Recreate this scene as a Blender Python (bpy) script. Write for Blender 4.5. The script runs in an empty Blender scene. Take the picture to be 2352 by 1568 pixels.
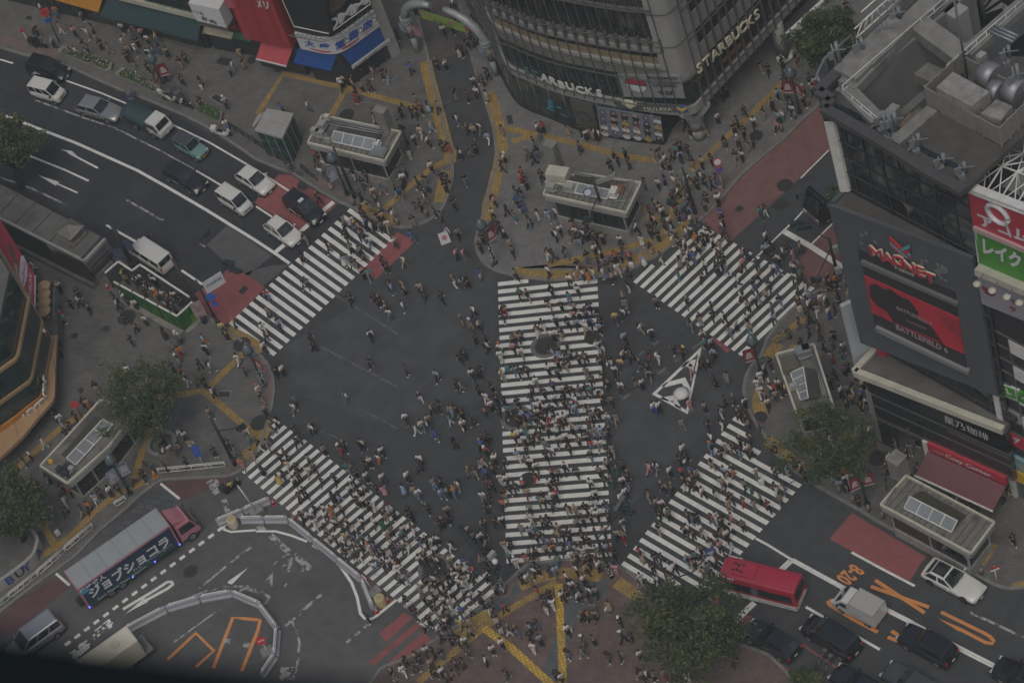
import bpy, bmesh, math, random
from math import sin, cos, pi, radians, hypot, atan2
from mathutils import Vector, Matrix
random.seed(7)
R = random.Random(11)
C = bpy.context.scene.collection
# ---- camera model: photo point (2352 x 1568 frame) -> place on the ground (metres) ----
FOC, TH, RHO, CAMH = 6860.0,0.69996602,0.36618932,190.322876
_s, _c = sin(TH), cos(TH)
CAMP = Vector((0,-CAMH*math.tan(TH), CAMH))
_F = Vector((0, _s, -_c)); _U = Vector((0, _c, _s)); _R = Vector((1,0,0))
_n = (sin(RHO), cos(RHO)); _r = (cos(RHO),-sin(RHO))
def at(x, y, h=0.0):
 qx, qy = x-1176, y-784
 d = _F*FOC + _R*(qx*_r[0]+qy*_r[1]) - _U*(qx*_n[0]+qy*_n[1])
 return CAMP + d*((h-CAMP.z)/d.z)
def px(P):
 v = Vector(P)-CAMP; z = v.dot(_F); a = FOC*v.dot(_R)/z; b = -FOC*v.dot(_U)/z
 return (1176+a*_r[0]+b*_n[0], 784+a*_r[1]+b*_n[1])
def hgt(b, t):
 """height of the point seen at t that stands above the ground point seen at b"""
 g = at(*b); best = (1e9,0)
 for i in range(0,900):
  h = i*.1; q = px((g.x, g.y, h)); e = hypot(q[0]-t[0], q[1]-t[1])
  if e < best[0]: best = (e, h)
 return best[1]
def T(i, j, pts):
 return [(588*i+x/4,392*j+y/4) for x, y in pts]
def Z(ox, oy, w, pts):
 return [((ox+x*w/2352)*.6125,(oy+y*w/2352)*.6125) for x, y in pts]
def G(pts, h=0.0):
 return [at(x, y, h) for x, y in pts]
# ---- materials ----
def lin(c):
 return tuple((v/12.92 if v <= .04045 else ((v+.055)/1.055)**2.4) for v in c)
_M = {}
def mat(name, col, rough=.6, metal=0.0, var=.0, scale=3.0, bump=0.0, spec=None, trans=0, emis=0, stain=None, stain_scale=.6, stain_amt=.5, coat=0, detail=6):
 """procedural principled material: base colour (linear) with noise variation, optional second-colour stains"""
 if name in _M: return _M[name]
 m = bpy.data.materials.new(name); m.use_nodes = True; nt = m.node_tree; N = nt.nodes; L = nt.links
 b = N['Principled BSDF']; b.inputs['Roughness'].default_value = rough; b.inputs['Metallic'].default_value = metal
 c4 = (*col, 1)
 b.inputs['Base Color'].default_value = c4
 if coat: b.inputs['Coat Weight'].default_value = coat; b.inputs['Coat Roughness'].default_value = .08
 if spec is not None: b.inputs['Specular IOR Level'].default_value = spec
 if trans: b.inputs['Transmission Weight'].default_value = trans
 if emis: b.inputs['Emission Color'].default_value = c4; b.inputs['Emission Strength'].default_value = emis
 tc = N.new('ShaderNodeTexCoord'); src = None
 if var or bump or stain:
  nz = N.new('ShaderNodeTexNoise'); nz.inputs['Scale'].default_value = scale; nz.inputs['Detail'].default_value = detail
  nz.inputs['Roughness'].default_value = .6
  L.new(tc.outputs['Object'], nz.inputs['Vector'])
  mr = N.new('ShaderNodeMapRange'); mr.inputs['From Min'].default_value = .3; mr.inputs['From Max'].default_value = .7
  mr.inputs['To Min'].default_value = 1-var; mr.inputs['To Max'].default_value = 1+var
  L.new(nz.outputs['Fac'], mr.inputs['Value'])
  mx = N.new('ShaderNodeMix'); mx.data_type = 'RGBA'; mx.blend_type = 'MULTIPLY'; mx.inputs['Factor'].default_value = 1
  mx.inputs['A'].default_value = c4; L.new(mr.outputs['Result'], mx.inputs['B']); src = mx.outputs['Result']
  if stain:
   n2 = N.new('ShaderNodeTexNoise'); n2.inputs['Scale'].default_value = stain_scale; n2.inputs['Detail'].default_value = 7
   n2.inputs['Roughness'].default_value = .65
   L.new(tc.outputs['Object'], n2.inputs['Vector'])
   r2 = N.new('ShaderNodeMapRange'); r2.inputs['From Min'].default_value = .52; r2.inputs['From Max'].default_value = .68
   r2.inputs['To Max'].default_value = stain_amt; L.new(n2.outputs['Fac'], r2.inputs['Value'])
   m2 = N.new('ShaderNodeMix'); m2.data_type = 'RGBA'; L.new(r2.outputs['Result'], m2.inputs['Factor'])
   L.new(src, m2.inputs['A']); m2.inputs['B'].default_value = (*stain, 1); src = m2.outputs['Result']
  L.new(src, b.inputs['Base Color'])
  if bump:
   bp = N.new('ShaderNodeBump'); bp.inputs['Strength'].default_value = bump; bp.inputs['Distance'].default_value = .05
   L.new(nz.outputs['Fac'], bp.inputs['Height']); L.new(bp.outputs['Normal'], b.inputs['Normal'])
 _M[name] = m
 return m
def base_src(m):
 """the socket that feeds base colour (or None)"""
 b = m.node_tree.nodes['Principled BSDF']; l = b.inputs['Base Color'].links
 return b, (l[0].from_socket if l else None)
def tiles(m, w, h, rot=0.0, dark=.75, mortar=.012, offset=.5, var=.12):
 """multiply a brick/paver pattern into a material (object space = metres)"""
 nt = m.node_tree; N = nt.nodes; L = nt.links; b, src = base_src(m)
 tc = N.new('ShaderNodeTexCoord'); mp = N.new('ShaderNodeMapping'); mp.inputs['Rotation'].default_value = (0,0, rot)
 L.new(tc.outputs['Object'], mp.inputs['Vector'])
 br = N.new('ShaderNodeTexBrick'); br.offset = offset; br.inputs['Scale'].default_value = 1; br.inputs['Brick Width'].default_value = w
 br.inputs['Row Height'].default_value = h; br.inputs['Mortar Size'].default_value = mortar
 br.inputs['Color1'].default_value = (1-var,)*3+(1,); br.inputs['Color2'].default_value = (1+var,)*3+(1,); br.inputs['Mortar'].default_value = (dark,)*3+(1,)
 L.new(mp.outputs['Vector'], br.inputs['Vector'])
 mx = N.new('ShaderNodeMix'); mx.data_type = 'RGBA'; mx.blend_type = 'MULTIPLY'; mx.inputs['Factor'].default_value = 1
 if src: L.new(src, mx.inputs['A'])
 else: mx.inputs['A'].default_value = b.inputs['Base Color'].default_value
 L.new(br.outputs['Color'], mx.inputs['B']); L.new(mx.outputs['Result'], b.inputs['Base Color'])
 return m
def worn(m, under, amt=.45, scale=2.2, fine=14):
 """worn road paint: patches of the surface below show through"""
 nt = m.node_tree; N = nt.nodes; L = nt.links; b, src = base_src(m)
 tc = N.new('ShaderNodeTexCoord'); n1 = N.new('ShaderNodeTexNoise'); n1.inputs['Scale'].default_value = scale; n1.inputs['Detail'].default_value = 8; n1.inputs['Roughness'].default_value = .72
 L.new(tc.outputs['Object'], n1.inputs['Vector'])
 r = N.new('ShaderNodeMapRange'); r.inputs['From Min'].default_value = 1-amt; r.inputs['From Max'].default_value = 1-amt+.06
 L.new(n1.outputs['Fac'], r.inputs['Value'])
 mx = N.new('ShaderNodeMix'); mx.data_type = 'RGBA'; L.new(r.outputs['Result'], mx.inputs['Factor'])
 if src: L.new(src, mx.inputs['A'])
 else: mx.inputs['A'].default_value = b.inputs['Base Color'].default_value
 mx.inputs['B'].default_value = (*under, 1); L.new(mx.outputs['Result'], b.inputs['Base Color'])
 return m
# ---- mesh building ----
class MB:
 def __init__(s): s.v = []; s.f = []; s.m = []; s.sm = []
 def add(s, vs, fs, mi=0, smooth=False):
  o = len(s.v); s.v += [Vector(v) for v in vs]
  for f in fs: s.f.append([o+i for i in f]); s.m.append(mi); s.sm.append(smooth)
  return s
 def box(s, c, d, rz=0.0, mi=0, M=None):
  x, y, z = d[0]/2, d[1]/2, d[2]/2
  vs = [Vector((a*x, b*y, e*z)) for a in (-1,1) for b in (-1,1) for e in (-1,1)]
  if M is None: M = Matrix.Rotation(rz, 3, 'Z')
  c = Vector(c); vs = [c+M@v for v in vs]
  return s.add(vs, [(0,1,3,2),(4,6,7,5),(0,4,5,1),(2,3,7,6),(0,2,6,4),(1,5,7,3)], mi)
 def prism(s, poly, z0, z1, mi=0, top=None, bot=True):
  n = len(poly); a = [Vector((p[0], p[1], z0)) for p in poly]; b = [Vector((p[0], p[1], z1)) for p in poly]
  ar = sum(poly[i][0]*poly[(i+1)%n][1]-poly[(i+1)%n][0]*poly[i][1] for i in range(n))
  if ar < 0: a.reverse(); b.reverse()
  s.add(a+b, [[i, (i+1)%n, n+(i+1)%n, n+i] for i in range(n)], mi)
  s.add(b, [list(range(n))], mi if top is None else top)
  if bot: s.add(a, [list(range(n))[::-1]], mi)
  return s
 def poly(s, pts, mi=0): return s.add(pts, [list(range(len(pts)))], mi)
 def beam(s, a, b, w, h=None, mi=0, up=Vector((0,0,1))):
  a, b = Vector(a), Vector(b); d = b-a; l = d.length
  if l < 1e-6: return s
  d.normalize()
  if abs(d.dot(up)) > .98: up = Vector((0,1,0))
  x = d.cross(up).normalized(); y = x.cross(d).normalized(); h = h or w
  M = Matrix((x, d, y)).transposed()
  return s.box((a+b)/2,(w, l, h), M=M, mi=mi)
 def tube(s, pts, r, n=8, mi=0, cap=True, smooth=True):
  pts = [Vector(p) for p in pts]; rs = r if isinstance(r, (list, tuple)) else [r]*len(pts); vs = []
  for i, p in enumerate(pts):
   d = (pts[min(i+1, len(pts)-1)]-pts[max(i-1,0)]).normalized()
   u = Vector((0,0,1)) if abs(d.z) < .95 else Vector((1,0,0))
   x = d.cross(u).normalized(); y = d.cross(x).normalized()
   vs += [p+(x*cos(2*pi*k/n)+y*sin(2*pi*k/n))*rs[i] for k in range(n)]
  fs = [[i*n+k, i*n+(k+1)%n, (i+1)*n+(k+1)%n, (i+1)*n+k] for i in range(len(pts)-1) for k in range(n)]
  s.add(vs, fs, mi, smooth)
  if cap:
   s.add(vs[:n], [list(range(n))], mi); s.add(vs[-n:], [list(range(n))[::-1]], mi)
  return s
 def cyl(s, c, r, h, n=16, mi=0, r2=None):
  c = Vector(c); return s.tube([c, c+Vector((0,0, h))], [r, r if r2 is None else r2], n, mi)
 def ball(s, c, r, n=8, k=6, mi=0, sc=(1,1,1)):
  c = Vector(c); vs = []
  for i in range(k+1):
   t = pi*i/k
   vs += [c+Vector((r*sc[0]*sin(t)*cos(2*pi*j/n), r*sc[1]*sin(t)*sin(2*pi*j/n), r*sc[2]*cos(t))) for j in range(n)]
  fs = [[i*n+j, (i+1)*n+j, (i+1)*n+(j+1)%n, i*n+(j+1)%n] for i in range(k) for j in range(n)]
  return s.add(vs, fs, mi, True)
 def loft(s, rings, mi=0, smooth=False, closed=True, caps=True):
  n = len(rings[0]); vs = [p for r in rings for p in r]
  kk = n if closed else n-1
  fs = [[i*n+k, i*n+(k+1)%n, (i+1)*n+(k+1)%n, (i+1)*n+k] for i in range(len(rings)-1) for k in range(kk)]
  s.add(vs, fs, mi, smooth)
  if caps and closed: s.add(rings[0], [list(range(n))[::-1]], mi); s.add(rings[-1], [list(range(n))], mi)
  return s
 def build(s, name, mats, parent=None, clean=True, origin=None):
  me = bpy.data.meshes.new(name)
  vs = s.v if origin is None else [v-Vector(origin) for v in s.v]
  me.from_pydata([tuple(v) for v in vs], [], s.f)
  if not isinstance(mats, (list, tuple)): mats = [mats]
  for m in mats: me.materials.append(m)
  me.polygons.foreach_set('material_index', s.m); me.polygons.foreach_set('use_smooth', s.sm)
  if clean:
   bm = bmesh.new(); bm.from_mesh(me); bmesh.ops.remove_doubles(bm, verts=bm.verts, dist=1e-5)
   bmesh.ops.dissolve_degenerate(bm, edges=bm.edges, dist=1e-6)
   bmesh.ops.recalc_face_normals(bm, faces=bm.faces); bm.to_mesh(me); bm.free()
  me.update()
  o = bpy.data.objects.new(name, me); C.objects.link(o)
  if parent: o.parent = parent
  if origin is not None: o.location = origin
  return o
def tag(o, label=None, cat=None, group=None, kind=None):
 if label: o['label'] = label
 if cat: o['category'] = cat
 if group: o['group'] = group
 if kind: o['kind'] = kind
 return o
def empty(name, loc=(0,0,0), rz=0.0, label=None, cat=None, group=None):
 o = bpy.data.objects.new(name, None); C.objects.link(o); o.location = loc; o.rotation_euler = (0,0, rz); o.empty_display_size = .3
 return tag(o, label, cat, group)
def copy_tree(o, parent=None):
 c = o.copy(); C.objects.link(c)
 if parent: c.parent = parent
 for ch in list(o.children): copy_tree(ch, c)
 return c
def bevel(o, w=.03, seg=2):
 m = o.modifiers.new('bevel', 'BEVEL'); m.width = w; m.segments = seg; m.limit_method = 'ANGLE'; m.angle_limit = radians(40)
 return o
_font = None
def text(name, s, P, xdir, ydir, size, m, parent=None, width=None, bold=0.0, depth=.0, align='CENTER', shear=0.0, spacing=1.0):
 """writing as mesh on the plane through P spanned by xdir (reading direction) and ydir (up)"""
 cu = bpy.data.curves.new(name, 'FONT'); cu.body = s; cu.align_x = align; cu.align_y = 'CENTER'; cu.size = size
 cu.offset = bold; cu.extrude = depth; cu.resolution_u = 2; cu.shear = shear; cu.space_character = spacing
 to = bpy.data.objects.new(name+'_tmp', cu); C.objects.link(to)
 bpy.context.view_layer.update()
 dg = bpy.context.evaluated_depsgraph_get(); me = bpy.data.meshes.new_from_object(to.evaluated_get(dg))
 bpy.data.objects.remove(to)
 if len(me.vertices) == 0: me.from_pydata([(0,0,0),(.01,0,0),(0,.01,0)], [], [(0,1,2)])
 x = Vector(xdir).normalized(); y = Vector(ydir); y = (y-x*y.dot(x)).normalized(); z = x.cross(y)
 xs = [v.co.x for v in me.vertices]; k = 1.0
 if width: k = width/max(1e-6, max(xs)-min(xs))
 for v in me.vertices:
  c = v.co; v.co = x*(c.x*k)+y*c.y+z*c.z
 me.materials.clear(); me.materials.append(m)
 o = bpy.data.objects.new(name, me); C.objects.link(o); o.location = P
 if parent: o.parent = parent
 return o
WHITE = (.72,.72,.69); ASPH = (.055,.057,.06)
# ---------------- ground, roads, pavements ----------------
m_asph = mat('asphalt', (.05,.053,.055),.9, var=.22, scale=1.1, bump=.35, stain=(.036,.037,.04), stain_scale=.16, stain_amt=.85, detail=12)
def patchy(m, scale, lo, hi):
 nt = m.node_tree; N = nt.nodes; L = nt.links; b, src = base_src(m)
 tc = N.new('ShaderNodeTexCoord'); n = N.new('ShaderNodeTexNoise'); n.inputs['Scale'].default_value = scale; n.inputs['Detail'].default_value = 4
 L.new(tc.outputs['Object'], n.inputs['Vector']); r = N.new('ShaderNodeMapRange'); r.inputs['From Min'].default_value = .35; r.inputs['From Max'].default_value = .65
 r.inputs['To Min'].default_value = lo; r.inputs['To Max'].default_value = hi; L.new(n.outputs['Fac'], r.inputs['Value'])
 mx = N.new('ShaderNodeMix'); mx.data_type = 'RGBA'; mx.blend_type = 'MULTIPLY'; mx.inputs['Factor'].default_value = 1
 L.new(src, mx.inputs['A']); L.new(r.outputs['Result'], mx.inputs['B']); L.new(mx.outputs['Result'], b.inputs['Base Color'])
 return m
patchy(m_asph, 45,.82,1.18)
m_asph2 = patchy(mat('asphalt_new_thin_veil', (.026,.03,.034),.9, var=.2, scale=.9, bump=.3, stain=(.05,.053,.062), stain_scale=.2, stain_amt=.8, detail=12),50,.85,1.2)  # newer bluish asphalt; the thinner veil on this side is painted into its colour
m_asph3 = patchy(mat('asphalt_worn', (.085,.085,.084),.9, var=.2, scale=.9, bump=.3, stain=(.05,.05,.05), stain_scale=.15, stain_amt=.6, detail=12),40,.85,1.2)
m_pave = tiles(mat('pavement_grey_blocks', (.115,.113,.106),.85, var=.16, scale=.8, bump=.15, stain=(.07,.069,.066), stain_scale=.25, stain_amt=.7),.6,.3,.5, dark=.72, mortar=.02)
m_pave_n = tiles(mat('pavement_light_blocks', (.15,.149,.143),.85, var=.14, scale=.7, bump=.15, stain=(.09,.088,.084), stain_scale=.22, stain_amt=.7),.45,.3,-.3, dark=.75, mortar=.018)
m_brick = tiles(mat('plaza_red_pavers', (.125,.09,.08),.85, var=.2, scale=.8, bump=.15, stain=(.085,.06,.055), stain_scale=.25, stain_amt=.7),.5,.5,.35, dark=.7, mortar=.02)
m_bluepave = tiles(mat('plaza_blue_grey_pavers', (.085,.1,.105),.85, var=.18, scale=.9, bump=.15),.4,.4,.35, dark=.75, mortar=.02)
m_kerb = mat('kerb_stone', (.17,.168,.158),.85, var=.2, scale=2, bump=.2, stain=(.09,.088,.08), stain_scale=.7)
m_pinkpave = tiles(mat('pavement_pink_edge', (.16,.12,.108),.85, var=.2, scale=1),.3,.15,.3, dark=.75, mortar=.02)
m_tact = tiles(mat('tactile_yellow', (.29,.195,.06),.8, var=.22, scale=1.4, stain=(.17,.13,.07), stain_scale=.9, stain_amt=.6),.3,.3,.2, dark=.7, mortar=.03, offset=0)
m_tact2 = tiles(mat('tactile_bright_yellow', (.52,.34,.06),.8, var=.15, scale=1.4, stain=(.2,.15,.07), stain_scale=1.2, stain_amt=.6),.3,.3,0, dark=.55, mortar=.04, offset=0)
m_red = patchy(worn(mat('red_road_paint', (.24,.075,.075),.85, var=.16, scale=1.2, stain=(.15,.06,.06), stain_scale=.35, stain_amt=.6),(.1,.06,.06),.36),40,.85,1.15)
m_redlane = patchy(worn(mat('red_bus_lane', (.17,.085,.08),.88, var=.2, scale=1.0, stain=(.12,.075,.07), stain_scale=.4),(.1,.075,.072),.36),40,.85,1.15)
m_maroon = patchy(mat('maroon_lane', (.095,.05,.052),.88, var=.2, scale=1.0, stain=(.06,.04,.042), stain_scale=.4),40,.85,1.15)
m_white = worn(mat('white_road_paint', (.66,.665,.625),.75, var=.1, scale=2.5, stain=(.42,.42,.4), stain_scale=.8, stain_amt=.5),(.11,.11,.11),.3)
m_wornw = worn(mat('faded_white_paint', (.36,.36,.35),.8, var=.2, scale=2.5),(.07,.07,.07),.52, scale=1.6)
m_faint = worn(mat('ghost_white_paint', (.14,.14,.14),.85, var=.2, scale=2.5),(.065,.066,.068),.5, scale=1.6)
m_orange = worn(mat('orange_road_paint', (.56,.23,.07),.75, var=.12, scale=2.5),(.1,.08,.06),.3)
def sheet(name, polys, z, m, h=0.0):
 b = MB()
 for p in polys: b.poly([Vector((q.x, q.y, z)) for q in G(p, h)])
 bm_ = b.build(name, m)
 bm2 = bmesh.new(); bm2.from_mesh(bm_.data); bmesh.ops.triangulate(bm2, faces=[f for f in bm2.faces if len(f.verts) > 4])
 for f in bm2.faces:
  if f.normal.z < 0: f.normal_flip()
 bm2.to_mesh(bm_.data); bm2.free()
 return tag(bm_, kind='structure')
gb = MB(); gb.poly([(-900,-700,0),(900,-700,0),(900,1200,0),(-900,1200,0)])
tag(gb.build('road', m_asph), kind='structure')
sheet('dark_road_surface', [[(-60,92),(160,150),(350,236),(588,366),(800,476),(815,490),(520,800),(440,700),(250,560),(0,440),(-80,420)]], .003, m_asph2)
sheet('bus_terminal_surface', [[(0,1800),(-60,1470),(150,1290),(330,1150),(530,1090),(600,1085),(1140,1440),(980,1700),(900,1900)]], .003, m_asph3)
KERB_A = [(-60,92),(0,110),(37,122),(160,155),(225,185),(275,207),(337,230),(375,246),(425,267),(470,290),(512,315),(550,340),(588,367),(648,392),(670,397),(708,422),(748,447),(778,464.5),(808,477),(838,492),(875.5,512),(905.5,522),(938,524.5),(963,518),(988,506),(1010.5,489.5),(1023,467),(1030.5,447),(1040.5,410),(1040,380),(1035.5,337),(1023,300),(1010.5,250),(998,200),(985.5,140),(965,60),(945,-20),(925,-90)]
SIDE_A = KERB_A+[(700,-330),(-400,-450),(-300,30)]
KERB_B = [(1035,-60),(1063,37),(1078,112),(1095.5,175),(1108,212),(1120.5,250),(1135.5,300),(1140.5,350),(1140.5,392),(1125.5,430),(1115.5,480),(1103,515),(1093,554),(1097,580),(1110,604),(1135.5,622),(1176,633),(1213,639),(1259,644.5),(1301,643),(1351,638),(1376,636),(1426,630),(1451,620),(1490,600),(1530,575),(1560,550),(1590,520),(1613,502),(1633,484.5),(1663,450),(1701,404),(1764,350),(1801,320),(1839,280),(1871,252),(1930,190),(2060,60),(2140,-30)]
SIDE_B = KERB_B+[(2000,-300),(1200,-450),(980,-260)]
KERB_C = [(2300,100),(2100,330),(1975,520),(1936,652),(1890,664),(1851,684),(1814,717),(1789,742),(1764,775),(1748.5,819),(1726,841),(1713.5,866.5),(1708.5,896.5),(1713.5,924),(1726,954),(1743.5,984),(1764,1012),(1789,1048),(1826,1083),(1871,1114),(1926,1145),(1976,1173),(2014,1197),(2089,1239),(2139,1266),(2189,1294),(2239,1321),(2289,1345),(2314,1352),(2352,1350),(2420,1360),(2520,1400)]
SIDE_C = KERB_C+[(2900,1300),(2900,0),(2500,-100)]
KERB_D = [(700,1800),(790,1660),(875,1535),(943,1508),(988,1478),(1013,1460),(1063,1430),(1100,1398),(1140,1362),(1176,1328),(1213,1296),(1281,1288),(1351,1283),(1401,1298),(1426,1303),(1451,1318),(1476,1343),(1500,1370),(1560,1408),(1620,1445),(1690,1478),(1764,1503),(1801,1538),(1826,1568),(1900,1640),(2000,1760)]
SIDE_D = KERB_D+[(1900,2000),(700,2100)]
KERB_E = [(-60,470),(60,505),(140,520),(230,560),(275,600),(330,645),(400,690),(440,700),(475,725),(500,745),(527,762),(560,788),(590,808),(603,822),(618,843),(628,869),(630,896),(625,934),(612,980),(600,1020),(585,1050),(565,1072),(545,1086),(525,1094),(450,1098),(375,1102),(362,1108),(325,1135),(285,1172),(225,1223),(175,1276),(112,1321),(50,1366),(0,1406),(-60,1452)]
SIDE_E = KERB_E+[(-300,1500),(-500,900),(-300,400)]
def sidewalk(name, poly, kerb, m):
 b = MB(); P = G(poly, 0)
 b.prism([(p.x, p.y) for p in P], -.05,.12,0)
 o = b.build(name, m)
 bm = bmesh.new(); bm.from_mesh(o.data); bmesh.ops.triangulate(bm, faces=[f for f in bm.faces if len(f.verts) > 4]); bm.to_mesh(o.data); bm.free()
 tag(o, kind='structure')
 # kerb stones along the edge
 k = MB(); K = G(kerb, 0); cen = sum(P, Vector())/len(P)
 for i in range(len(K)-1):
  a, c = K[i], K[i+1]; d = (c-a); l = d.length
  if l < .01: continue
  d.normalize(); nrm = Vector((-d.y, d.x, 0))
  n = max(1, int(l/1.2))
  for q in range(n):
   p0 = a+d*(l*q/n+.012); p1 = a+d*(l*(q+1)/n-.012)
   k.box((p0+p1)/2+Vector((0,0,.07)),(max(.05,(p1-p0).length),.26,.15), rz=atan2(d.y, d.x))
 tag(k.build(name+'_kerb', m_kerb), kind='structure')
sidewalk('north_west_pavement', SIDE_A, KERB_A, m_pave)
sidewalk('north_pavement', SIDE_B, KERB_B, m_pave_n)
sidewalk('east_pavement', SIDE_C, KERB_C, m_pave)
sidewalk('station_plaza', SIDE_D, KERB_D, m_brick)
sidewalk('west_pavement', SIDE_E, KERB_E, m_pave)
# red and maroon road surfaces
sheet('red_road_surface', [
 [(640,400),(668,402),(722,438),(776,468),(748,493),(690,532),(640,500),(583,466)],
 T(0,1, [(1790,1130),(2140,880),(2360,1015),(2432,1075),(2170,1360),(2050,1420),(1900,1300)]),
 [(913,533),(954,554),(863,642),(828,618)],
 T(2,2, [(1815,-30),(1860,-45),(2005,82),(1978,106)]),
 T(3,3, [(770,5),(1455,410),(1380,500),(1350,560),(1290,640),(565,245)]),
 T(2,3, [(1860,770),(1900,770),(1890,900),(2215,950),(2130,1040),(2000,1060),(1770,960)]),
 T(3,3, [(270,1190),(330,1215),(720,1470),(690,1480)]), T(3,3, [(0,1300),(110,1380),(330,1530),(300,1540),(60,1390)]),
 T(1,3, [(1130,1110),(1360,920),(1440,965),(1200,1190)]), T(1,3, [(1030,1370),(1480,1010),(1500,1060),(1075,1410)]), T(1,3, [(1180,1410),(1550,1080),(1615,1180),(1215,1450)])], .007, m_red)
sheet('red_bus_lane', [[(1607,504),(1701,406),(1764,352),(1801,322),(1839,282),(1871,254),(1930,192),(1990,250),(1894,355),(1856,392),(1764,477),(1680,553),(1645,536)],
 [(1862,565),(1916,512),(1990,440),(2000,560),(1918,640),(1868,655),(1818,622)]], .007, m_redlane)
sheet('maroon_lane_surface', [[(372,1109),(450,1100),(545,1092),(505,1116),(422,1147)], T(0,3, [(500,590),(640,690),(250,1010),(0,1150),(-120,1230),(-120,1000),(0,925)])], .007, m_maroon)
m_slab = tiles(mat('dark_stone_blocks', (.075,.08,.083),.85, var=.2, scale=1, bump=.2),.9,.6,.62, dark=.5, mortar=.04)
sheet('stone_block_bay', [T(0,2, [(1200,1568),(1455,1310),(1650,1450),(1540,1568),(1400,1700),(950,1838),(880,1770)])], .007, m_slab)
sheet('old_asphalt_patch', [[(650,800),(905,645),(1130,610),(1142,905),(905,985),(690,905)], [(1425,820),(1700,905),(1600,1010),(1430,1180),(1410,1000)]], .0042, patchy(mat('old_asphalt', (.058,.062,.066),.9, var=.25, scale=.5, bump=.3, stain=(.04,.043,.046), stain_scale=.3, stain_amt=.8, detail=12),45,.85,1.15))
m_repair = patchy(mat('asphalt_repair', (.085,.087,.087),.9, var=.2, scale=1.2, bump=.2),40,.85,1.2)
sheet('asphalt_repair_patch', [T(0,1, [(1900,680),(2090,500),(2352,680),(2500,780),(2352,900),(2250,990),(2100,870)]), T(0,3, [(1325,690),(1590,495),(1700,620),(1420,810)]), T(1,1, [(150,870),(310,860),(-50,1150),(-250,980)])], .0065, m_repair)
m_streetpave = tiles(mat('street_brick_paving', (.085,.076,.07),.85, var=.18, scale=1),.3,.2,.4, dark=.75, mortar=.02)
sheet('shopping_street_paving', [[(990,150),(1078,112),(1063,37),(1035,-60),(925,-90),(945,-20),(965,60)]], .0065, m_streetpave)
m_upstreet = tiles(mat('side_street_paving', (.16,.1,.085),.85, var=.18, scale=1),.3,.2,.4, dark=.75, mortar=.02)
sheet('side_street_paving', [[(1890,120),(1960,60),(2060,-40),(2160,-40),(1960,200)]], .0065, m_upstreet)
# strips of other paving on the pavements (top at .12)
sheet('pink_paving_strip', [[(0,100),(75,122),(140,140),(135,120),(70,100),(0,80)], T(1,1, [(560,130),(900,300),(1130,420),(1290,500),(1240,420),(960,300),(600,60),(480,60)]),
 T(2,1, [(0,905),(330,870),(700,850),(1000,800),(1200,720),(1120,780),(800,900),(300,870)]), T(2,1, [(1640,470),(1900,150),(2130,-90),(2170,-60),(1950,215),(1700,480)]),
 T(1,2, [(10,160),(110,180),(150,340),(160,430),(120,600),(60,620),(100,400),(60,260)])], .1245, m_pinkpave)
sheet('blue_grey_paving_strip', [T(2,3, [(0,700),(150,480),(420,460),(420,620),(150,680),(0,800)]), T(2,3, [(610,640),(880,620),(880,760),(640,900),(560,1130),(480,1300),(380,1568),(250,1568),(430,1060),(530,830)]), T(1,3, [(2050,880),(2352,760),(2352,830),(1800,1130),(1700,1150)])], .1245, m_bluepave)
# yellow guiding paving
def strip(name, lines, w, z, m):
 b = MB()
 for q_, pts in enumerate(lines):
  P = [Vector((p.x, p.y, z+q_*.0004)) for p in G(pts, .12 if z > .1 else 0)]
  ww = w
  L_, R_ = [], []
  for i, p in enumerate(P):
   d = (P[min(i+1, len(P)-1)]-P[max(i-1,0)]).normalized(); n = Vector((-d.y, d.x, 0))*ww/2
   L_.append(p+n); R_.append(p-n)
  for i in range(len(P)-1): b.add([L_[i], R_[i], R_[i+1], L_[i+1]], [(3,2,1,0)])
 o = b.build(name, m, clean=False)
 for f in o.data.polygons: pass
 return tag(o, kind='structure')
TZ = .1285
strip('guiding_paving', [T(1,0, [(1555,565),(1600,760),(1650,950),(1700,1130),(1745,1310),(1785,1420),(1780,1500)]), T(1,1, [(1760,0),(1720,130),(1690,290)])], 1.15, TZ, m_tact)
strip('guiding_paving', [T(1,0, [(2130,850),(2170,950),(2210,1090),(2250,1240),(2255,1400),(2225,1568)]), T(2,1, [(-135,0),(-170,160),(-215,300),(-225,455)])], 1.15, TZ, m_tact)
strip('guiding_paving', [T(1,0, [(10,1050),(250,680),(830,810),(1450,980),(1620,1010)]), T(1,0, [(690,1060),(820,820)]), T(1,1, [(1180,350),(1480,80),(1600,-10),(1780,-110)]), T(2,0, [(-50,1180),(230,1240),(600,1320),(1000,1430),(1330,1480)]), T(2,0, [(0,1300),(215,1240)]),
 T(2,0, [(1640,1568),(1830,1400),(2010,1230),(2352,900),(2550,700)]), T(2,1, [(1150,440),(1215,330)]), T(2,1, [(1330,650),(1440,500),(1480,350),(1590,140)]), T(2,1, [(1230,420),(1370,460)]), T(2,1, [(310,870),(700,790),(1000,720),(1290,640)]),
 T(0,2, [(2260,90),(2060,280),(1890,450),(1700,480),(1350,530)]), T(0,2, [(1870,460),(2000,560),(2160,700),(2352,860)]), T(0,2, [(1400,680),(1370,800),(1310,1000),(1260,1170),(1240,1280)]),
 T(0,2, [(790,690),(620,740),(430,910),(160,1160)]), T(0,2, [(1330,1290),(1090,1390),(870,1560),(700,1740),(510,1890),(330,2000),(130,2180),(0,2260)]), T(0,3, [(340,0),(400,120),(510,310)]), T(3,1, [(330,1360),(200,1450),(60,1568)]), T(3,2, [(250,30),(180,110)])], .62, TZ, m_tact)
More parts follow.
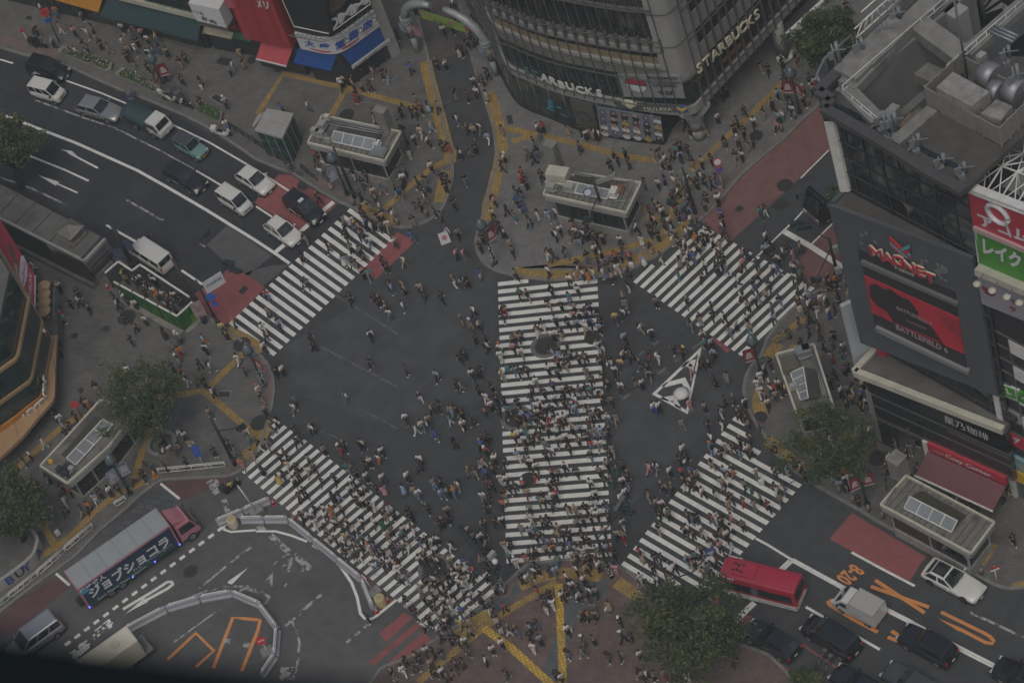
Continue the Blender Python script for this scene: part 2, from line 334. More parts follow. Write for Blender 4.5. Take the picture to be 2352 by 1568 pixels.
strip('guiding_paving', [T(2,1, [(0,925),(150,950),(320,955),(560,960),(800,930)]), T(2,1, [(1000,880),(1200,790),(1400,680),(1540,560),(1640,470)]), T(1,1, [(950,330),(1130,410),(1290,490)]), T(0,1, [(2080,1460),(2250,1545),(2420,1650)]), T(0,2, [(2240,1060),(2352,960),(2420,860),(2440,730)]), T(3,2, [(-60,430),(-90,560),(-60,700)]), T(3,2, [(0,890),(100,1000),(250,1120),(340,1180)]), T(3,2, [(100,20),(-10,150)]), T(1,3, [(1850,1130),(2020,1000),(2160,920)]), T(2,3, [(960,640),(1080,720),(1180,780)]), T(2,3, [(70,680),(250,590),(430,560),(640,560),(820,590)])], 1.05, TZ, m_tact)
strip('guiding_paving', [T(2,3, [(428,655),(445,1000),(470,1568),(485,1800)]), T(1,3, [(2090,1060),(2352,1250),(2690,1560),(2900,1750)])], .62, TZ+.004, m_tact2)
strip('guiding_paving', [T(1,3, [(1490,1560),(1800,1300),(2090,1060),(2352,880),(2760,640)]), T(3,3, [(1960,480),(2080,290)]), T(3,3, [(2250,680),(2400,650)])], .6, TZ, m_tact)
# zebra crossings: quads between a left and a right line, stripe k at fraction k of both
def zebra(name, l0, l1, kl, r0, r1, kr, ks, frac=.5, cuts={}):
 A0, A1, B0, B1 = at(*l0), at(*l1), at(*r0), at(*r1)
 Lf = lambda k: A0+(A1-A0)*((k-kl[0])/(kl[1]-kl[0])); Rf = lambda k: B0+(B1-B0)*((k-kr[0])/(kr[1]-kr[0]))
 b = MB()
 for k in ks:
  p = [Lf(k), Rf(k), Rf(k+frac), Lf(k+frac)]
  if k in cuts:
   u, v = cuts[k]; a, c, d, e = p
   p = [a.lerp(c, u), a.lerp(c, v), e.lerp(d, v), e.lerp(d, u)]
  b.poly([Vector((q.x, q.y, .011)) for q in p])
 o = b.build(name, m_white)
 return tag(o, kind='structure')
zebra('zebra_crossing', (1144,665.75),(1163,1283),(0,33),(1371.6,640.75),(1405.1,1266),(0,33), range(-1,34),.52, {-1: (0,.31)})
zebra('zebra_crossing', *T(1,1, [(865,345),(-35,1200)]),(0,15), *T(1,1, [(1265,632),(300,1568)]),(0,16.2), range(0,19))
c3 = lambda p: Z(2340,800,720, [p])[0]
zebra('zebra_crossing', c3((112,838)), c3((960,1420)),(0,10), c3((1345,360)), c3((2290,890)),(5,15), range(0,16),.48, {0: (0,.29)})
c4 = lambda p: Z(2300,1520,720, [p])[0]; c5 = lambda p: Z(2220,1860,720, [p])[0]
zebra('zebra_crossing', c4((1490,130)), c5((392,793)),(0,19), c4((2310,968)), c5((1690,860)),(3,14), range(0,20),.49, {0: (0,.14),1: (0,.26),2: (0,.45),19: (0,.5),18: (0,.7)})
c6 = lambda p: Z(880,1560,720, [p])[0]; c7 = lambda p: Z(1300,1900,720, [p])[0]
zebra('zebra_crossing', c6((160,742)), c7((610,1140)),(3,26), c6((850,280)), c7((1720,905)),(4,31), range(0,33),.49, {0: (.62,.98),1: (.7,.98),2: (.0,.98),31: (.15,1),32: (.3,1)})
# painted lines
def line(pts, w, m=None, z=.0115): return (pts, w)
def lines(name, items, m, z=.0115):
 b = MB()
 for q_, (pts, w) in enumerate(items):
  P = [Vector((p.x, p.y, z+q_*.0003)) for p in G(pts, 0)]; L_, R_ = [], []
  for i, p in enumerate(P):
   d = (P[min(i+1, len(P)-1)]-P[max(i-1,0)]).normalized(); n = Vector((-d.y, d.x, 0))*w/2
   L_.append(p+n); R_.append(p-n)
  for i in range(len(P)-1): b.add([L_[i], R_[i], R_[i+1], L_[i+1]], [(3,2,1,0)])
 return tag(b.build(name, m, clean=False), kind='structure')
def dashes(p0, p1, n, fill=.5):
 o = []
 for i in range(n):
  a = i/n; c = a+fill/n; o.append([(p0[0]+(p1[0]-p0[0])*a, p0[1]+(p1[1]-p0[1])*a),(p0[0]+(p1[0]-p0[0])*c, p0[1]+(p1[1]-p0[1])*c)])
 return o
lines('road_markings', [([(0,137),(30,146)], .18),([(150,185),(232,214),(297,241)], .17),([(392,285),(480,327),(588,390)], .18),([(603,399),(670,443)], .18),([(575,466),(629,501),(704,518)], .0001),
 ([(450,392),(505,424),(575,470)], .18),([(588,474),(629,501)], .18),([(12,266),(32,274),(175,329),(316,392),(382,429),(475,483),(588,553),(638,586),(665,605)], .28),
 ([(8,337),(80,363),(150,391),(204,416)], .2),([(244,517),(317,558)], .22),([(417,621),(484,666)], .22),
 ([(632,580),(669,549)], .45),([(684,537),(708,517)], .45),([(732,493),(766,464)], .45),
 (T(3,1, [(500,180),(250,450),(0,690),(-90,780)]),.15),(T(3,1, [(150,560),(400,700),(690,890)]),.5),(T(3,1, [(600,480),(385,690)]),.15),(T(3,0, [(300,1640),(370,1568),(560,1380)]),.13),
 ([(1736,1236),(1764,1251),(1819,1285)], .2),([(1819,1285),(1949,1356),(2041,1402),(2096,1430)], .38),([(2096,1428),(2224,1495),(2352,1560),(2420,1596)], .2),([(2094,1434),(2222,1501),(2350,1566)], .2),
 ([(1851,1393),(1936,1442),(2021,1491)], .22),([(1956,1268),(2028,1307),(2101,1345)], .2),([(1816,1288),(1776,1325)], .5),([(1733,1383),(1673,1441)], .5)]
 + [(p, .3) for p in dashes(T(0,3, [(2050,135)])[0], T(0,3, [(560,1250)])[0], 17,.55)]
 + [(T(0,2, [(1475,1305),(1650,1445)]),.22),(T(0,3, [(515,562),(640,670)]),.22),(T(0,3, [(1130,890),(1400,730)]),.28),(T(0,3, [(1400,730),(1540,640),(1580,640),(1590,660),(1540,700),(1330,815)]),.28),
 (T(0,3, [(2350,165),(2120,180),(2060,160),(2060,120),(2130,90)]),.2),(T(1,3, [(0,175),(180,175),(330,215),(470,270)]),.2),(T(1,3, [(520,300),(640,370),(780,500),(880,650),(930,780),(960,930),(1000,975),(1060,980),(1110,950),(1290,805)]),.24),(T(1,3, [(1215,250),(985,570)]),.0001)], m_white)
def arrowhead(tip, a, b): return [tip, a, b]
sheet('road_arrow_markings', [T(0,0, [(905,1552),(880,1545),(640,1420),(610,1395),(555,1375),(660,1388),(715,1440),(672,1418),(900,1535)]), T(0,1, [(352,43),(545,105),(535,118),(718,198),(708,210),(525,128),(510,138)]),
 T(0,3, [(1155,930),(1320,790),(1360,800),(1358,822)]), T(0,3, [(2280,508),(2100,630),(2090,650),(2130,662)]),
 T(2,2, [(1745,45),(1722,100),(1330,478),(1285,484)]), T(2,2, [(1285,484),(1330,478),(1605,632),(1615,668)]), T(2,2, [(1615,668),(1600,630),(1715,100),(1745,45)]),
 T(2,2, [(1545,240),(1605,185),(1690,165),(1672,245),(1650,205),(1610,228)]), T(2,2, [(1370,410),(1420,375),(1590,330),(1642,430),(1625,510),(1560,382),(1410,420)]), T(2,2, [(1352,520),(1500,490),(1560,630),(1500,595),(1478,543),(1425,548)])], .0115, m_white)
lines('faded_road_markings', [([(80,230),(190,270),(265,295),(360,342),(450,391)], .16),([(0,407),(75,434),(155,472)], .2),([(290,459),(375,507)], .2),(T(0,1, [(1830,670),(1890,700)]),.15),
 (T(1,3, [(10,110),(90,190)]),.5),(T(1,3, [(130,210),(320,380)]),.5),(T(1,3, [(350,390),(500,520)]),.5),(T(1,3, [(300,370),(160,480)]),.15),(T(1,3, [(270,1040),(420,910),(600,755)]),.3),(T(1,3, [(320,980),(370,1080),(400,1200),(380,1400),(340,1540)]),.2),
 (T(1,3, [(830,1195),(870,1165)]),.25),(T(1,3, [(910,1130),(955,1092)]),.25),(T(1,3, [(990,1060),(1030,1025)]),.25),(T(0,3, [(2352,290),(2170,420),(1830,700)]),.2),(T(0,3, [(1290,1010),(1600,840),(1900,720),(2100,680),(2240,680),(2400,740)]),.2),(T(0,3, [(2280,670),(2200,730)]),.25),(T(0,3, [(2080,680),(2000,730)]),.2),(T(1,3, [(-100,690),(60,740),(120,780),(80,840)]),.3),(T(0,3, [(2030,880),(1600,1190)]),.15),(T(0,2, [(1940,1270),(2010,1390)]),.9),(T(0,2, [(2050,1450),(2100,1560)]),.5),(T(1,3, [(290,1420),(270,1540)]),1.1),(T(3,3, [(1855,920),(2100,1030),(2352,1150)]),.2),(T(0,3, [(2060,1185),(2115,1185)]),.5),(T(0,3, [(2240,1210),(2295,1215)]),.5)], m_wornw)
sheet('faded_arrow_markings', [T(1,3, [(345,400),(330,470),(310,555),(290,540),(295,480),(230,505)]), T(1,3, [(157,548),(150,680),(130,660),(125,605),(82,632)]), T(1,3, [(430,490),(465,510),(420,555)]), T(1,3, [(255,660),(295,650),(260,690)])], .0115, m_wornw)
lines('ghost_road_markings', [(T(2,2, q),.25) for q in ([(1130,150),(1213,90)], [(1500,185),(1570,140)], [(1340,300),(1420,240)], [(1015,530),(1095,475)], [(1660,70),(1740,10)], [(1300,30),(1350,0)])] + [(T(1,2, [(720,1140 - 1568),(1100,1370 - 1568),(1300,1500 - 1568)]),.12),(T(1,2, [(600,50),(1000,260),(1300,420)]),.12),(T(1,2, [(920,600),(1300,800)]),.1),(T(1,2, [(600,830),(760,890)]),.1)], m_faint)
lines('orange_road_markings', [(T(3,3, [(985,622),(1440,922)]),.3),(T(3,3, [(945,680),(1480,870)]),.3),(T(3,3, [(1010,1100),(800,990),(570,850)]),.3),(T(3,3, [(570,850),(550,825),(580,805),(640,820),(800,900)]),.3),(T(3,3, [(1135,1088),(1260,1170)]),.3),(T(3,3, [(1100,1145),(1260,1205)]),.3),(T(3,3, [(1770,1075),(2000,1195),(2060,1205),(2075,1180),(2040,1140),(1990,1110),(1590,915)]),.28),
 (T(0,3, [(1540,1350),(1800,1108),(1965,1270),(1800,1420)]),.3),(T(0,3, [(1960,1430),(2140,965),(2240,975),(2352,985),(2390,990),(2370,1080),(2220,1460)]),.3)], m_orange)
sheet('orange_arrow_markings', [T(3,3, [(1560,970),(1785,1065),(1775,1095),(1740,1085)])], .0115, m_orange)
def ground_text(name, s, p, right, up, size, m, width=None, bold=0.02):
 """p, right, up: photo points (centre, a point to the right of it, a point above it)"""
 P = at(*p); X = at(*right)-P; Y = at(*up)-P
 o = text(name, s, (P.x, P.y, .0125), X, Y, size, m, width=width, bold=bold)
 return tag(o, kind='structure')
def ground_text2(name, s, tl, tr, bl, m, bold=.02, z=.0125):
 """stretch writing into the photo parallelogram: top-left, top-right, bottom-left corners"""
 A, B, D = at(*tl), at(*tr), at(*bl); X = B-A; Y = A-D
 cu = text(name, s, (0,0,0),(1,0,0),(0,1,0),1.0, m, bold=bold)
 vs = cu.data.vertices; x0 = min(v.co.x for v in vs); x1 = max(v.co.x for v in vs); y0 = min(v.co.y for v in vs); y1 = max(v.co.y for v in vs)
 for v in vs:
  a = (v.co.x-x0)/(x1-x0); c = (v.co.y-y0)/(y1-y0); q = D+X*a+Y*c; v.co = (q.x, q.y, z)
 return tag(cu, kind='structure')
ground_text2('road_lettering', '8-20', *T(3,3, [(905,470+80),(745,680),(770,465)]), m_orange, bold=.03)
ground_text2('road_lettering', '路', *T(0,3, [(1010,965),(1060,1040),(830,1110)]), m_white, bold=.03)
ground_text2('road_lettering', '線', *T(0,3, [(790,1155),(850,1225),(630,1300)]), m_white, bold=.03)
# manholes, covers and stains
m_cover = mat('iron_cover', (.05,.048,.046),.6,.4, var=.3, scale=6)
m_ring = mat('cover_ring_concrete', (.13,.128,.12),.8, var=.3, scale=3)
cv = MB()
def disc(b, p, r, z, n=20, mi=0): 
 c = at(*p); b.poly([Vector((c.x+r*cos(2*pi*k/n), c.y+r*sin(2*pi*k/n), z)) for k in range(n)], mi)
for p, r, z, ring in [(T(1,0, [(838,1063)])[0], .75,.129,1),(T(2,2, [(310,40)])[0], .95,.014,2),(T(2,2, [(35,700)])[0], .95,.014,2),(T(2,2, [(740,1535-1568)])[0], .7,.014,0),(T(2,2, [(145,1265)])[0], .7,.014,0),(T(1,3, [(1640,510)])[0], 1.0,.014,2),(T(3,1, [(155,135)])[0], .7,.014,0),(T(3,1, [(115,312)])[0], .7,.014,0),(T(2,1, [(2090,350)])[0], .35,.014,0),(T(1,1, [(440,130)])[0], .65,.014,0),(T(1,1, [(2190,510)])[0], .6,.129,0),(T(0,1, [(1165,1355)])[0], .85,.129,0),(T(0,1, [(690,1522)])[0], .35,.129,0),(T(0,1, [(980,1458)])[0], .35,.129,0),(T(1,2, [(35,755)])[0], .8,.129,0),(T(3,2, [(1012,1080)])[0], .75,.129,1),(T(2,1, [(820,595)])[0], .5,.129,0),(T(2,0, [(2248,1255)])[0], .6,.129,0),(T(0,0, [(2320,560)])[0], .5,.129,0),(T(1,0, [(212,645)])[0], .4,.129,0),(T(3,2, [(-70,705)])[0], .6,.129,0),(T(2,1, [(1625,365)])[0], .6,.129,0),(T(0,3, [(1750,545)])[0], .6,.014,0),(T(0,2, [(2225,35)])[0], .8,.129,0)]:
 if ring: disc(cv, p, r*1.38 if ring == 2 else r*1.15, z, mi=1)
 disc(cv, p, r, z+.004, mi=0)
for q, z in [(T(0,0, [(232,178),(255,155),(305,165),(285,202)]),.129),(T(0,0, [(1985,590),(2030,535),(2140,550),(2095,618)]),.129),(T(0,1, [(2190,1115),(2240,1050),(2285,1080),(2230,1138)]),.014),(T(0,2, [(712,455),(750,425),(782,455),(745,495)]),.129),(T(0,2, [(1790,405),(1825,380),(1860,405),(1825,440)]),.129),(T(2,1, [(825,985),(905,975),(915,1030),(830,1040)]),.014)]:
 cv.poly([Vector((p.x, p.y, z)) for p in G(q, 0)], 0)
tag(cv.build('drain_covers', [m_cover, m_ring], clean=False), kind='structure')
fr = MB()
for q in (T(0,2, [(2005,455),(2125,455),(2110,520),(2005,515)]), T(0,0, [(1930,905),(1975,862),(2120,920),(2040,965)]), T(1,0, [(2290,1060),(2352,1048),(2375,1140),(2310,1150)]), T(3,2, [(1600,1365),(1640,1315),(1790,1370),(1740,1410)])):
 P = [Vector((p.x, p.y, .14)) for p in G(q, .12)]
 for i in range(4): fr.beam(P[i], P[(i+1) % 4], .12,.03)
 cen = sum(P, Vector())/4; fr.poly([p.lerp(cen, .05)+Vector((0,0,-.008)) for p in P], 1)
tag(fr.build('cover_frames', [m_kerb, m_cover]), kind='structure')
# ---------------- buildings ----------------
m_conc = mat('weathered_concrete', (.2,.198,.185),.85, var=.22, scale=1.2, bump=.25, stain=(.1,.095,.085), stain_scale=.5, stain_amt=.8)
m_concd = mat('dark_concrete', (.11,.108,.1),.88, var=.25, scale=1.0, bump=.25, stain=(.06,.057,.05), stain_scale=.4, stain_amt=.8)
m_lgrey = mat('light_grey_panel', (.3,.3,.285),.5, var=.08, scale=.8, stain=(.22,.22,.21), stain_scale=.6, stain_amt=.5)
m_frost = mat('frosted_glass_band', (.2,.195,.17),.35, var=.14, scale=1.6, stain=(.14,.135,.115), stain_scale=.8)
m_beigein = mat('beige_blind_band', (.24,.19,.115),.5, var=.2, scale=1.2)
m_glass = mat('dark_glass', (.022,.026,.026),.06, spec=.7, var=.5, scale=.5)
m_glassg = mat('green_dark_glass', (.02,.035,.034),.07, spec=.7, var=.5, scale=.6)
m_glassw = mat('glass_with_warm_interior', (.03,.031,.029),.1, spec=.6, var=.5, scale=.6, stain=(.2,.1,.035), stain_scale=.45, stain_amt=.75)
m_glassb = mat('shop_window_glass', (.03,.04,.042),.12, spec=.5, var=.6, scale=.7, stain=(.09,.085,.06), stain_scale=.35, stain_amt=.7)
m_mull = mat('steel_mullion', (.13,.132,.13),.45,.3, var=.12, scale=2)
m_steel = mat('grey_steel', (.25,.27,.28),.5,.4, var=.15, scale=2)
m_whitep = mat('white_painted_metal', (.62,.62,.59),.5, var=.08, scale=1.5, stain=(.42,.41,.37), stain_scale=.9, stain_amt=.6)
m_cream = mat('cream_rim', (.46,.45,.37),.6, var=.12, scale=1.2, stain=(.3,.28,.21), stain_scale=.8)
m_black = mat('black_paint', (.018,.018,.02),.5, var=.2, scale=2)
m_signw = mat('white_sign_face', (.6,.61,.62),.4, var=.04, scale=1)
m_signr = mat('red_sign_face', (.42,.035,.055),.4, var=.05, scale=1)
m_signg = mat('green_sign_face', (.06,.27,.03),.4, var=.05, scale=1)
m_signb = mat('blue_sign_face', (.02,.1,.38),.45, var=.06, scale=1)
m_signy = mat('yellow_sign_face', (.6,.38,.03),.45, var=.06, scale=1)
m_letw = mat('pale_letter_face', (.62,.62,.58),.4)
m_letk = mat('dark_letter_face', (.03,.03,.035),.5)
m_letgrn = mat('green_letter_face', (.05,.17,.12),.4)
m_letc = mat('cream_letter_face', (.6,.57,.42),.4)
m_redfac = tiles(mat('red_facade_panel', (.34,.04,.045),.45, var=.12, scale=1.0, stain=(.22,.03,.035), stain_scale=.4),1.6,1.1,0, dark=.6, mortar=.03, offset=0)
m_dgrey = mat('blue_grey_cladding', (.075,.085,.093),.55, var=.1, scale=.6)
m_dark = mat('dark_cladding', (.03,.031,.033),.5, var=.2, scale=.8)
m_roofd = mat('brown_grey_roof', (.07,.066,.058),.9, var=.3, scale=.7, bump=.3, stain=(.11,.105,.09), stain_scale=.3, stain_amt=.7)
m_gold = mat('gold_trim', (.42,.29,.15),.4,.35, var=.1, scale=2)
m_orangep = mat('orange_fascia', (.42,.17,.03),.5, var=.14, scale=1.2)
m_tan = tiles(mat('tan_canopy_panel', (.34,.22,.12),.55, var=.12, scale=1.2, stain=(.25,.16,.09), stain_scale=.6),2.2,50,0, dark=.4, mortar=.03, offset=0)
UP = Vector((0,0,1))
class Plane:
 """vertical wall plane over the ground line A-B; n points to the viewer's side"""
 def __init__(s, A, B):
  s.A = Vector((A.x, A.y, 0)); s.B = Vector((B.x, B.y, 0)); s.u = (s.B-s.A).normalized(); s.n = Vector((s.u.y, -s.u.x, 0))
  if (CAMP-s.A).dot(s.n) < 0: s.n = -s.n
 def on(s, x, y, off=0.0):
  d = at(x, y, 0)-CAMP; p0 = s.A+s.n*off; t = (p0-CAMP).dot(s.n)/d.dot(s.n); return CAMP+d*t
 def p(s, a, z, off=0.0): return s.A+s.u*a+UP*z+s.n*off
def slab(b, pts, n, th, mi=0):
 """flat panel: outline pts pushed back by th along -n"""
 f = [Vector(p) for p in pts]; k = [p-n*th for p in f]; m = len(f)
 nn = Vector()
 for i in range(m): nn += (f[i]-f[0]).cross(f[(i+1) % m]-f[0])
 if nn.dot(n) < 0: f.reverse(); k.reverse()
 b.add(f+k, [list(range(m)), list(range(2*m-1, m-1,-1))]+[[i, m+i, m+(i+1) % m, (i+1) % m] for i in range(m)], mi)
 return b
def panel(name, pl, pts, m, parent=None, th=.15, off=.15):
 b = MB(); slab(b, [pl.on(x, y, off) for x, y in pts], pl.n, th); return b.build(name, m, parent)
def walltext(name, s, pl, c, r, size, m, parent, off=.2, bold=.02, width=None, depth=.03):
 """writing on a wall: c = centre, r = a point further along the reading direction"""
 P = pl.on(*c, off); X = pl.on(*r, off)-P; X = Vector((X.x, X.y, 0))
 return text(name, s, P, X, UP, size, m, parent, width=width, bold=bold, depth=depth)
def wallstretch(name, s, pl, bl, br, tl, m, parent, off=.2, bold=.02):
 """stretch writing over the wall patch seen between bl, br, tl"""
 A, B, D = pl.on(*bl, off), pl.on(*br, off), pl.on(*tl, off); X = B-A; Y = D-A
 o = text(name, s, (0,0,0),(1,0,0),(0,1,0),1.0, m, bold=bold); vs = o.data.vertices
 x0 = min(v.co.x for v in vs); x1 = max(v.co.x for v in vs); y0 = min(v.co.y for v in vs); y1 = max(v.co.y for v in vs)
 for v in vs:
  v.co = A+X*((v.co.x-x0)/(x1-x0))+Y*((v.co.y-y0)/(y1-y0))+pl.n*.0
 if parent: o.parent = parent
 return o
def polyband(b, pts, z0, z1, off=0.0, th=.25, mi=0):
 """band along a polyline of ground points (front faces the camera side)"""
 n = len(pts); nr = []
 for i in range(n):
  d = (pts[min(i+1, n-1)]-pts[max(i-1,0)]); d.z = 0; d.normalize(); q = Vector((d.y, -d.x, 0))
  nr.append(q)
 rings = []
 for i, p in enumerate(pts):
  f = Vector((p.x, p.y, 0))+nr[i]*off; k = f-nr[i]*th
  rings.append([f+UP*z0, f+UP*z1, k+UP*z1, k+UP*z0])
 b.loft(rings, mi); return b
def resample(pts, step):
 out = [pts[0]]; acc = 0
 for i in range(len(pts)-1):
  a, c = pts[i], pts[i+1]; l = (c-a).length; t = step-acc
  while t < l: out.append(a.lerp(c, t/l)); t += step
  acc = (acc+l) % step
 return out
def smooth_line(pts, n=6):
 P = [pts[0]*2-pts[1]]+pts+[pts[-1]*2-pts[-2]]; o = []
 for i in range(1, len(P)-2):
  for k in range(n):
   t = k/n; a, b, c, d = P[i-1], P[i], P[i+1], P[i+2]
   o.append(.5*((2*b)+(c-a)*t+(2*a-5*b+4*c-d)*t*t+(3*b-a-3*c+d)*t**3))
 return o+[pts[-1]]
# ---- round glass shop building (north) ----
def glass_building():
 r = empty('glass_shop_building', at(1376,300), label='tall curved glass shop building with a coffee shop on its second floor', cat='building')
 inv = r.matrix_world.inverted(); o0 = -Vector(r.location)
 def fin(b, name, m): 
  o = b.build(name, m); o.location = o0; o.parent = r; return o
 base = smooth_line([Vector((p.x, p.y, 0)) for p in G([(1110,95),(1150,170),(1182,228),(1213.5,252.5),(1263.5,272.5),(1326,297.5),(1376,310),(1451,325),(1528.5,332.5)])], 6)
 up = [at(1176+x/4, y/4,4.2) for x, y in ((0,650),(150,722),(300,790),(450,842),(600,885),(800,928),(960,960),(1200,1003),(1400,1030),(1560,1042))]
 lft = [at(1045,-60,4.2), at(1110,60,4.2), at(1150,120,4.2)]
 up = smooth_line([Vector((p.x, p.y, 0)) for p in lft+up], 5)
 cr = [Vector((p.x, p.y, 0)) for p in (at(1176+1640/4,1040/4,4.2), at(1176+1690/4,1018/4,4.2), at(1176+1720/4,988/4,4.2))]
 rt0 = at(1176+1745/4,960/4,4.2); rt1 = at(1764+500/4,-240/4,4.2); rt = [Vector((rt0.x, rt0.y, 0)), Vector((rt1.x, rt1.y, 0))]
 rts = resample(rt, 1.0)+[rt[1]]
 # ground floor
 b = MB(); polyband(b, base, 0,.5,.12,.4); fin(b, 'plinth', m_dark)
 b = MB(); polyband(b, base, .5,4.2,0,.3); fin(b, 'shop_window', m_glassb)
 b = MB()
 for p in resample(base, 1.7): b.cyl((p.x, p.y, .3),.06,4.0,6)
 fin(b, 'shop_window_frame', m_mull)
 inner = G([(1528.5,332.5),(1546,296),(1600,240),(1700,150),(1800,60),(1880,-20)]); b = MB(); polyband(b, [Vector((p.x, p.y, 0)) for p in inner], 0,4.3,0,.3); fin(b, 'recessed_shop_front', m_dark)
 # upper bands: (z0, z1, out, material, name)
 for z0, z1, off, m, nm in ((4.2,5.15,.25, m_lgrey, 'floor_band'),(5.15,8.6,0, m_glassg, 'window_band'),(8.6,10.0,.05, m_frost, 'frosted_band'),(10.0,10.35,.22, m_lgrey, 'sill'),(10.35,11.2,0, m_beigein, 'blind_band'),(11.2,12.0,.0, m_glass, 'window_band'),(12.0,12.5,.2, m_lgrey, 'sill'),(12.5,13.4,.06, m_frost, 'frosted_band'),(13.4,17.0,0, m_glass, 'video_wall'),(17.0,17.3,.35, m_mull, 'ring_beam'),(17.3,24,0, m_glass, 'video_wall')):
  b = MB(); polyband(b, up, z0, z1, off, .3); fin(b, nm, m)
 for z0, z1, off, m, nm in ((4.2,5.15,.25, m_lgrey, 'floor_band'),(5.15,8.7,0, m_glassw, 'window_band'),(8.7,10.4,.08, m_lgrey, 'wall_panel'),(10.4,12.2,0, m_glassw, 'window_band'),(12.2,14.2,.08, m_lgrey, 'wall_panel'),(14.2,15.8,0, m_glass, 'window_band'),(15.8,24,.08, m_lgrey, 'wall_panel')):
  b = MB(); polyband(b, rts, z0, z1, off, .3); fin(b, nm, m)
 b = MB(); polyband(b, [up[-1]]+cr+[rt[0]], 4.2,5.15,.25,.5); fin(b, 'floor_band', m_lgrey)
 cc = (up[-1]+rt[0])/2+(up[-1]-cr[1])*.0; b = MB(); polyband(b, [up[-1]]+cr+[rt[0]], 5.15,8.6,.05,.4); fin(b, 'corner_window', m_glassg)
 b = MB(); polyband(b, smooth_line([up[-3], cr[0], cr[1], cr[2], rts[1]], 5),8.6,24,.3,.5); fin(b, 'corner_column', m_lgrey)
 b = MB(); polyband(b, smooth_line([up[-3], cr[0], cr[1], cr[2], rts[1]], 5),8.55,8.75,.55,.5)
 for z in (12.7,16.6): polyband(b, smooth_line([up[-3], cr[0], cr[1], cr[2], rts[1]], 5), z, z+.12,.36,.2)
 fin(b, 'column_ring', m_mull)
 # ceiling slab behind bands
 b = MB(); allp = up+cr+[rt[1], at(1500,-300), at(1150,-300)]
 b.prism([(p.x, p.y) for p in allp], 4.25,4.9); b.prism([(p.x, p.y) for p in allp], 23.5,24.2); fin(b, 'floor_slab', m_concd)
 # mullions
 b = MB(); ps = resample(up, .98)
 for i, p in enumerate(ps):
  d = (ps[min(i+1, len(ps)-1)]-ps[max(i-1,0)]).normalized(); q = Vector((d.y, -d.x, 0)); a = atan2(d.y, d.x)
  b.box(p+q*.42+UP*10.9,(.06,.12,12.4), rz=a); b.box(p+q*.42+UP*20.6,(.05,.1,7), rz=a)
  b.box(p+q*.22+UP*13.0,(.22,.4,1.5), rz=a)
 fin(b, 'mullions', m_mull)
 b = MB()
 for z in (5.2,8.55,10.0,12.2,13.5,17.1): polyband(b, up, z, z+.07,.5,.1)
 fin(b, 'facade_rail', m_mull)
 b = MB()
 for i, p in enumerate(rts):
  d = (rts[-1]-rts[0]).normalized(); q = Vector((d.y, -d.x, 0)); b.box(p+q*.35+UP*14,(.06,.3,19.5), rz=atan2(d.y, d.x))
 for z in (5.2,8.65,12.2,15.8): polyband(b, rts, z, z+.08,.45,.1)
 fin(b, 'mullions', m_mull)
 # corner pillar on its foot
 f = at(1608.5,316); f = Vector((f.x, f.y, 0)); tl = at(1565,262,4.2); tr = at(1625,236,4.2); b = MB()
 b.tube([f, f+UP*1.6], [.62,.55], 14); b.tube([f+UP*1.4, f+UP*2.9], [.62,.7], 14)
 b.beam(f+UP*2.3, tl, .55,.5); b.beam(f+UP*2.3, tr, .55,.5); fin(b, 'corner_pillar', m_lgrey)
 b = MB()
 for k in range(5): b.tube([f+UP*(2.5+k*.14), f+UP*(2.56+k*.14)], .78,14)
 fin(b, 'pillar_collar', m_steel)
 # poster windows on the ground floor
 pl = Plane(at(1376,310), at(1520,331)); 
 b = MB(); cols = [m_letk, m_signw, mat('poster_skin', (.42,.28,.2),.6), mat('poster_blue', (.1,.13,.2),.6), mat('poster_yellow', (.4,.3,.08),.6), mat('poster_maroon', (.15,.06,.07),.6), mat('poster_sheet', (.17,.19,.22),.5, var=.25, scale=2)]
 slab(b, [pl.on(1176+x/4, y/4,.42) for x, y in ((810,1235),(1395,1305),(1365,1080),(780,980))], pl.n, .06,6)
 RR = random.Random(5)
 for rr in range(4):
  for k in range(6):
   u = (k+.5)/6; v = (rr+.5)/4
   x = 795+600*u+(1-v)*(-25)+6; y = (1000+235*v)+ (75*u)
   P = pl.on(1176+x/4, y/4,.45); X = pl.u; hc = RR.choice((0,0,0,2)); cc_ = RR.choice((0,1,3,4,5,3,0))
   def ell(dx, dz, rx, rz, mi, o): b.poly([P+X*(dx+rx*cos(t*pi/5))+UP*(dz+rz*sin(t*pi/5))+pl.n*o for t in range(10)], mi)
   ell(0,-.28,.36,.34, cc_, .0); ell(0,.13,.25,.26, hc, .006); ell(.02,.08,.15,.17,2,.012)
 fin(b, 'poster_window', cols)
 b = MB(); pl0 = Plane(at(1326,297.5), at(1365,308)); slab(b, [pl0.on(1176+x/4, y/4,.1) for x, y in ((605,1180),(800,1235),(735,965),(530,905))], pl0.n, .05)
 fin(b, 'window_curtain', mat('khaki_window_graphic', (.09,.095,.08),.6, var=.15, scale=1.2))
 b = MB(); P = pl0.on(1176+665/4,1075/4,.14); b.poly([P+pl0.u*(.75*cos(t*pi/10))+UP*(.65*sin(t*pi/10)) for t in range(20)]); b2 = [P+pl0.u*(.6*cos(t*pi/10))+UP*(.5*sin(t*pi/10))+pl0.n*.006 for t in range(20)]; b.poly(b2,1); fin(b, 'round_emblem', [m_letk, mat('khaki_window_graphic', (0,0,0))])
 # blue lit shop graphic
 pl1 = Plane(at(1205,247), at(1290,283)); b = MB(); cy = mat('cyan_shop_graphic', (.05,.2,.26),.4, var=.5, scale=2)
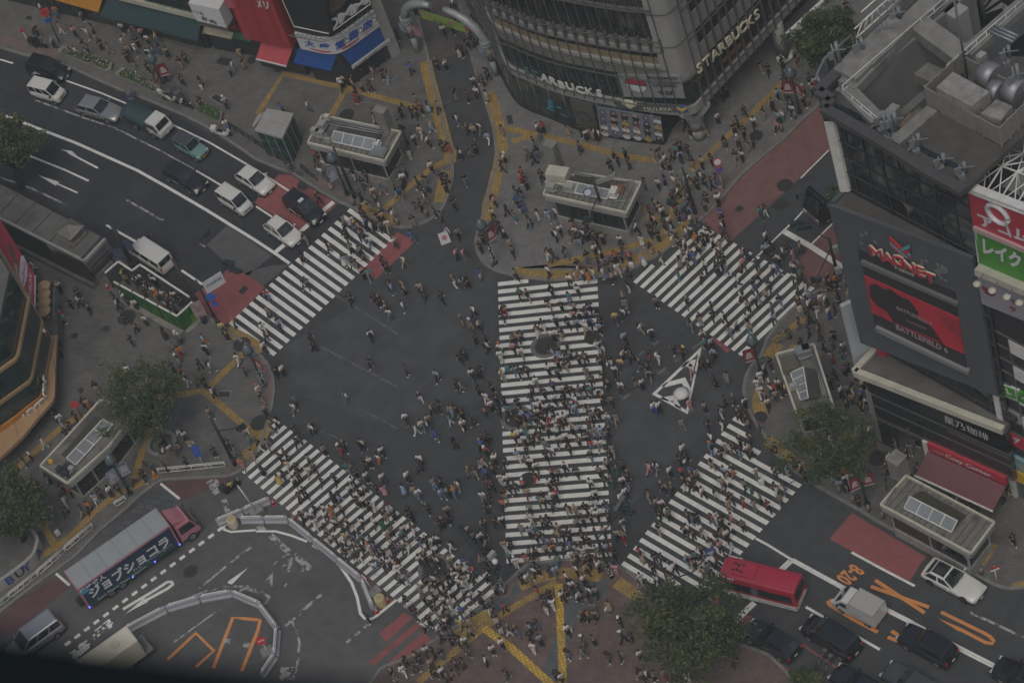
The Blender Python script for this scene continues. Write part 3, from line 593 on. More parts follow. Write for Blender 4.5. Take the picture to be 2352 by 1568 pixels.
 for q in (((325,920),(375,935),(385,1000),(330,985)),((325,985),(400,1025),(385,1030),(320,1000)),((400,975),(460,995),(430,1005)),((440,1045),(520,1075),(480,1068)),((95,780),(140,790),(150,850),(105,830))):
  slab(b, [pl1.on(1176+x/4, y/4,.1) for x, y in q], pl1.n, .03)
 fin(b, 'window_graphic', cy)
 # signs
 plS = Plane(up[-22], up[-2]) if len(up) > 24 else Plane(up[0], up[-1])
 def sg(n, q, m, off=.6, th=.12): 
  b = MB(); slab(b, [plS.on(1176+x/4, y/4, off) for x, y in q], plS.n, th); return fin(b, n, m)
 sg('hanging_sign', ((965,685),(1545,700),(1590,905),(1030,890)), mat('grey_sign_board', (.26,.26,.27),.45, var=.06, scale=1),.3)
 sg('fascia_sign', ((945,935),(1600,975),(1610,1035),(975,1010)), mat('dark_grey_fascia', (.1,.105,.11),.45),.45)
 def st(s, bl, br, tl, m, off=.36, bold=.02):
  o = wallstretch('sign_lettering', s, plS, *[(1176+x/4, y/4) for x, y in (bl, br, tl)], m, None, off, bold); o.location = o0; o.parent = r; return o
 st('POKEMON', (1258,730),(1520,738),(1250,704), m_letk); st('CARD', (1325,766),(1470,770),(1318,742), m_letk); st('LOUNGE', (1300,802),(1515,806),(1293,776), m_letk); st('↑5F', (1345,875),(1495,880),(1330,830), m_letk, .36,.04)
 P = plS.on(1176+1140/4,780/4,.34)
 b = MB(); ring = [P+plS.u*(1.03*cos(t*pi/16))+UP*(.92*sin(t*pi/16)) for t in range(32)]; b.poly(ring, 0)
 b.poly([P+plS.n*.01+plS.u*(.94*cos(t*pi/16))+UP*(.83*sin(t*pi/16)+.06) for t in range(17)], 1); b.poly([P+plS.n*.01+plS.u*(.94*cos(t*pi/16))+UP*(-.83*sin(t*pi/16)-.06) for t in range(17)], 2)
 fin(b, 'round_sign_emblem', [m_letk, m_signr, m_signw])
 b = MB(); Q = plS.on(1176+1078/4,968/4,.6); prof = [(.72*cos(t*pi/12),.42*sin(t*pi/12)+.12) for t in range(13)]+[(-.62,-.02),(-.35,-.2),(-.05,-.45),(.05,-.45),(.2,-.25),(.6,-.05)]
 slab(b, [Q+plS.u*a+UP*z for a, z in prof], plS.n, .15); fin(b, 'fan_emblem', m_letc)
 st('TSUTAYA', (1205,1018),(1475,1022),(1197,988), m_letc, .62,.03)
 b = MB(); slab(b, [plS.on(1176+x/4, y/4,.5) for x, y in ((1512,978),(1602,980),(1610,1035),(1522,1033))], plS.n, .05,0); slab(b, [plS.on(1176+x/4, y/4,.54) for x, y in ((1512,980),(1556,1003),(1600,982),(1606,1005),(1562,1032),(1520,1008))], plS.n, .03,1); fin(b, 'chevron_emblem', [m_signb, m_signy])
 st('◎立', (1262,198),(1400,196),(1252,148), mat('pale_blue_letter', (.45,.5,.56),.5),.1,.0)
 # letters along the curved window: one mesh per word
 word = 'STARBUCKS'; pos = [(140,655),(215,690),(300,720),(375,750),(455,785),(535,800),(625,830),(710,845),(803,862)]
 for ch, (x, y) in zip(word, pos):
  best = min(range(1, len(up)-1), key=lambda i: (hypot(px(up[i]+UP*6)[0]-(1176+x/4), px(up[i]+UP*6)[1]-y/4)))
  k0 = max(1, min(len(up)-2, best)); pl_ = Plane(up[k0-1], up[k0+1])
  P = pl_.on(1176+x/4, y/4,.5); uu = pl_.u if (pl_.u.x > 0) else -pl_.u
  o = text('sign_lettering', ch, P, uu, UP, 1.25, m_letw if x > 240 else m_letgrn, None, bold=.03, depth=.04); o.location = P+o0; o.parent = r
 plR = Plane(rt[0], rt[1]); pos2 = [(1725,630),(1790,570),(1865,505),(1930,440),(1995,380),(2060,320),(2120,262),(2185,205),(2250,140)]
 for ch, (x, y) in zip(word, pos2):
  P = plR.on(1176+x/4, y/4,.62); uu = plR.u if plR.u.dot(rt[1]-rt[0]) > 0 else -plR.u
  o = text('sign_lettering', ch, P, uu, UP, 1.5, m_letc, None, bold=.02, depth=.06); o.location = P+o0; o.parent = r
 # counter and cup inside the right-hand window
 b = MB(); slab(b, [plR.on(1176+x/4, y/4,.06) for x, y in ((1930,590),(2110,430),(2100,390),(1935,545))], plR.n, .03); slab(b, [plR.on(1176+x/4, y/4,.06) for x, y in ((1665,740),(1750,680),(1755,700),(1690,765))], plR.n, .03); fin(b, 'wood_counter', mat('warm_wood', (.25,.12,.045),.5, var=.2, scale=3))
 # street side fascia board far right
 plB = Plane(at(1764+150/4,520/4), at(1764+560/4,200/4)); 
 b = MB(); A = at(1764+165/4,350/4,3.2); Bq = at(1764+500/4,40/4,3.2); pq = Plane(A, Bq); slab(b, [pq.p(0,2.9,.3), pq.p((Bq-A).length, 2.9,.3), pq.p((Bq-A).length, 3.8,.3), pq.p(0,3.8,.3)], pq.n, .3); fin(b, 'fascia_board', m_whitep)
 o = text('sign_lettering', '◆ TSUTAYA', pq.p(4.2,3.35,.34), pq.u, UP, .7, m_letk, None, bold=.02); o.location = pq.p(4.2,3.35,.34)+o0; o.parent = r
 b = MB(); c1 = at(1764+145/4,520/4); b.tube([Vector((c1.x, c1.y, 0)), Vector((c1.x, c1.y, 4.3))], .6,4); fin(b, 'street_pillar', m_lgrey)
glass_building()
# ---- dark screen building (east) with roof plant ----
HR = 39.2
def screen_building():
 c0 = at(2061.5,984); tr = at(2215,440, HR); c1 = Vector((tr.x, tr.y, 0)); c0 = Vector((c0.x, c0.y, 0))
 base_r = at(2326,1137); bdir = Vector((base_r.x-c0.x, base_r.y-c0.y, 0)).normalized()
 c1 = c0+bdir*12.3
 e1 = at(2114,0, HR); ld = Vector((e1.x-c0.x, e1.y-c0.y, 0)).normalized(); e1 = c0+ld*40; 
 far = c1+ld*40
 r = empty('screen_building', c0, label='dark glass shop building with a huge red video screen and a cluttered roof', cat='building'); o0 = -Vector(r.location)
 def fin(b, name, m): o = b.build(name, m); o.location = o0; o.parent = r; return o
 pf = Plane(c0, c1); psd = Plane(c0, e1)
 lowtop = 10.2
 # glass front and side above the canopy
 b = MB(); slab(b, [pf.p(0, lowtop), pf.p(12.3, lowtop), pf.p(12.3, HR-.5), pf.p(0, HR-.5)], pf.n, .4); fin(b, 'glass_front', mat('front_glass', (.016,.02,.022),.05, spec=.6, var=.6, scale=.35, stain=(.045,.055,.06), stain_scale=.5, stain_amt=.8))  # paler noise patches paint reflections into the glass colour
 b = MB()
 for k in range(9): b.box(pf.p(12.3*k/8,(HR+lowtop)/2,.04),(.07,.1, HR-lowtop-.5), rz=atan2(pf.u.y, pf.u.x))
 for k in range(17): z = HR-.6-k*1.72; b.beam(pf.p(0, z, .05), pf.p(12.3, z, .05),.06,.1)
 fin(b, 'glazing_bars', mat('dark_frame', (.05,.052,.055),.5))
 b = MB(); slab(b, [psd.p(0,0), psd.p(40,0), psd.p(40, HR-.5), psd.p(0, HR-.5)], psd.n, .4); fin(b, 'side_wall', m_dark)
 # parapet with notch
 b = MB(); N1 = at(1891,250, HR); 
 pr = [at(1764+x/4, y/4, HR) for x, y in ((462,848),(590,920),(510,1000),(870,1205),(1250,1440),(1450,1568))]+[at(2214,440, HR)]
 for i in range(len(pr)-1): b.beam(pr[i], pr[i+1], .75,.5)
 b.beam(pr[0], pr[0]+ld*38,.8,.5); fin(b, 'parapet', mat('dark_parapet', (.06,.06,.06),.6, var=.15, scale=1.5, stain=(.09,.09,.085), stain_scale=.7))
 # roof deck with the open well
 zr = HR-.55
 deck = lambda pts: [(p.x, p.y) for p in (at(1837.5+x*.21875, y*.21875, zr) for x, y in pts)]
 b = MB(); b.prism(deck([(190,980),(340,930),(560,1060),(860,1300),(1000,1530),(1400,1180),(2150,1400),(2480,1100),(2520,1270),(1930,1800),(1740,2000),(1000,1610),(250,1180),(380,1080)]), zr-.4, zr); fin(b, 'roof_deck', m_roofd)
 b = MB(); b.prism(deck([(190,980),(1330,0),(1700,-330),(2000,-330),(440,1010),(340,930)]), zr-.4, zr+.0); fin(b, 'roof_walkway', m_conc)
 zb = zr-7
 b = MB(); q = [at(1837.5+x*.21875, y*.21875, zr) for x, y in ((440,1010),(1800,-130),(2900,-100),(2600,900),(1400,1180),(1000,1530),(860,1300))]
 b.prism([(p.x, p.y) for p in q], zb-.3, zb); fin(b, 'well_floor', m_concd)
 b = MB(); 
 A, B_ = q[0], q[1]; pw = Plane(A, B_)
 slab(b, [pw.p(0, zb), pw.p((B_-A).length, zb), pw.p((B_-A).length, zr), pw.p(0, zr)], pw.n, -.3)
 slab(b, [pw.p(3, zb, .9), pw.p(20, zb, .9), pw.p(20, zb+1.8,.9), pw.p(3, zb+1.8,.9)], pw.n, .9)
 fin(b, 'well_wall', mat('grey_plaster_wall', (.17,.175,.172),.7, var=.1, scale=.8, stain=(.12,.122,.12), stain_scale=.5))
 b = MB()
 for k in (10.5,23): b.box(pw.p(k, (zb+zr)/2,.6),(1.3,1.2, zr-zb), rz=atan2(pw.u.y, pw.u.x))
 fin(b, 'well_column', m_lgrey)
 RP = lambda x, y, z=None: at(1837.5+x*.21875, y*.21875, zr if z is None else z)
 b = MB()
 for w in ((500,960,1420,30,1.5,.9),(1200,265,1720,640,1.5,1.1),(480,960,830,1310,1.1,.7),(1000,1530,1400,1180,.9,.5),(1750,600,2400,20,1.0,.6)):
  b.beam(RP(w[0], w[1])+UP*.2, RP(w[2], w[3])+UP*.2, w[4], w[5])
 b.beam(RP(1230,740, zr-3.5), RP(1560,900, zr-3.5),1.4,1); b.beam(RP(800,940, zb+1.2), RP(1280,1230, zb+1.2),.9,.5); fin(b, 'roof_beam', m_conc)
 for k, (x, y) in enumerate(((620,760),(800,600),(960,450))): 
  b = MB(); b.box(RP(x, y)+UP*.5,(2.6,2.0,1.1), rz=atan2(ld.y, ld.x)); fin(b, 'plinth_block', m_conc)
 # railings
 def rail(name, P0, P1, n, h=1.1, rr=.035):
  b = MB(); 
  for z in (h, h*.55): b.tube([P0+UP*z, P1+UP*z], rr, 5)
  for k in range(n+1): p = P0.lerp(P1, k/n); b.tube([p, p+UP*h], rr, 5)
  return fin(b, name, m_whitep)
 rail('roof_railing', RP(470,1010), RP(1690,-40),9); rail('roof_railing', RP(1560,800, zr), RP(2480,0, zr),9)
 rail('roof_railing', RP(470,1040), RP(860,1370),4)
 # louvred enclosure and tanks
 E4 = [RP(1345,1110), RP(2120,1545), RP(2480,1190), RP(1720,770)]
 b = MB()
 for i in range(4):
  P0, P1 = E4[i], E4[(i+1) % 4]; pe = Plane(P0, P1); L = (P1-P0).length
  for k in range(11): b.beam(P0+UP*(.25+k*.16), P1+UP*(.25+k*.16),.1,.09)
  for k in range(5): p = P0.lerp(P1, k/4); b.box(p+UP*1.0,(.14,.14,2.0))
 for i in range(4):
  P0, P1 = E4[i], E4[(i+1) % 4]; pe = Plane(P0, P1); b.beam(P0+UP*1.0, P1+UP*1.0,.02,1.7)
 fin(b, 'louvre_screen', mat('louvre_grey', (.2,.195,.18),.7, var=.15, scale=4, stain=(.13,.12,.105), stain_scale=.8))
 m_tanktop = mat('blotched_tank_top', (.24,.235,.22),.8, var=.3, scale=1.6, bump=.3, stain=(.11,.105,.095), stain_scale=.9, stain_amt=.9)
 def boxon(name, q, z0, z1, m):
  b = MB(); b.prism([(p.x, p.y) for p in (RP(x, y, z1) for x, y in q)], z0, z1); return fin(b, name, m)
 boxon('water_tank', ((1430,920),(1605,755),(1990,965),(1800,1120)), zr, zr+2.6, m_tanktop)
 boxon('water_tank', ((1900,1190),(2060,1045),(2230,1115),(2105,1265)), zr, zr+2.1, m_tanktop)
 boxon('tank_cover', ((1845,1115),(1940,1030),(2020,1070),(1925,1160)), zr+1.6, zr+1.75, m_concd)
 boxon('air_handler', ((650,1040),(775,950),(850,985),(850,1030),(760,1100)), zb, zb+4, m_lgrey)
 boxon('air_handler', ((850,1200),(970,1080),(1050,1110),(920,1240)), zb, zb+4, m_lgrey)
 boxon('roof_hatch', ((1030,1330),(1150,1180),(1260,1240),(1130,1350)), zb, zb+3.4, mat('rusty_brown_cover', (.17,.125,.09),.8, var=.3, scale=1.5))
 boxon('electric_cabinet', ((1840,590),(1900,530),(1960,555),(1895,615)), zr, zr+2.3, m_lgrey)
 b = MB()
 for (x, y, x2, y2, rr) in ((1930,760,2060,830,.95),(2190,920,2330,990,.95),(2010,930,2110,980,.75)):
  P, Q = RP(x, y, zr+1.6), RP(x2, y2, zr+1.6); b.tube([P, Q], rr, 18)
 fin(b, 'ventilation_duct', mat('galvanised_duct', (.28,.285,.3),.45,.5, var=.12, scale=2))
 b = MB()
 for k in range(3): b.tube([RP(1970+30*k, 320-28*k, zr+.9), RP(2240+25*k, 440-30*k, zr+.9)], .1,8)
 for k in range(2): b.tube([RP(2140,60+k*30, zr), RP(2230,130+k*30, zr), RP(2330,40+k*40, zr)], .16,8)
 fin(b, 'roof_pipes', m_steel)
 # antennas
 def ant(name, p, h, s=1.0):
  b = MB(); P = RP(*p); b.tube([P, P+UP*h], .06*s, 6); b.tube([P+UP*.4*h+Vector((.35,.1,0)), P+UP*(.98*h)+Vector((.35,.1,0))], .14*s, 8); b.box(P+UP*.7*h+Vector((-.25,-.1,0)),(.3,.12,.7)); b.beam(P+UP*h*.8, P+UP*h*.8+Vector((.9,-.3,0)),.06,.06); b.box(P+UP*.25,(.5,.4,.5)); return fin(b, name, m_steel)
 for p, h in (((400,800),3.2),((640,650),2.2),((870,430),1.6),((1020,290),1.8),((930,1480),2.6),((990,1470),2.6),((860,1400),2.0),((2290,1120),4.0),((1225,1620),1.8),((1480,1800),1.5),((1700,1880),1.4),((2170,700),1.8)): ant('antenna', p, h)
 b = MB(); P = RP(1760,830); b.tube([P, P+UP*11], .09,6); fin(b, 'mast', m_steel)
 b = MB(); A = RP(660,1390); b.tube([A, RP(860,1270, zr+.8)], .06,6); b.ball(A, .22); A = RP(1130,1700); b.tube([RP(1215,1480, zr+1), RP(1090,1640, zr+.3)], .06,6); b.tube([RP(1235,1480, zr+1), RP(1235,1600, zr)], .07,6); b.ball(RP(1060,1670, zr),.2); fin(b, 'camera_arm', m_steel)
 # spiral stair
 b = MB(); S = RP(1925,190, zb+1); b.tube([S, S+UP*7.5], .22,10)
 for k in range(22):
  a = k*.32; d = Vector((cos(a), sin(a),0)); e = Vector((cos(a+.3), sin(a+.3),0)); z = UP*(.3+k*.3); b.add([S+z+d*.2, S+z+d*1.75, S+z+e*1.75, S+z+e*.2], [(0,1,2,3)])
 b.tube([S+UP*(1.2+k*.3)+Vector((cos(k*.32), sin(k*.32),0))*1.75 for k in range(23)], .045,5); fin(b, 'spiral_stair', m_lgrey)
 # outer advertising frame along the side street
 b = MB(); P0, P1 = RP(590,400, zr+.5), RP(1080,-40, zr+.5); P2, P3 = RP(660,225, zr+1.5), RP(960,-40, zr+1.5)
 for p, q in ((P0, P1),(P2, P3)): b.tube([p, q], .07,6); b.tube([p+UP*.9, q+UP*.9], .06,6)
 for k in range(7): p, q = P0.lerp(P1, k/6), P2.lerp(P3, k/6); b.tube([p, q], .05,5); b.tube([p+UP*.9, q], .04,5)
 fin(b, 'sign_frame', m_whitep)
 b = MB(); Lp = [RP(x, y, zr-.6) for x, y in ((540,370),(255,620),(175,790),(235,905))]
 b.tube(Lp, .1,6); b.tube([p-UP*2.2 for p in Lp], .08,6)
 for p in Lp: b.tube([p, p-UP*2.2], .06,5)
 fin(b, 'corner_sign_frame', m_steel)
 # curved corner sign with coloured sections
 b = MB(); cs = [m_whitep, m_signw, mat('pale_blue_ad', (.25,.38,.5),.5), m_signr, mat('ad_pink', (.5,.3,.28),.5, var=.5, scale=.8), m_signb, m_signg]
 sec = [(HR-2.0, HR-9.5,0),(HR-9.8, HR-11.2,1),(HR-11.2, HR-13.4,2),(HR-13.4, HR-16.2,4),(HR-16.2, HR-19.4,1),(HR-19.4, HR-21,5),(HR-21, HR-23,3),(HR-23, HR-25,6),(HR-25, HR-27.6,1),(HR-27.6, HR-29,3)]
 nL = -ld; 
 for z1, z0, mi in sec:
  pts = [c0+psd.n*.25+ld*2.2, c0+psd.n*.75+ld*1.5, c0+psd.n*.95+ld*.7, c0+psd.n*.8-ld*.2, c0+psd.n*.35-ld*.5]
  rings = [[Vector((p.x, p.y, z0)), Vector((p.x, p.y, z1)), Vector((p.x, p.y, z1))-psd.n*.15, Vector((p.x, p.y, z0))-psd.n*.15] for p in pts]; b.loft(rings, mi)
 fin(b, 'corner_sign', cs)
 # board that carries logo and screen: wedge in plan, proud at the left, flush at the right
 TL, TR_, BR, BL = (1949,484.5),(2214,599.5),(2259,911.5),(2014,789)
 wl = 1.9; a0 = .25; a1 = 11.8
 f0 = pf.p(a0,0, wl); f1 = pf.p(a1,0,.25); pb = Plane(f0, f1)
 tl3, tr3, br3, bl3 = [pb.on(*q) for q in (TL, TR_, BR, BL)]
 zt, zl = (tl3.z+tr3.z)/2,(bl3.z+br3.z)/2; L = (f1-f0).length
 b = MB(); b.prism([(p.x, p.y) for p in (f0, f1, pf.p(a1,0,0), pf.p(a0,0,0))], zl, zt); fin(b, 'screen_board', m_dgrey)
 b = MB(); b.prism([(p.x, p.y) for p in (pb.p(.45,0,-.3), pb.p(L*.9,0,-.2), pf.p(a0+L*.8,0,.06), pf.p(a0+.4,0,.06))], zt-.02, zt+.03); fin(b, 'board_top', m_roofd)
 b = MB(); b.beam(pb.p(0, zt+.1,-.15), pb.p(L, zt+.1,-.1),.3,.35); b.beam(pb.p(.1, zt+.1,-.2), pf.p(a0+.1, zt+.1,.05),.3,.35); fin(b, 'board_coping', m_dgrey)
 o3 = lambda x, y, off=.08: pb.on(1764+x/4,392+y/4, off)
 def pan(name, q, m, off=.08, th=.1): b = MB(); slab(b, [o3(x, y, off) for x, y in q], pb.n, th); return fin(b, name, m)
 pan('dark_panel', ((825,720),(1725,1120),(1735,1225),(850,840)), m_dark, .04); pan('ledge', ((850,835),(1735,1225),(1738,1250),(860,868)), mat('ledge_grey', (.13,.135,.14),.6),.3,.35)
 pan('dark_panel', ((862,880),(1740,1260),(1745,1345),(880,955)), m_dark, .04)
 m_scr = mat('video_screen_red', (.36,.025,.04),.4, emis=.12, stain=(.035,.025,.03), stain_scale=.22, stain_amt=1.0, var=.1, scale=.9)
 SC = ((882,965),(1748,1355),(1830,1690),(965,1310)); pan('video_screen', ((882,965),(1748,1355),(1785,1568),(1800,1685),(960,1310)), m_scr, .1)
 m_scd = mat('screen_dark', (.03,.028,.03),.5)
 pan('screen_shadow_figure', ((930,1050),(990,1040),(1060,1090),(1120,1085),(1180,1130),(1240,1170),(1290,1180),(1330,1230),(1380,1300),(1380,1360),(1500,1430),(1640,1640),(1560,1560),(1150,1390),(1090,1290),(1000,1240),(935,1160)), m_scd, .125,.02)
 pan('dark_panel', ((960,1310),(1800,1690),(1835,1870),(985,1440)), m_dark, .09); pan('ledge', ((985,1440),(1835,1850),(1840,1880),(992,1480)), mat('ledge_grey_light', (.2,.2,.2),.6),.35,.4)
 def st(s, bl, br, tl, m, off=.16, bold=.02):
  o = wallstretch('sign_lettering', s, pb, *[(1764+x/4,392+y/4) for x, y in (bl, br, tl)], m, None, off, bold); o.location = o0; o.parent = r; return o
 m_pk = mat('screen_letter', (.3,.22,.22),.5, emis=.1)
 st('BATTLEFIELD 6', (1185,1275),(1510,1425),(1180,1240), m_pk); st('好評発売中', (1268,1385),(1455,1465),(1262,1362), m_pk, .16,.0); st('BATTLEFIELD 6', (1178,1455),(1655,1680),(1172,1405), m_pk, .16,.03)
 # logo letters, thick and outlined
 for ch, x, y in zip('MAGNET', (1000,1103,1200,1297,1400,1492),(755,805,825,880,925,985)):
  P = o3(x, y, .25); 
  for m, bo, dz in ((m_letc, .035,0),(m_signr, .0,.1)):
   o = text('logo_lettering', ch, P+pb.n*dz, pb.u, UP, 1.55, m, None, bold=bo, depth=.06); o.location = P+pb.n*dz+o0; o.parent = r
 st('BY SHIBUYA109', (1165,900),(1345,978),(1162,870), m_letc, .2,.02)
 b = MB(); cy = 2
 for k, q in enumerate((((1112,612),(1310,800),(1308,818),(1116,650)),((1118,650),(1285,805),(1270,805),(1122,680)),((1122,680),(1260,800),(1240,790),(1128,705)),((1215,725),(1297,690),(1300,715),(1228,742)),((1232,745),(1300,730),(1302,750),(1246,765)),((1250,770),(1304,768),(1306,795),(1268,790)))):
  slab(b, [o3(x, y, .3) for x, y in q], pb.n, .15,(0,1,0,1,0,1)[k])
 fin(b, 'logo_emblem', [m_signr, mat('cyan_sign', (.1,.33,.42),.4)])
 RR = random.Random(3)
 for k in range(30):
  b = MB(); x = RR.choice((RR.uniform(850,1000), RR.uniform(1350,1460), RR.uniform(1540,1640))); y = 640+(x-900)*.44+RR.uniform(-70,60)
  P = o3(x, y, .1); slab(b, [P+pb.u*a+UP*z for a, z in ((-.13,-.13),(.13,-.13),(.13,.13),(-.13,.13))], pb.n, .03); fin(b, 'square_dot', mat('pale_dot', (.17,.19,.2),.5))
 # lower part: wedge canopy, dark window bands, shop front
 zc = lowtop
 cp = [(c0-ld*.1+psd.n*.2), c0+pf.n*.6+psd.n*.2, pf.p(11.9,0,.25), pf.p(12.0,0,-.2)]
 b = MB(); b.prism([(p.x, p.y) for p in (pf.p(-.3,0,2.6), pf.p(12.3,0,.7), pf.p(12.3,0,-.1), pf.p(-.3,0,-.1))], zc-.5, zc+.05); fin(b, 'canopy', m_concd)
 b = MB(); b.beam(pf.p(-.3, zc, 2.6), pf.p(12.3, zc, .7),.5,.6); b.beam(pf.p(-.3, zc, 2.7), pf.p(-.3, zc, -.1),.5,.6); fin(b, 'canopy_edge', m_cream)
 pl = Plane(pf.p(-.2,0,1.9), pf.p(12.3,0,.6)); LL = (pl.B-pl.A).length
 for z0, z1, m, nm in ((7.0, zc-.5, m_glass, 'window_band'),(6.7,7.0, m_mull, 'spandrel'),(5.5,6.7, m_glass, 'window_band'),(5.2,5.5, m_mull, 'spandrel'),(3.9,5.2, m_glass, 'window_band'),(3.4,3.9, m_concd, 'shop_lintel')):
  b = MB(); slab(b, [pl.p(0, z0), pl.p(LL, z0), pl.p(LL, z1), pl.p(0, z1)], pl.n, .5); fin(b, nm, m)
 b = MB(); slab(b, [pl.p(4.6,0,-.8), pl.p(LL, 0,-.8), pl.p(LL, 3.4,-.8), pl.p(4.6,3.4,-.8)], pl.n, .3); slab(b, [pl.p(.2,0,-3), pl.p(4.6,0,-3), pl.p(4.6,3.4,-3), pl.p(.2,3.4,-3)], pl.n, .3); fin(b, 'shop_front', m_concd)
 b = MB(); slab(b, [pl.p(.1,.1,0), pl.p(1.6,.1,-.1), pl.p(1.6,3.4,-.1), pl.p(.1,3.4,0)], pl.n, .2); fin(b, 'shop_window', m_glass)
 b = MB(); b.box(pl.p(.0,3.5,-.2),(.5,.5,7), rz=atan2(pl.u.y, pl.u.x)); fin(b, 'corner_post', m_conc)
 def lt(s, a, z, size, m, off, **k): o = text('sign_lettering', s, pl.p(a, z, off), pl.u, UP, size, m, None, **k); o.location = pl.p(a, z, off)+o0; o.parent = r
 lt('星乃珈琲', 9.0,8.0,1.0, m_letw, .05, bold=.0)
 # red fascia and awning
 b = MB(); slab(b, [pl.p(5.0,2.75,.25), pl.p(LL-.6,2.75,.25), pl.p(LL-.6,3.75,.25), pl.p(5.0,3.75,.25)], pl.n, .25); fin(b, 'fascia_sign', m_signr)
 lt('Cozy Corner', 8.6,3.27,.75, m_letw, .29, bold=.02, shear=.25); lt('GINZA', 6.0,3.2,.32, m_letw, .29)
 b = MB(); slab(b, [pl.p(5.0,2.75,.3), pl.p(LL-.6,2.75,.3), pl.p(LL-.6,2.1,2.3), pl.p(5.0,2.1,2.3)], UP, .08); fin(b, 'awning', mat('maroon_awning', (.14,.055,.065),.75, var=.12, scale=1.5))
 b = MB(); b.beam(pl.p(5.0,2.05,2.35), pl.p(LL-.6,2.05,2.35),.14,.14); fin(b, 'awning_rail', m_whitep)
 b = MB(); slab(b, [pl.p(4.5,0,.2), pl.p(5.0,0,.2), pl.p(5.0,3.6,.2), pl.p(4.5,3.6,.2)], pl.n, .4); fin(b, 'shop_post', m_whitep)
 # pale board hanging beside the corner
 b = MB(); P1 = c0+UP*7.4; Q = at(1973,874,7.4); P1 = at(2017,853,7.4); pq = Plane(Q, P1)
 dd = (P1-Q); slab(b, [Q, P1, P1+UP*9.2, Q+UP*9.2], pq.n, .35); fin(b, 'pale_side_board', mat('pale_blue_board', (.4,.44,.46),.5, var=.05, scale=.5))
screen_building()
def sign_tower():
 c0 = at(2330,1131); c0 = Vector((c0.x, c0.y, 0)); c2 = at(2061.5,984); base_r = at(2326,1137); d = Vector((base_r.x-c2.x, base_r.y-c2.y, 0)).normalized(); c1 = c0+d*12
 r = empty('sign_tower', c0, label='white banded office tower with red and green loan company signs', cat='building'); o0 = -Vector(r.location)
 def fin(b, name, m): o = b.build(name, m); o.location = o0; o.parent = r; return o
 p = Plane(c0, c1); o3 = lambda x, y, off=.0: p.on(1764+x/4,392+y/4, off)
 b = MB(); slab(b, [p.p(0,0), p.p(12,0), p.p(12,34), p.p(0,34)], p.n, 3); fin(b, 'wall', m_dark)
 b = MB(); b.box(p.p(.25,12.5,.15),(.5,.5,25), rz=atan2(p.u.y, p.u.x)); fin(b, 'corner_pillar', m_whitep)
 for k in range(5):
  z = 7.2+k*3.1; b = MB(); slab(b, [p.p(2.2, z, .12), p.p(12, z, .12), p.p(12, z+1.5,.12), p.p(2.2, z+1.5,.12)], p.n, .2); fin(b, 'white_band', m_whitep)
 b = MB()
 for k in range(12): b.beam(p.p(.5,4.2+k*1.55,.05), p.p(12,4.2+k*1.55,.05),.1,.12)
 for a in (2.2,4.4,6.6): b.box(p.p(a, 12,.06),(.1,.12,18), rz=atan2(p.u.y, p.u.x))
 fin(b, 'glazing_bars', m_mull)
 def pan(name, q, m, off=.4, th=.3): b = MB(); slab(b, [o3(x, y, off) for x, y in q], p.n, th); return fin(b, name, m)
 def st(s, bl, br, tl, m, off=.45, bold=.03): o = wallstretch('sign_lettering', s, p, *[(1764+x/4,392+y/4) for x, y in (bl, br, tl)], m, None, off, bold); o.location = o0; o.parent = r; return o
 pan('red_sign', ((1840,215),(2700,545),(2740,890),(1885,520)), m_signr); pan('sign_edge', ((1880,520),(2740,890),(2745,925),(1886,556)), mat('pale_red_edge', (.5,.33,.33),.5),.6,.5)
 pan('sign_top_edge', ((1820,160),(2700,500),(2705,545),(1828,205)), m_whitep, .7,.6)
 st('アコム', (1960,510),(2420,690),(1915,385), m_signw, .42,.04)
 b = MB(); P = o3(2115,395,.42); b.tube([P+p.n*.05+p.u*(.85*cos(t*pi/12))+UP*(.85*sin(t*pi/12)) for t in range(25)], .2,6); fin(b, 'ring_emblem', m_signw)
 pan('sign_surround', ((1890,545),(2740,900),(2800,1270),(1935,900)), m_signw, .35); pan('green_sign', ((1915,570),(2740,920),(2790,1240),(2025,925),(1940,850)), m_signg)
 st('レイク', (1975,760),(2330,920),(1968,610), m_signw, .46,.05)
 pan('grey_sign', ((1900,960),(2760,1330),(2800,1560),(1945,1215)), mat('lilac_grey_sign', (.3,.29,.32),.5),.4); pan('sign_ledge', ((1895,905),(2750,1270),(2755,1325),(1900,960)), m_cream, 1.0,.9)
 b = MB()
 for k, q in enumerate((((1955,1070),(1980,1062),(2090,1135),(2060,1155),(1990,1110)),((1985,1120),(2060,1130),(2090,1140),(2050,1155)))): slab(b, [o3(x, y, .45) for x, y in q], p.n, .04)
 fin(b, 'wing_emblem', mat('dark_red_letter', (.25,.03,.05),.5))
 st('マ', (2225,1215),(2275,1235),(2220,1175), mat('dark_red_letter', (0,0,0)),.45,.05); st('ラ', (2220,1285),(2280,1310),(2215,1240), mat('dark_red_letter', (0,0,0)),.45,.05)
 for x, y in ((1920,1040),(2060,1100),(2195,1158),(2310,1212)):
  b = MB(); P = o3(x, y, 1.6); b.ball(P, .3,10,6,0,(1,1,.6)); Q = o3(x+65, y-100,.9); b.tube([P, Q], .03,5,1); fin(b, 'sign_lamp', [m_cream, m_mull])
 q2 = lambda pts: [(x, y+1568) for x, y in pts]
 pan('window_sign', q2(((2110,380),(2300,450),(2320,560),(2135,490))), m_signw, .2); pan('window_sign', q2(((2150,400),(2262,445),(2280,535),(2200,510),(2165,480))), m_signg, .24,.1); st('L', (2195,2045),(2240,2062),(2180,1990), m_signw, .28,.05)
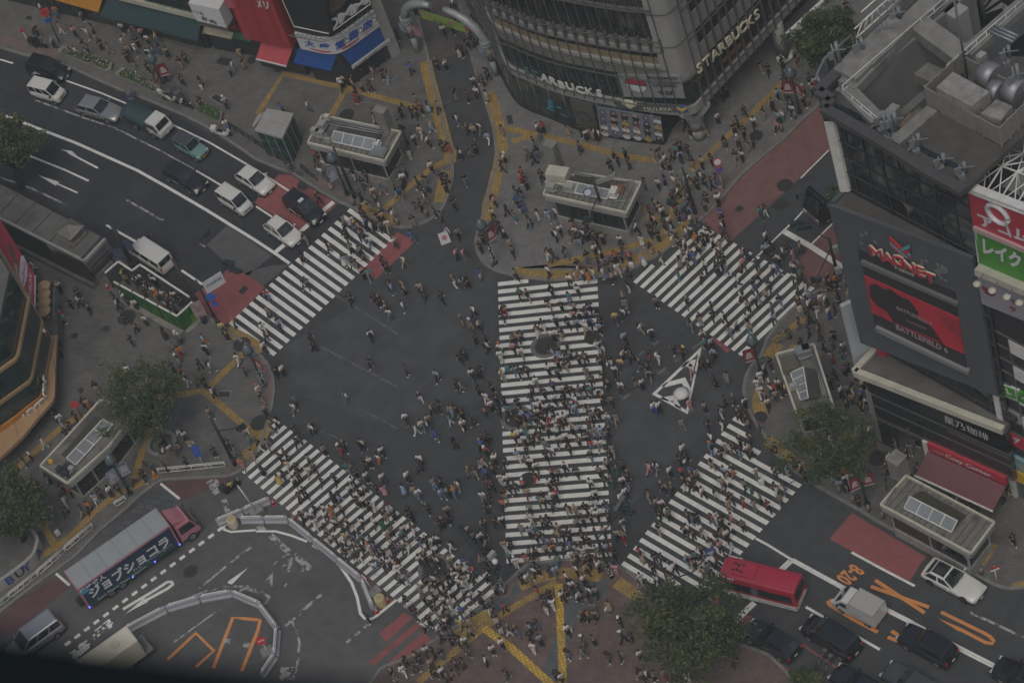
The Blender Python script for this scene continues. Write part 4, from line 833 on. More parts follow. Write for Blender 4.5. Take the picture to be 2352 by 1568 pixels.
 pan('window_sign', q2(((2275,450),(2420,510),(2430,610),(2290,545))), m_signg, .2); st('イ', (2330,2115),(2400,2140),(2320,2050), m_signw, .25,.05)
 pan('window_sign', q2(((2155,610),(2310,680),(2335,770),(2175,700))), mat('grey_window_sign', (.28,.29,.3),.5),.2)
 b = MB(); P = o3(2232,2255,.26); b.tube([P+p.u*(.5*cos(t*pi/10))+UP*(.42*sin(t*pi/10)) for t in range(21)], .12,6,0); fin(b, 'ring_emblem', m_letk); st('E', (2215,2278),(2255,2292),(2208,2238), m_letk, .25,.05)
 pan('window_sign', q2(((2195,835),(2500,985),(2520,1110),(2210,925))), m_signr, .2); st('ア', (2260,2500),(2330,2520),(2245,2445), m_signw, .26,.05)
 pan('shop_panel', q2(((2225,1040),(2500,1200),(2520,1300),(2240,1150))), mat('blue_yellow_sign', (.03,.25,.42),.5, stain=(.6,.42,.03), stain_scale=.5, stain_amt=.9, var=.1),.3); pan('shop_panel', q2(((2238,1170),(2520,1320),(2540,1400),(2255,1270))), m_signy, .35); pan('shop_window', q2(((2265,1270),(2540,1410),(2560,1560),(2290,1390))), mat('teal_glass', (.07,.11,.11),.15),.1)
 # truss behind the top sign
 b = MB(); T0 = o3(1840,200,-.2); T1 = o3(2700,530,-.2); dn = -p.n
 z0 = T0.z; TP = [[T0.lerp(T1, k/6)+dn*(j*2.2)+UP*(.2+(.9 if (j % 2) else 0)) for k in range(7)] for j in range(4)]
 for j in range(4):
  for k in range(7):
   if k < 6: b.tube([TP[j][k], TP[j][k+1]], .07,6)
   if j < 3: b.tube([TP[j][k], TP[j+1][k]], .07,6)
   if j < 3 and k < 6: b.tube([TP[j][k], TP[j+1][k+1]], .05,6); b.tube([TP[j][k+1], TP[j+1][k]], .05,6)
 for j in range(4):
  for k in range(0,7,2): b.tube([TP[j][k], TP[j][k]-UP*2.4], .06,6)
 fin(b, 'sign_truss', m_whitep)
 b = MB(); b.prism([(q.x, q.y) for q in (T0+dn*.3, T1+dn*.3, T1+dn*9, T0+dn*9)], z0-3, z0-2.6); fin(b, 'roof_deck', m_lgrey)
 b = MB(); b.tube([o3(1815,150,.6), o3(2700,490,.6)], .05,6); b.tube([o3(1812,190,.7), o3(2700,530,.7)], .05,6); fin(b, 'walkway_rail', m_whitep)
sign_tower()
# ---- north-west row of shops ----
def awning(name, top, bot, zt, zb, m, parent, o0, mrail=None):
 b = MB(); P = [at(*top[0], zt), at(*top[1], zt), at(*bot[1], zb), at(*bot[0], zb)]
 n = (P[1]-P[0]).cross(P[3]-P[0]).normalized(); n = n if n.z > 0 else -n
 slab(b, P, n, .08); o = b.build(name, m); o.location = o0; o.parent = parent
 b = MB(); b.beam(P[3], P[2], .09,.16); o = b.build('awning_valance', mrail or m); o.location = o0; o.parent = parent
 return P
def shop_row():
 t = lambda i, x, y: (588*i+x/4, y/4)
 m_aw_o = mat('orange_awning', (.44,.2,.02),.7, var=.1, scale=1.5); m_aw_g = mat('dark_teal_awning', (.02,.048,.052),.7, var=.18, scale=1.5); m_aw_r = mat('red_awning', (.4,.06,.07),.7, var=.1, scale=1.5)
 m_aw_b = mat('blue_awning', (.012,.07,.27),.7, var=.1, scale=1.5); m_aw_c = mat('cream_awning', (.4,.36,.27),.7, var=.1, scale=1.5); m_aw_g2 = mat('green_awning', (.02,.1,.055),.7, var=.1, scale=1.5)
 # teal awning building
 A, B_ = at(*t(0,540,-120),4.4), at(*t(0,1790,175),4.4); A = Vector((A.x, A.y, 0)); B_ = Vector((B_.x, B_.y, 0)); p = Plane(A, B_)
 r = empty('shop_building', A, label='low shop building under a long dark teal awning and a short orange one', cat='building'); o0 = -Vector(r.location)
 def fin(b, name, m, r=r, o0=o0): o = b.build(name, m); o.location = o0; o.parent = r; return o
 L = (B_-A).length
 b = MB(); slab(b, [p.p(-14,0,-.2), p.p(L, 0,-.2), p.p(L, 16,-.2), p.p(-14,16,-.2)], p.n, 6); fin(b, 'wall', m_dark)
 awning('awning', (t(0,470,-140), t(0,945,-20)),(t(0,380,-40), t(0,905,112)),4.2,2.6, m_aw_o, r, o0)
 awning('awning', (t(0,1000,-40), t(0,1850,185)),(t(0,915,152), t(0,1818,378)),4.3,2.5, m_aw_g, r, o0)
 b = MB(); slab(b, [p.on(*t(0,1080,-30),.2), p.on(*t(0,1800,150),.2), p.on(*t(0,1810,185),.2), p.on(*t(0,1090,5),.2)], p.n, .3); fin(b, 'cornice', m_cream)
 b = MB(); slab(b, [p.on(*t(0,1310,-10),.1), p.on(*t(0,1790,120),.1), p.on(*t(0,1775,60),.1), p.on(*t(0,1300,-70),.1)], p.n, .1); fin(b, 'upper_window', m_glassg)
 b = MB(); slab(b, [p.p(-10,.2,-.1), p.p(L-.5,.2,-.1), p.p(L-.5,2.5,-.1), p.p(-10,2.5,-.1)], p.n, .1); fin(b, 'shop_window', m_glassb)
 o = wallstretch('neon_lettering', 'ヨミヨミヨミヨミ', p, t(0,1330,25), t(0,1760,135), t(0,1320,-5), mat('neon_green_letter', (.12,.3,.22),.5), None, .22,.0); o.location = o0; o.parent = r
 b = MB(); RR = random.Random(2)
 for k in range(26):
  q = at(*t(0,600+k*12,60+k*2.5),.0); b.box((q.x, q.y, .6+RR.random()*.6),(.35,.35,.4+RR.random()*.5), rz=RR.random(), mi=RR.randint(0,3))
 fin(b, 'shop_goods', [m_signw, mat('goods_blue', (.05,.2,.4),.6), m_signb, mat('goods_tan', (.3,.22,.15),.6)])
 # ramen sign building
 A2, B2 = at(*t(0,1850,250),3.4), at(*t(0,2140,300),3.4); A2 = Vector((A2.x, A2.y, 0)); B2 = Vector((B2.x, B2.y, 0)); p2 = Plane(A2, B2)
 r2 = empty('noodle_shop', A2, label='narrow shop with a big white box sign in brushed black characters', cat='building'); o2 = -Vector(r2.location); f2 = lambda b, n, m: fin(b, n, m, r2, o2); L2 = (B2-A2).length
 b = MB(); slab(b, [p2.p(.1,0,-.3), p2.p(L2+3.5,0,-.3), p2.p(L2+3.5,16,-.3), p2.p(.1,16,-.3)], p2.n, 6); f2(b, 'wall', m_dark)
 q = [(1728,30),(2010,88),(2098,290),(1815,205)]; P = [p2.on(*t(0, x, y),1.2) for x, y in q]
 b = MB(); slab(b, P, p2.n, 1.3); f2(b, 'box_sign', m_signw)
 b = MB(); slab(b, [p2.on(*t(0, x, y),1.25) for x, y in ((1808,195),(2085,262),(2100,292),(1822,232))], p2.n, 1.3); f2(b, 'sign_grille', m_mull)
 for s, bl, br, tl in (('郷土', (1790,120),(1880,145),(1770,92)),('初', (1855,185),(1915,205),(1842,145)),('代', (1925,210),(1995,232),(1912,175))):
  o = wallstretch('sign_lettering', s, p2, *[t(0, *z) for z in (bl, br, tl)], m_letk, None, 1.27,.05); o.location = o2; o.parent = r2
 awning('awning', (t(0,1870,245), t(0,2145,300)),(t(0,1858,300), t(0,2125,358)),3.2,2.6, m_aw_c, r2, o2); awning('awning', (t(0,2150,290), t(0,2440,340)),(t(0,2135,345), t(0,2400,410)),3.2,2.6, m_aw_g2, r2, o2)
 b = MB(); slab(b, [p2.on(*t(0, x, y),.1) for x, y in ((2000,0),(2060,10),(2175,285),(2120,270))], p2.n, .3); f2(b, 'red_pier', m_redfac)
 b = MB(); RR = random.Random(8); c = at(*t(0,2050,372)); 
 for k in range(40): b.ball((c.x+RR.uniform(-.9,.9), c.y+RR.uniform(-.35,.35),.5+RR.random()*.2),.12,6,4, mi=RR.randint(0,1))
 f2(b, 'fruit_display', [m_signr, mat('fruit_yellow', (.5,.3,.05),.6)])
 # red building
 A3, B3 = at(*t(1,0,330),5.2), at(*t(1,305,392),5.2); A3 = Vector((A3.x, A3.y, 0)); B3 = Vector((B3.x, B3.y, 0)); A3 = A3-(B3-A3).normalized()*1.5; p3 = Plane(A3, B3)
 r3 = empty('red_building', A3, label='bright red panelled building with white characters and a pinkish red awning', cat='building'); o3_ = -Vector(r3.location); f3 = lambda b, n, m: fin(b, n, m, r3, o3_); L3 = (B3-A3).length
 b = MB(); slab(b, [p3.p(0,4.4,0), p3.p(L3,4.4,0), p3.p(L3,18,0), p3.p(0,18,0)], p3.n, 5); f3(b, 'wall', m_redfac)
 b = MB(); slab(b, [p3.p(0,0,-.6), p3.p(L3,0,-.6), p3.p(L3,4.4,-.6), p3.p(0,4.4,-.6)], p3.n, 4); f3(b, 'shop_front', m_dark)
 for s, bl, br, tl in (('メ', (15,70),(60,85),(0,-10)),('リ', (75,82),(125,92),(60,10))):
  o = wallstretch('sign_lettering', s, p3, *[t(1, *z) for z in (bl, br, tl)], m_signw, None, .1,.05); o.location = o3_; o.parent = r3
 awning('awning', (t(1,60,350), t(1,352,402)),(t(1,0,545), t(1,278,612)),4.2,2.4, m_aw_r, r3, o3_, m_signw)
 b = MB(); slab(b, [p3.on(*t(0, x, y),.3) for x, y in ((2055,0),(2120,0),(2165,80),(2085,70))], p3.n, .3); f3(b, 'small_sign', mat('pinkish_red_sign', (.45,.1,.14),.5))
 # corner bookshop
 Pc = at(775.5,126,4.5); Pl = at(693,110,4.5); Pr = at(870.5,59,4.5); Pc, Pl, Pr = [Vector((q.x, q.y, 0)) for q in (Pc, Pl, Pr)]
 r4 = empty('corner_bookshop', Pc, label='corner bookshop with blue awnings below a big black billboard', cat='building'); o4 = -Vector(r4.location); f4 = lambda b, n, m: fin(b, n, m, r4, o4)
 pL = Plane(Pl, Pc); pR = Plane(Pc, Pr); LL, LR = (Pc-Pl).length, (Pr-Pc).length
 back = [Pl-pL.n*9, Pr-pR.n*9]
 b = MB(); b.prism([(q.x, q.y) for q in (Pl-pL.n*.1, Pc-pL.n*.1-pR.n*.1, Pr-pR.n*.1, back[1], back[0])], 0,20); f4(b, 'wall', m_dark)
 def band(name, z0, z1, off, m, th=.3):
  b = MB(); polyband(b, smooth_line([Pl, Pl.lerp(Pc, .75), Pc.lerp(Pr, .2), Pr], 5), z0, z1, off, th); return f4(b, name, m)
 sgn = 1
 zs0 = 4.5; zs1 = pL.on(*t(1,380,350)).z; zb0 = pL.on(*t(1,345,250)).z
 band('shop_sign', zs0,6.6,.15, m_signw); band('sign_gap', 6.6,7.4,-.05, m_dark)
 b = MB(); polyband(b, smooth_line([Pl.lerp(Pc, .3), Pl.lerp(Pc, .75), Pc.lerp(Pr, .2), Pc.lerp(Pr, .55)], 5),4.75,4.9,.2,.1); f4(b, 'red_stripe', m_signr)
 for s, bl, br, tl, P_ in (('大', (455,425),(545,445),(440,365), pL),('盛', (585,455),(690,470),(570,395), pL),('堂', (735,465),(825,420),(725,395), pR),('書', (860,385),(945,335),(850,305), pR),('店', (985,300),(1075,245),(975,220), pR)):
  o = wallstretch('sign_lettering', s, P_, *[t(1, *z) for z in (bl, br, tl)], m_signb, None, .24,.04); o.location = o4; o.parent = r4
 o = wallstretch('sign_lettering', 'BOOKS TAISEIDO', pR, t(1,1000,322), t(1,1108,245), t(1,996,305), m_signr, None, .3,.0); o.location = o4; o.parent = r4
 b = MB(); slab(b, [pL.on(*t(1, x, y),.5) for x, y in ((150,-230),(600,-230),(690,325),(340,255))], pL.n, .5); f4(b, 'billboard', m_black)
 b = MB(); slab(b, [pR.on(*t(1, x, y),.5) for x, y in ((690,325),(1062,42),(1000,-250),(600,-230))], pR.n, .5); f4(b, 'billboard', m_black)
 b = MB()
 for P_, q in ((pL, ((240,0),(350,245),(670,312))),(pR, ((670,312),(1050,40),(1040,-30)))):
  Q = [P_.on(*t(1, *z),.56) for z in q]
  for i in range(len(Q)-1): b.beam(Q[i], Q[i+1], .07,.07)
 f4(b, 'billboard_border', m_letw)
 for s, bl, br, tl in (('D', (680,300),(775,222),(648,212)),('M', (770,228),(905,125),(745,140)),('M', (890,140),(1040,20),(870,60))):
  o = wallstretch('sign_lettering', s, pR, *[t(1, *z) for z in (bl, br, tl)], m_signw, None, .58,.03); o.location = o4; o.parent = r4
 b = MB(); slab(b, [pR.on(*t(1, x, y),.56) for x, y in ((640,-20),(720,-10),(830,0),(800,60),(735,100),(690,140),(650,60),(575,65))], pR.n, .03); f4(b, 'billboard_picture', mat('dim_portrait', (.1,.075,.06),.6, var=.5, scale=2, stain=(.03,.025,.022), stain_scale=1))
 awning('awning', (t(1,388,440), t(1,742,515)),(t(1,345,575), t(1,690,650)),4.2,2.5, m_aw_b, r4, o4); awning('awning', (t(1,790,500), t(1,1168,225)),(t(1,885,612), t(1,1258,325)),4.2,2.5, m_aw_b, r4, o4)
 Pa, Pb = at(*t(1,890,640),2.2), at(*t(1,1235,385),2.2); pk = Plane(Pa, Pb); b = MB(); slab(b, [Pa, Pb, Pb+UP*.45, Pa+UP*.45], pk.n, .05); f4(b, 'hanging_banner', m_signw)
 o = wallstretch('sign_lettering', '都心の本屋大盛堂書店 渋谷中心', pk, t(1,905,632), t(1,1225,390), t(1,900,610), m_letk, None, .02,.0); o.location = o4; o.parent = r4
 q = at(*t(1,830,690)); b = MB(); b.box((q.x, q.y, .9),(2.6,1.5,1.8), rz=atan2(pL.u.y, pL.u.x)); f4(b, 'corner_stand', m_lgrey)
 b = MB(); ps = Plane(Pc, Pr)
 for k, (x, y) in enumerate(((765,600),(835,610),(865,660))):
  g = at(*t(1, x, y),1.2); g = g+(-pL.n*-.2); b.box(g+pL.n*.3,(.9,.06,.8 if k == 1 else .5), rz=atan2(pL.u.y, pL.u.x), mi=k % 2)
 f4(b, 'notice_board', [mat('notice_brown', (.15,.08,.07),.6, var=.4, scale=4), m_signw])
 b = MB()
 for k in range(8):
  Q = pR.p(.4+k*LR/8,7.3,.5); b.tube([Q, Q+pR.n*.9+UP*.3], .04,5)
  Q = pL.p(.4+k*LL/8,7.2,.5); b.tube([Q, Q+pL.n*.7+UP*.2], .04,5)
 b.tube([pL.p(.2,7.5,1.2), pL.p(LL-.6,7.5,1.2), pR.p(.6,7.5,1.3), pR.p(LR, 7.5,1.3)], .05,5); b.tube([pL.p(.2,6.9,.8), pL.p(LL-.6,6.9,.8), pR.p(.6,6.9,.9), pR.p(LR, 6.9,.9)], .04,5)
 f4(b, 'sign_gantry', m_steel)
 b = MB()
 for x, y in ((840,375),(962,278),(1088,182)): Q = pR.on(*t(1, x, y),1.2); b.ball(Q, .3,8,5,0,(1,1,.6)); b.tube([Q, Q-pR.n*1.0+UP*.4], .04,5)
 f4(b, 'sign_lamp', m_steel)
 b = MB(); b.box(Pr+pR.u*.5+UP*4.5-pR.n*.3,(1.0,.8,9), rz=atan2(pR.u.y, pR.u.x)); f4(b, 'end_pier', m_lgrey)
shop_row()
# ---- west corner building with the gold cornice ----
def west_building():
 t2 = lambda x, y: (x/4,784+y/4); t1 = lambda x, y: (x/4,392+y/4)
 r = empty('gold_trim_building', at(60,960), label='gold trimmed corner shop building with a red pop-up sign', cat='building'); o0 = -Vector(r.location)
 def fin(b, name, m): o = b.build(name, m); o.location = o0; o.parent = r; return o
 z = 2.4
 out = [at(*t2(*q), z) for q in ((528,-60),(520,0),(500,495),(485,540),(190,890),(-20,1085),(-200,1240))]; inn = [at(*t2(*q), z) for q in ((398,-60),(398,0),(395,480),(385,530),(120,745),(-20,850),(-200,1000))]
 b = MB(); b.loft([[o, i, i-UP*.35, o-UP*.35] for o, i in zip(out, inn)]); fin(b, 'canopy', m_tan)
 fas = [at(*t2(*q), z+.3) for q in ((385,-60),(384,0),(382,470),(370,520),(115,725),(-20,822),(-200,960))]
 b = MB(); polyband(b, [Vector((q.x, q.y, 0)) for q in fas][::1], z-.3, z+.55,.05,.15); o = fin(b, 'fascia', m_orangep)
 gl = [at(*t1(-160,535),4.4), at(*t1(395,1470),4.2)]+[at(*t2(*q),2.7) for q in ((356,490),(345,512),(-20,775),(-200,900))]; gl = [Vector((q.x, q.y, 0)) for q in gl]
 b = MB(); polyband(b, gl, 2.6,5.1,0,.3); fin(b, 'window_band', m_glassg); b = MB(); polyband(b, gl, 5.4,8.2,0,.3); polyband(b, gl, 8.5,12,.2,.3); fin(b, 'window_band', m_glassg)
 b = MB(); polyband(b, gl, 2.6,2.85,-.12,.25); polyband(b, gl, 5.05,5.4,-.15,.3); polyband(b, gl, 8.2,8.5,-.15,.3); fin(b, 'gold_trim', m_gold)
 b = MB(); inner = [q for q in gl]; polyband(b, gl, 0,2.5,.3,.3); fin(b, 'shop_front', m_dark)
 b = MB(); g1 = [at(*t2(*q)) for q in ((430,830),(300,820),(90,980))]; polyband(b, [Vector((q.x, q.y, 0)) for q in [at(*t2(400,700)), at(*t2(300,820)), at(*t2(190,900))]], 0,2.6,0,.1); fin(b, 'glass_display', m_glassg)
 ins = [gl[-1]+Vector((-8,-4,0)), gl[0]+Vector((-14,0,0))]
 b = MB(); b.prism([(q.x, q.y) for q in gl+ins], 12,12.3); fin(b, 'roof', m_concd)
 # lettering on the fascia
 pS = Plane(fas[3], fas[5]); pE = Plane(fas[1], fas[2])
 for ch, x, y in zip("L'OCC", (238,262,288,345,385),(690,670,645,600,565)):
  P = pS.on(*t2(x, y),.45); uu = pS.u if px(P+pS.u)[0] > px(P)[0] else -pS.u; o = text('sign_lettering', ch, P, uu, UP, 1.15, m_letw, None, bold=.01, depth=.06); o.location = P+o0; o.parent = r
 for ch, x, y in zip('ITANE', (410,412,413,414,414),(500,460,425,390,355)):
  P = pE.on(*t2(x, y),.45); uu = pE.u if px(P+pE.u)[1] < px(P)[1] else -pE.u; o = text('sign_lettering', ch, P, uu, UP, 1.15, m_letw, None, bold=.01, depth=.06); o.location = P+o0; o.parent = r
 # lower small awning with stands
 awn = [at(*t2(*q), h) for q, h in (((185,880),2.4),((190,905),2.0),((-20,1080),2.0),((-20,1050),2.4))]; b = MB(); slab(b, awn, UP, .08); fin(b, 'awning', m_orangep)
 # inclined red pop-up sign above the terrace
 Q = [at(*t1(*q), h) for q, h in (((-30,400),4.0),((325,965),4.0),((321,1288),4.9),((-30,760),4.9))]; n = (Q[1]-Q[0]).cross(Q[3]-Q[0]).normalized(); n = n if n.z > 0 else -n
 b = MB(); slab(b, Q, n, .3); fin(b, 'red_sign', m_signr)
 b = MB(); b.tube([Q[3]+n*.1, at(*t1(410,1480),4.9)], .12,6); b.beam(Q[1], Q[2], .12,.12); fin(b, 'sign_tube', m_whitep)
 onS = lambda x, y, off=.03: (lambda d: CAMP+d*((Q[0]+n*off-CAMP).dot(n)/d.dot(n)))(at(*t1(x, y))-CAMP)
 b = MB(); slab(b, [onS(x, y, .05) for x, y in ((190,785),(215,780),(250,860),(250,960),(220,1080),(200,1060),(175,960))], n, .04); fin(b, 'sign_bubble', m_signw)
 b = MB(); slab(b, [onS(x, y, .04) for x, y in ((120,850),(150,845),(165,900),(190,1040),(170,1045),(130,960))], n, .03); fin(b, 'sign_burst', mat('mustard_sign', (.32,.22,.05),.5))
 b = MB(); slab(b, [onS(x, y, .04) for x, y in ((80,655),(130,720),(165,860),(140,840),(85,740))], n, .03); fin(b, 'sign_picture', mat('brown_picture', (.14,.08,.055),.6, var=.4, scale=1.5))
 def ss(s, bl, br, tl, m, bo=.02):
  A, B_, D = onS(*bl, .08), onS(*br, .08), onS(*tl, .08); o = text('sign_lettering', s, (0,0,0),(1,0,0),(0,1,0),1.0, m, bold=bo); vs = o.data.vertices; x0 = min(v.co.x for v in vs); x1 = max(v.co.x for v in vs); y0 = min(v.co.y for v in vs); y1 = max(v.co.y for v in vs)
  for v in vs: v.co = A+(B_-A)*((v.co.x-x0)/(x1-x0))+(D-A)*((v.co.y-y0)/(y1-y0))
  o.location = o0; o.parent = r
 ss('ITZLIVE', (290,1170),(292,955),(265,1150), m_signw); ss('SHOPPING!', (220,1045),(240,845),(202,1030), m_signr); ss('さくっと', (205,960),(215,840),(190,950), m_signr); ss('CUTPAN', (175,1030),(155,870),(160,1020), m_letw, .0)
 # orange facade panels and terrace with parasols' round tables
 b = MB(); P = [at(*t1(*q), h) for q, h in (((140,1050),4.8),((410,1480),4.8),((405,1620),2.6),((140,1240),3.2))]; nn = (P[1]-P[0]).cross(P[3]-P[0]).normalized(); nn = nn if nn.z > 0 else -nn; slab(b, P, nn, .2); fin(b, 'orange_panel', m_orangep)
 b = MB(); P = [at(*t1(*q),1.8) for q in ((370,1020),(440,1040),(530,1240),(528,1440),(520,1500),(410,1500),(370,1370))]; b.prism([(q.x, q.y) for q in P], .1,1.8); fin(b, 'terrace', m_concd)
 b = MB(); e = [at(*t1(*q),1.8) for q in ((435,1040),(535,1110),(530,1420),(440,1440))]; polyband(b, [Vector((q.x, q.y, 0)) for q in e[:3]], 1.8,2.9,0,.06); fin(b, 'glass_balustrade', mat('pale_balustrade_glass', (.16,.19,.19),.2, var=.3, scale=1.5))
 for k, (x, y) in enumerate(((402,1058),(402,1135),(402,1212),(402,1290))):
  c = at(*t1(x, y),2.6); b = MB(); b.cyl(c-UP*.03,.62,.06,20); b.cyl(c-UP*.8,.05,.8,8); b.cyl(c-UP*.8,.3,.04,12)
  o = b.build('terrace_table', mat('pale_wood_top', (.42,.29,.16),.5, var=.15, scale=3), origin=tuple(c-UP*.8))
  tag(o, ['round pale wood terrace table nearest the red sign', 'second round terrace table from the red sign', 'third round terrace table from the red sign', 'round terrace table nearest the orange panels'][k], 'table', 'round tables on the terrace')
west_building()
# ---------------- station entrances, shelters, street furniture ----------------
m_tilew = tiles(mat('white_wall_tiles', (.3,.3,.28),.5, var=.1, scale=1.5, stain=(.2,.2,.18), stain_scale=.6),.3,.15,0, dark=.6, mortar=.015)
m_skyl = mat('skylight_panel', (.22,.24,.25),.25, var=.1, scale=.6, stain=(.15,.165,.17), stain_scale=.4)
m_skyd = mat('skylight_back', (.075,.075,.06),.35, var=.2, scale=.7)
m_roofc = mat('stained_roof_slab', (.15,.148,.135),.88, var=.3, scale=1.3, bump=.3, stain=(.06,.057,.05), stain_scale=.8, stain_amt=.9)
m_pole = mat('dark_pole', (.035,.035,.038),.55,.2, var=.15, scale=3)
m_poleb = mat('brown_pole', (.05,.038,.034),.55,.2, var=.15, scale=3)
m_poleg = mat('green_lamp_post', (.03,.05,.05),.5,.3, var=.2, scale=3)
m_lampc = mat('lamp_hood', (.12,.15,.16),.35,.3, var=.1, scale=2)
m_cone = mat('cone_red', (.5,.05,.03),.6, var=.08, scale=4)
m_iron = mat('grey_post', (.3,.31,.32),.5,.3, var=.1, scale=3)
def obj_at(b, name, m, P): return b.build(name, m, origin=tuple(P))
class Rig:
 """an Empty with parts given in world coordinates"""
 def __init__(s, name, loc, label, cat, group=None): s.r = empty(name, loc, label=label, cat=cat, group=group); s.o = -Vector(loc)
 def add(s, b, name, m, parent=None):
  o = b.build(name, m)
  o.parent = parent or s.r; o.location = s.o if parent is None else Vector((0,0,0))
  return o
def g0(x, y, h=0.0): p = at(x, y, h); return Vector((p.x, p.y, 0))
def entrance(label, roof, h, sky=None, ac=(), pipes=(), shrink=.84, chimney=None):
 P = [at(*q, h) for q in roof]; cen = sum(P, Vector())/len(P); R_ = Rig('station_entrance', (cen.x, cen.y, .12), label, 'station entrance', 'station entrance roofs')
 n = len(P); q2 = [(p.x, p.y) for p in P]; ins = [cen+(p-cen)*shrink for p in P]; i2 = [Vector((p.x, p.y, 0)) for p in ins]
 b = MB(); b.prism(q2, h-.55, h-.12); R_.add(b, 'roof', m_roofc)
 b = MB()
 for i in range(n): b.beam(P[i]-UP*.08, P[(i+1) % n]-UP*.08,.17,.26)
 R_.add(b, 'roof_rim', m_cream)
 b = MB(); i3 = [cen+(p-cen)*.975 for p in P]
 for i in range(n): b.beam(i3[i]-UP*.5, i3[(i+1) % n]-UP*.5,.2,.5)
 R_.add(b, 'fascia', m_lgrey)
 b = MB()
 for i in range(n):
  p, q = i2[i], i2[(i+1) % n]; b.beam(p+UP*.62, q+UP*.62,.3,1.0)
 R_.add(b, 'low_wall', m_tilew)
 b = MB()
 for i in range(n): p, q = i2[i], i2[(i+1) % n]; b.beam(p+UP*(1.12+(h-1.7)/2), q+UP*(1.12+(h-1.7)/2),.06, h-1.7)
 R_.add(b, 'glazing', m_glass)
 b = MB()
 for i in range(n):
  p, q = i2[i], i2[(i+1) % n]; k = max(1, int((q-p).length/2.4))
  for j in range(k): c = p.lerp(q, j/k); b.box(c+UP*((h+.6)/2),(.16,.16, h-1.2))
 R_.add(b, 'frame_posts', m_iron)
 b = MB(); RR = random.Random(int(cen.x*10))
 e0, e1 = P[0], P[1]; e3 = P[-1]
 for k in range(1,15): a = P[0].lerp(P[1], k/15); c = P[-1].lerp(P[-2], k/15); b.beam(a.lerp(c, .06)-UP*.08, a.lerp(c, .94)-UP*.08,.07,.07)
 R_.add(b, 'roof_ribs', m_concd)
 if sky:
  A, B_, Cc, D = [at(*q, h) for q in sky[:4]]; E_, F_ = [at(*q, h) for q in sky[4:6]]
  A = at(*sky[0], h+.75); B_ = at(*sky[1], h+.75)
  b = MB(); b.poly([A, B_, Cc, D], 0); b.poly([A, B_, F_, E_], 1); b.poly([A, D, E_], 1); b.poly([B_, Cc, F_], 1)
  for p in (D, Cc, E_, F_): pass
  sk = R_.add(b, 'skylight', [m_skyl, m_skyd])
  b = MB(); ns = 4
  for k in range(ns+1): b.beam(A.lerp(B_, k/ns)+UP*.03, D.lerp(Cc, k/ns)+UP*.03,.07,.07)
  b.beam(A+UP*.03, B_+UP*.03,.08,.08); b.beam(D+UP*.03, Cc+UP*.03,.08,.08); R_.add(b, 'skylight_frame', m_whitep)
 for k, (x, y, sx, sy, sz, mm) in enumerate(ac):
  c = at(x, y, h); b = MB(); b.box(c+UP*(sz/2+.12),(sx, sy, sz), rz=atan2((P[1]-P[0]).y, (P[1]-P[0]).x)); b.box(c+UP*.1,(sx*1.2, sy*1.2,.12), rz=atan2((P[1]-P[0]).y, (P[1]-P[0]).x)); R_.add(b, 'roof_unit', mm)
 if pipes:
  b = MB()
  for pp in pipes: b.tube([at(*q, h)+UP*.18 for q in pp], .055,6)
  R_.add(b, 'roof_pipes', m_steel)
 if chimney:
  a, c, hh = chimney; p, q = at(*a, h), at(*c, h); b = MB(); b.beam(p+UP*(hh/2-.3), q+UP*(hh/2-.3),1.0, hh); b.beam(p+UP*(hh-.28), q+UP*(hh-.28),1.15,.12); R_.add(b, 'vent_tower', m_conc)
 return R_
t = lambda i, j, x, y: (588*i+x/4,392*j+y/4)
E1 = entrance('station entrance by the glass lift box, roof crowded with pipes', [(740.5,265),(920.5,302.5),(884,369.5),(706.7,327.5)], 4.0,
 [t(1,0,715,1205), t(1,0,1100,1285), t(1,0,1065,1385), t(1,0,692,1300), t(1,0,780,1150), t(1,0,1165,1235)],
 [(*t(1,0,560,1235),.8,.5,.6, m_lgrey),(*t(1,0,600,1250),.8,.5,.6, m_lgrey),(*t(1,0,615,1170),.7,.7,.5, m_lgrey),(*t(1,0,660,1095),.5,.4,.4, m_cream),(*t(1,0,1115,1335),.6,.5,.4, m_whitep),(*t(1,0,1130,1400),1.2,.9,.15, m_steel),(*t(1,0,670,1305),.5,.3,.4, m_lgrey)],
 [[t(1,0,640,1100), t(1,0,1150,1200)], [t(1,0,650,1120), t(1,0,1150,1225)], [t(1,0,640,1140), t(1,0,720,1160), t(1,0,1140,1240)], [t(1,0,560,1300), t(1,0,640,1200), t(1,0,700,1100)], [t(1,0,1150,1220), t(1,0,1180,1260), t(1,0,1100,1380)]], chimney=(t(1,0,1185,1200), t(1,0,1225,1140),2.6))
E2 = entrance('station entrance below the glass building with a tall vent at its corner', [(1273.5,390),(1472,419),(1438.5,488),(1248,446)], 4.0,
 [t(2,1,510,95), t(2,1,908,180), t(2,1,872,262), t(2,1,478,190), t(2,1,560,30), t(2,1,955,118)],
 [(*t(2,1,440,80),1.9,1.1,1.0, m_cream),(*t(2,1,365,170),.8,.6,.5, m_lgrey),(*t(2,1,535,180),.8,.6,.6, m_lgrey),(*t(2,1,945,225),.6,.8,.6, m_whitep),(*t(2,1,955,180),1.2,.8,.2, mat('rust_tray', (.2,.1,.06),.8, var=.3, scale=3))],
 [[t(2,1,330,190), t(2,1,430,200), t(2,1,450,150)], [t(2,1,540,20), t(2,1,950,100), t(2,1,1130,110)], [t(2,1,900,300), t(2,1,1000,290), t(2,1,1060,300)]], chimney=(t(2,0,385,1545), t(2,0,430,1480),3.0))
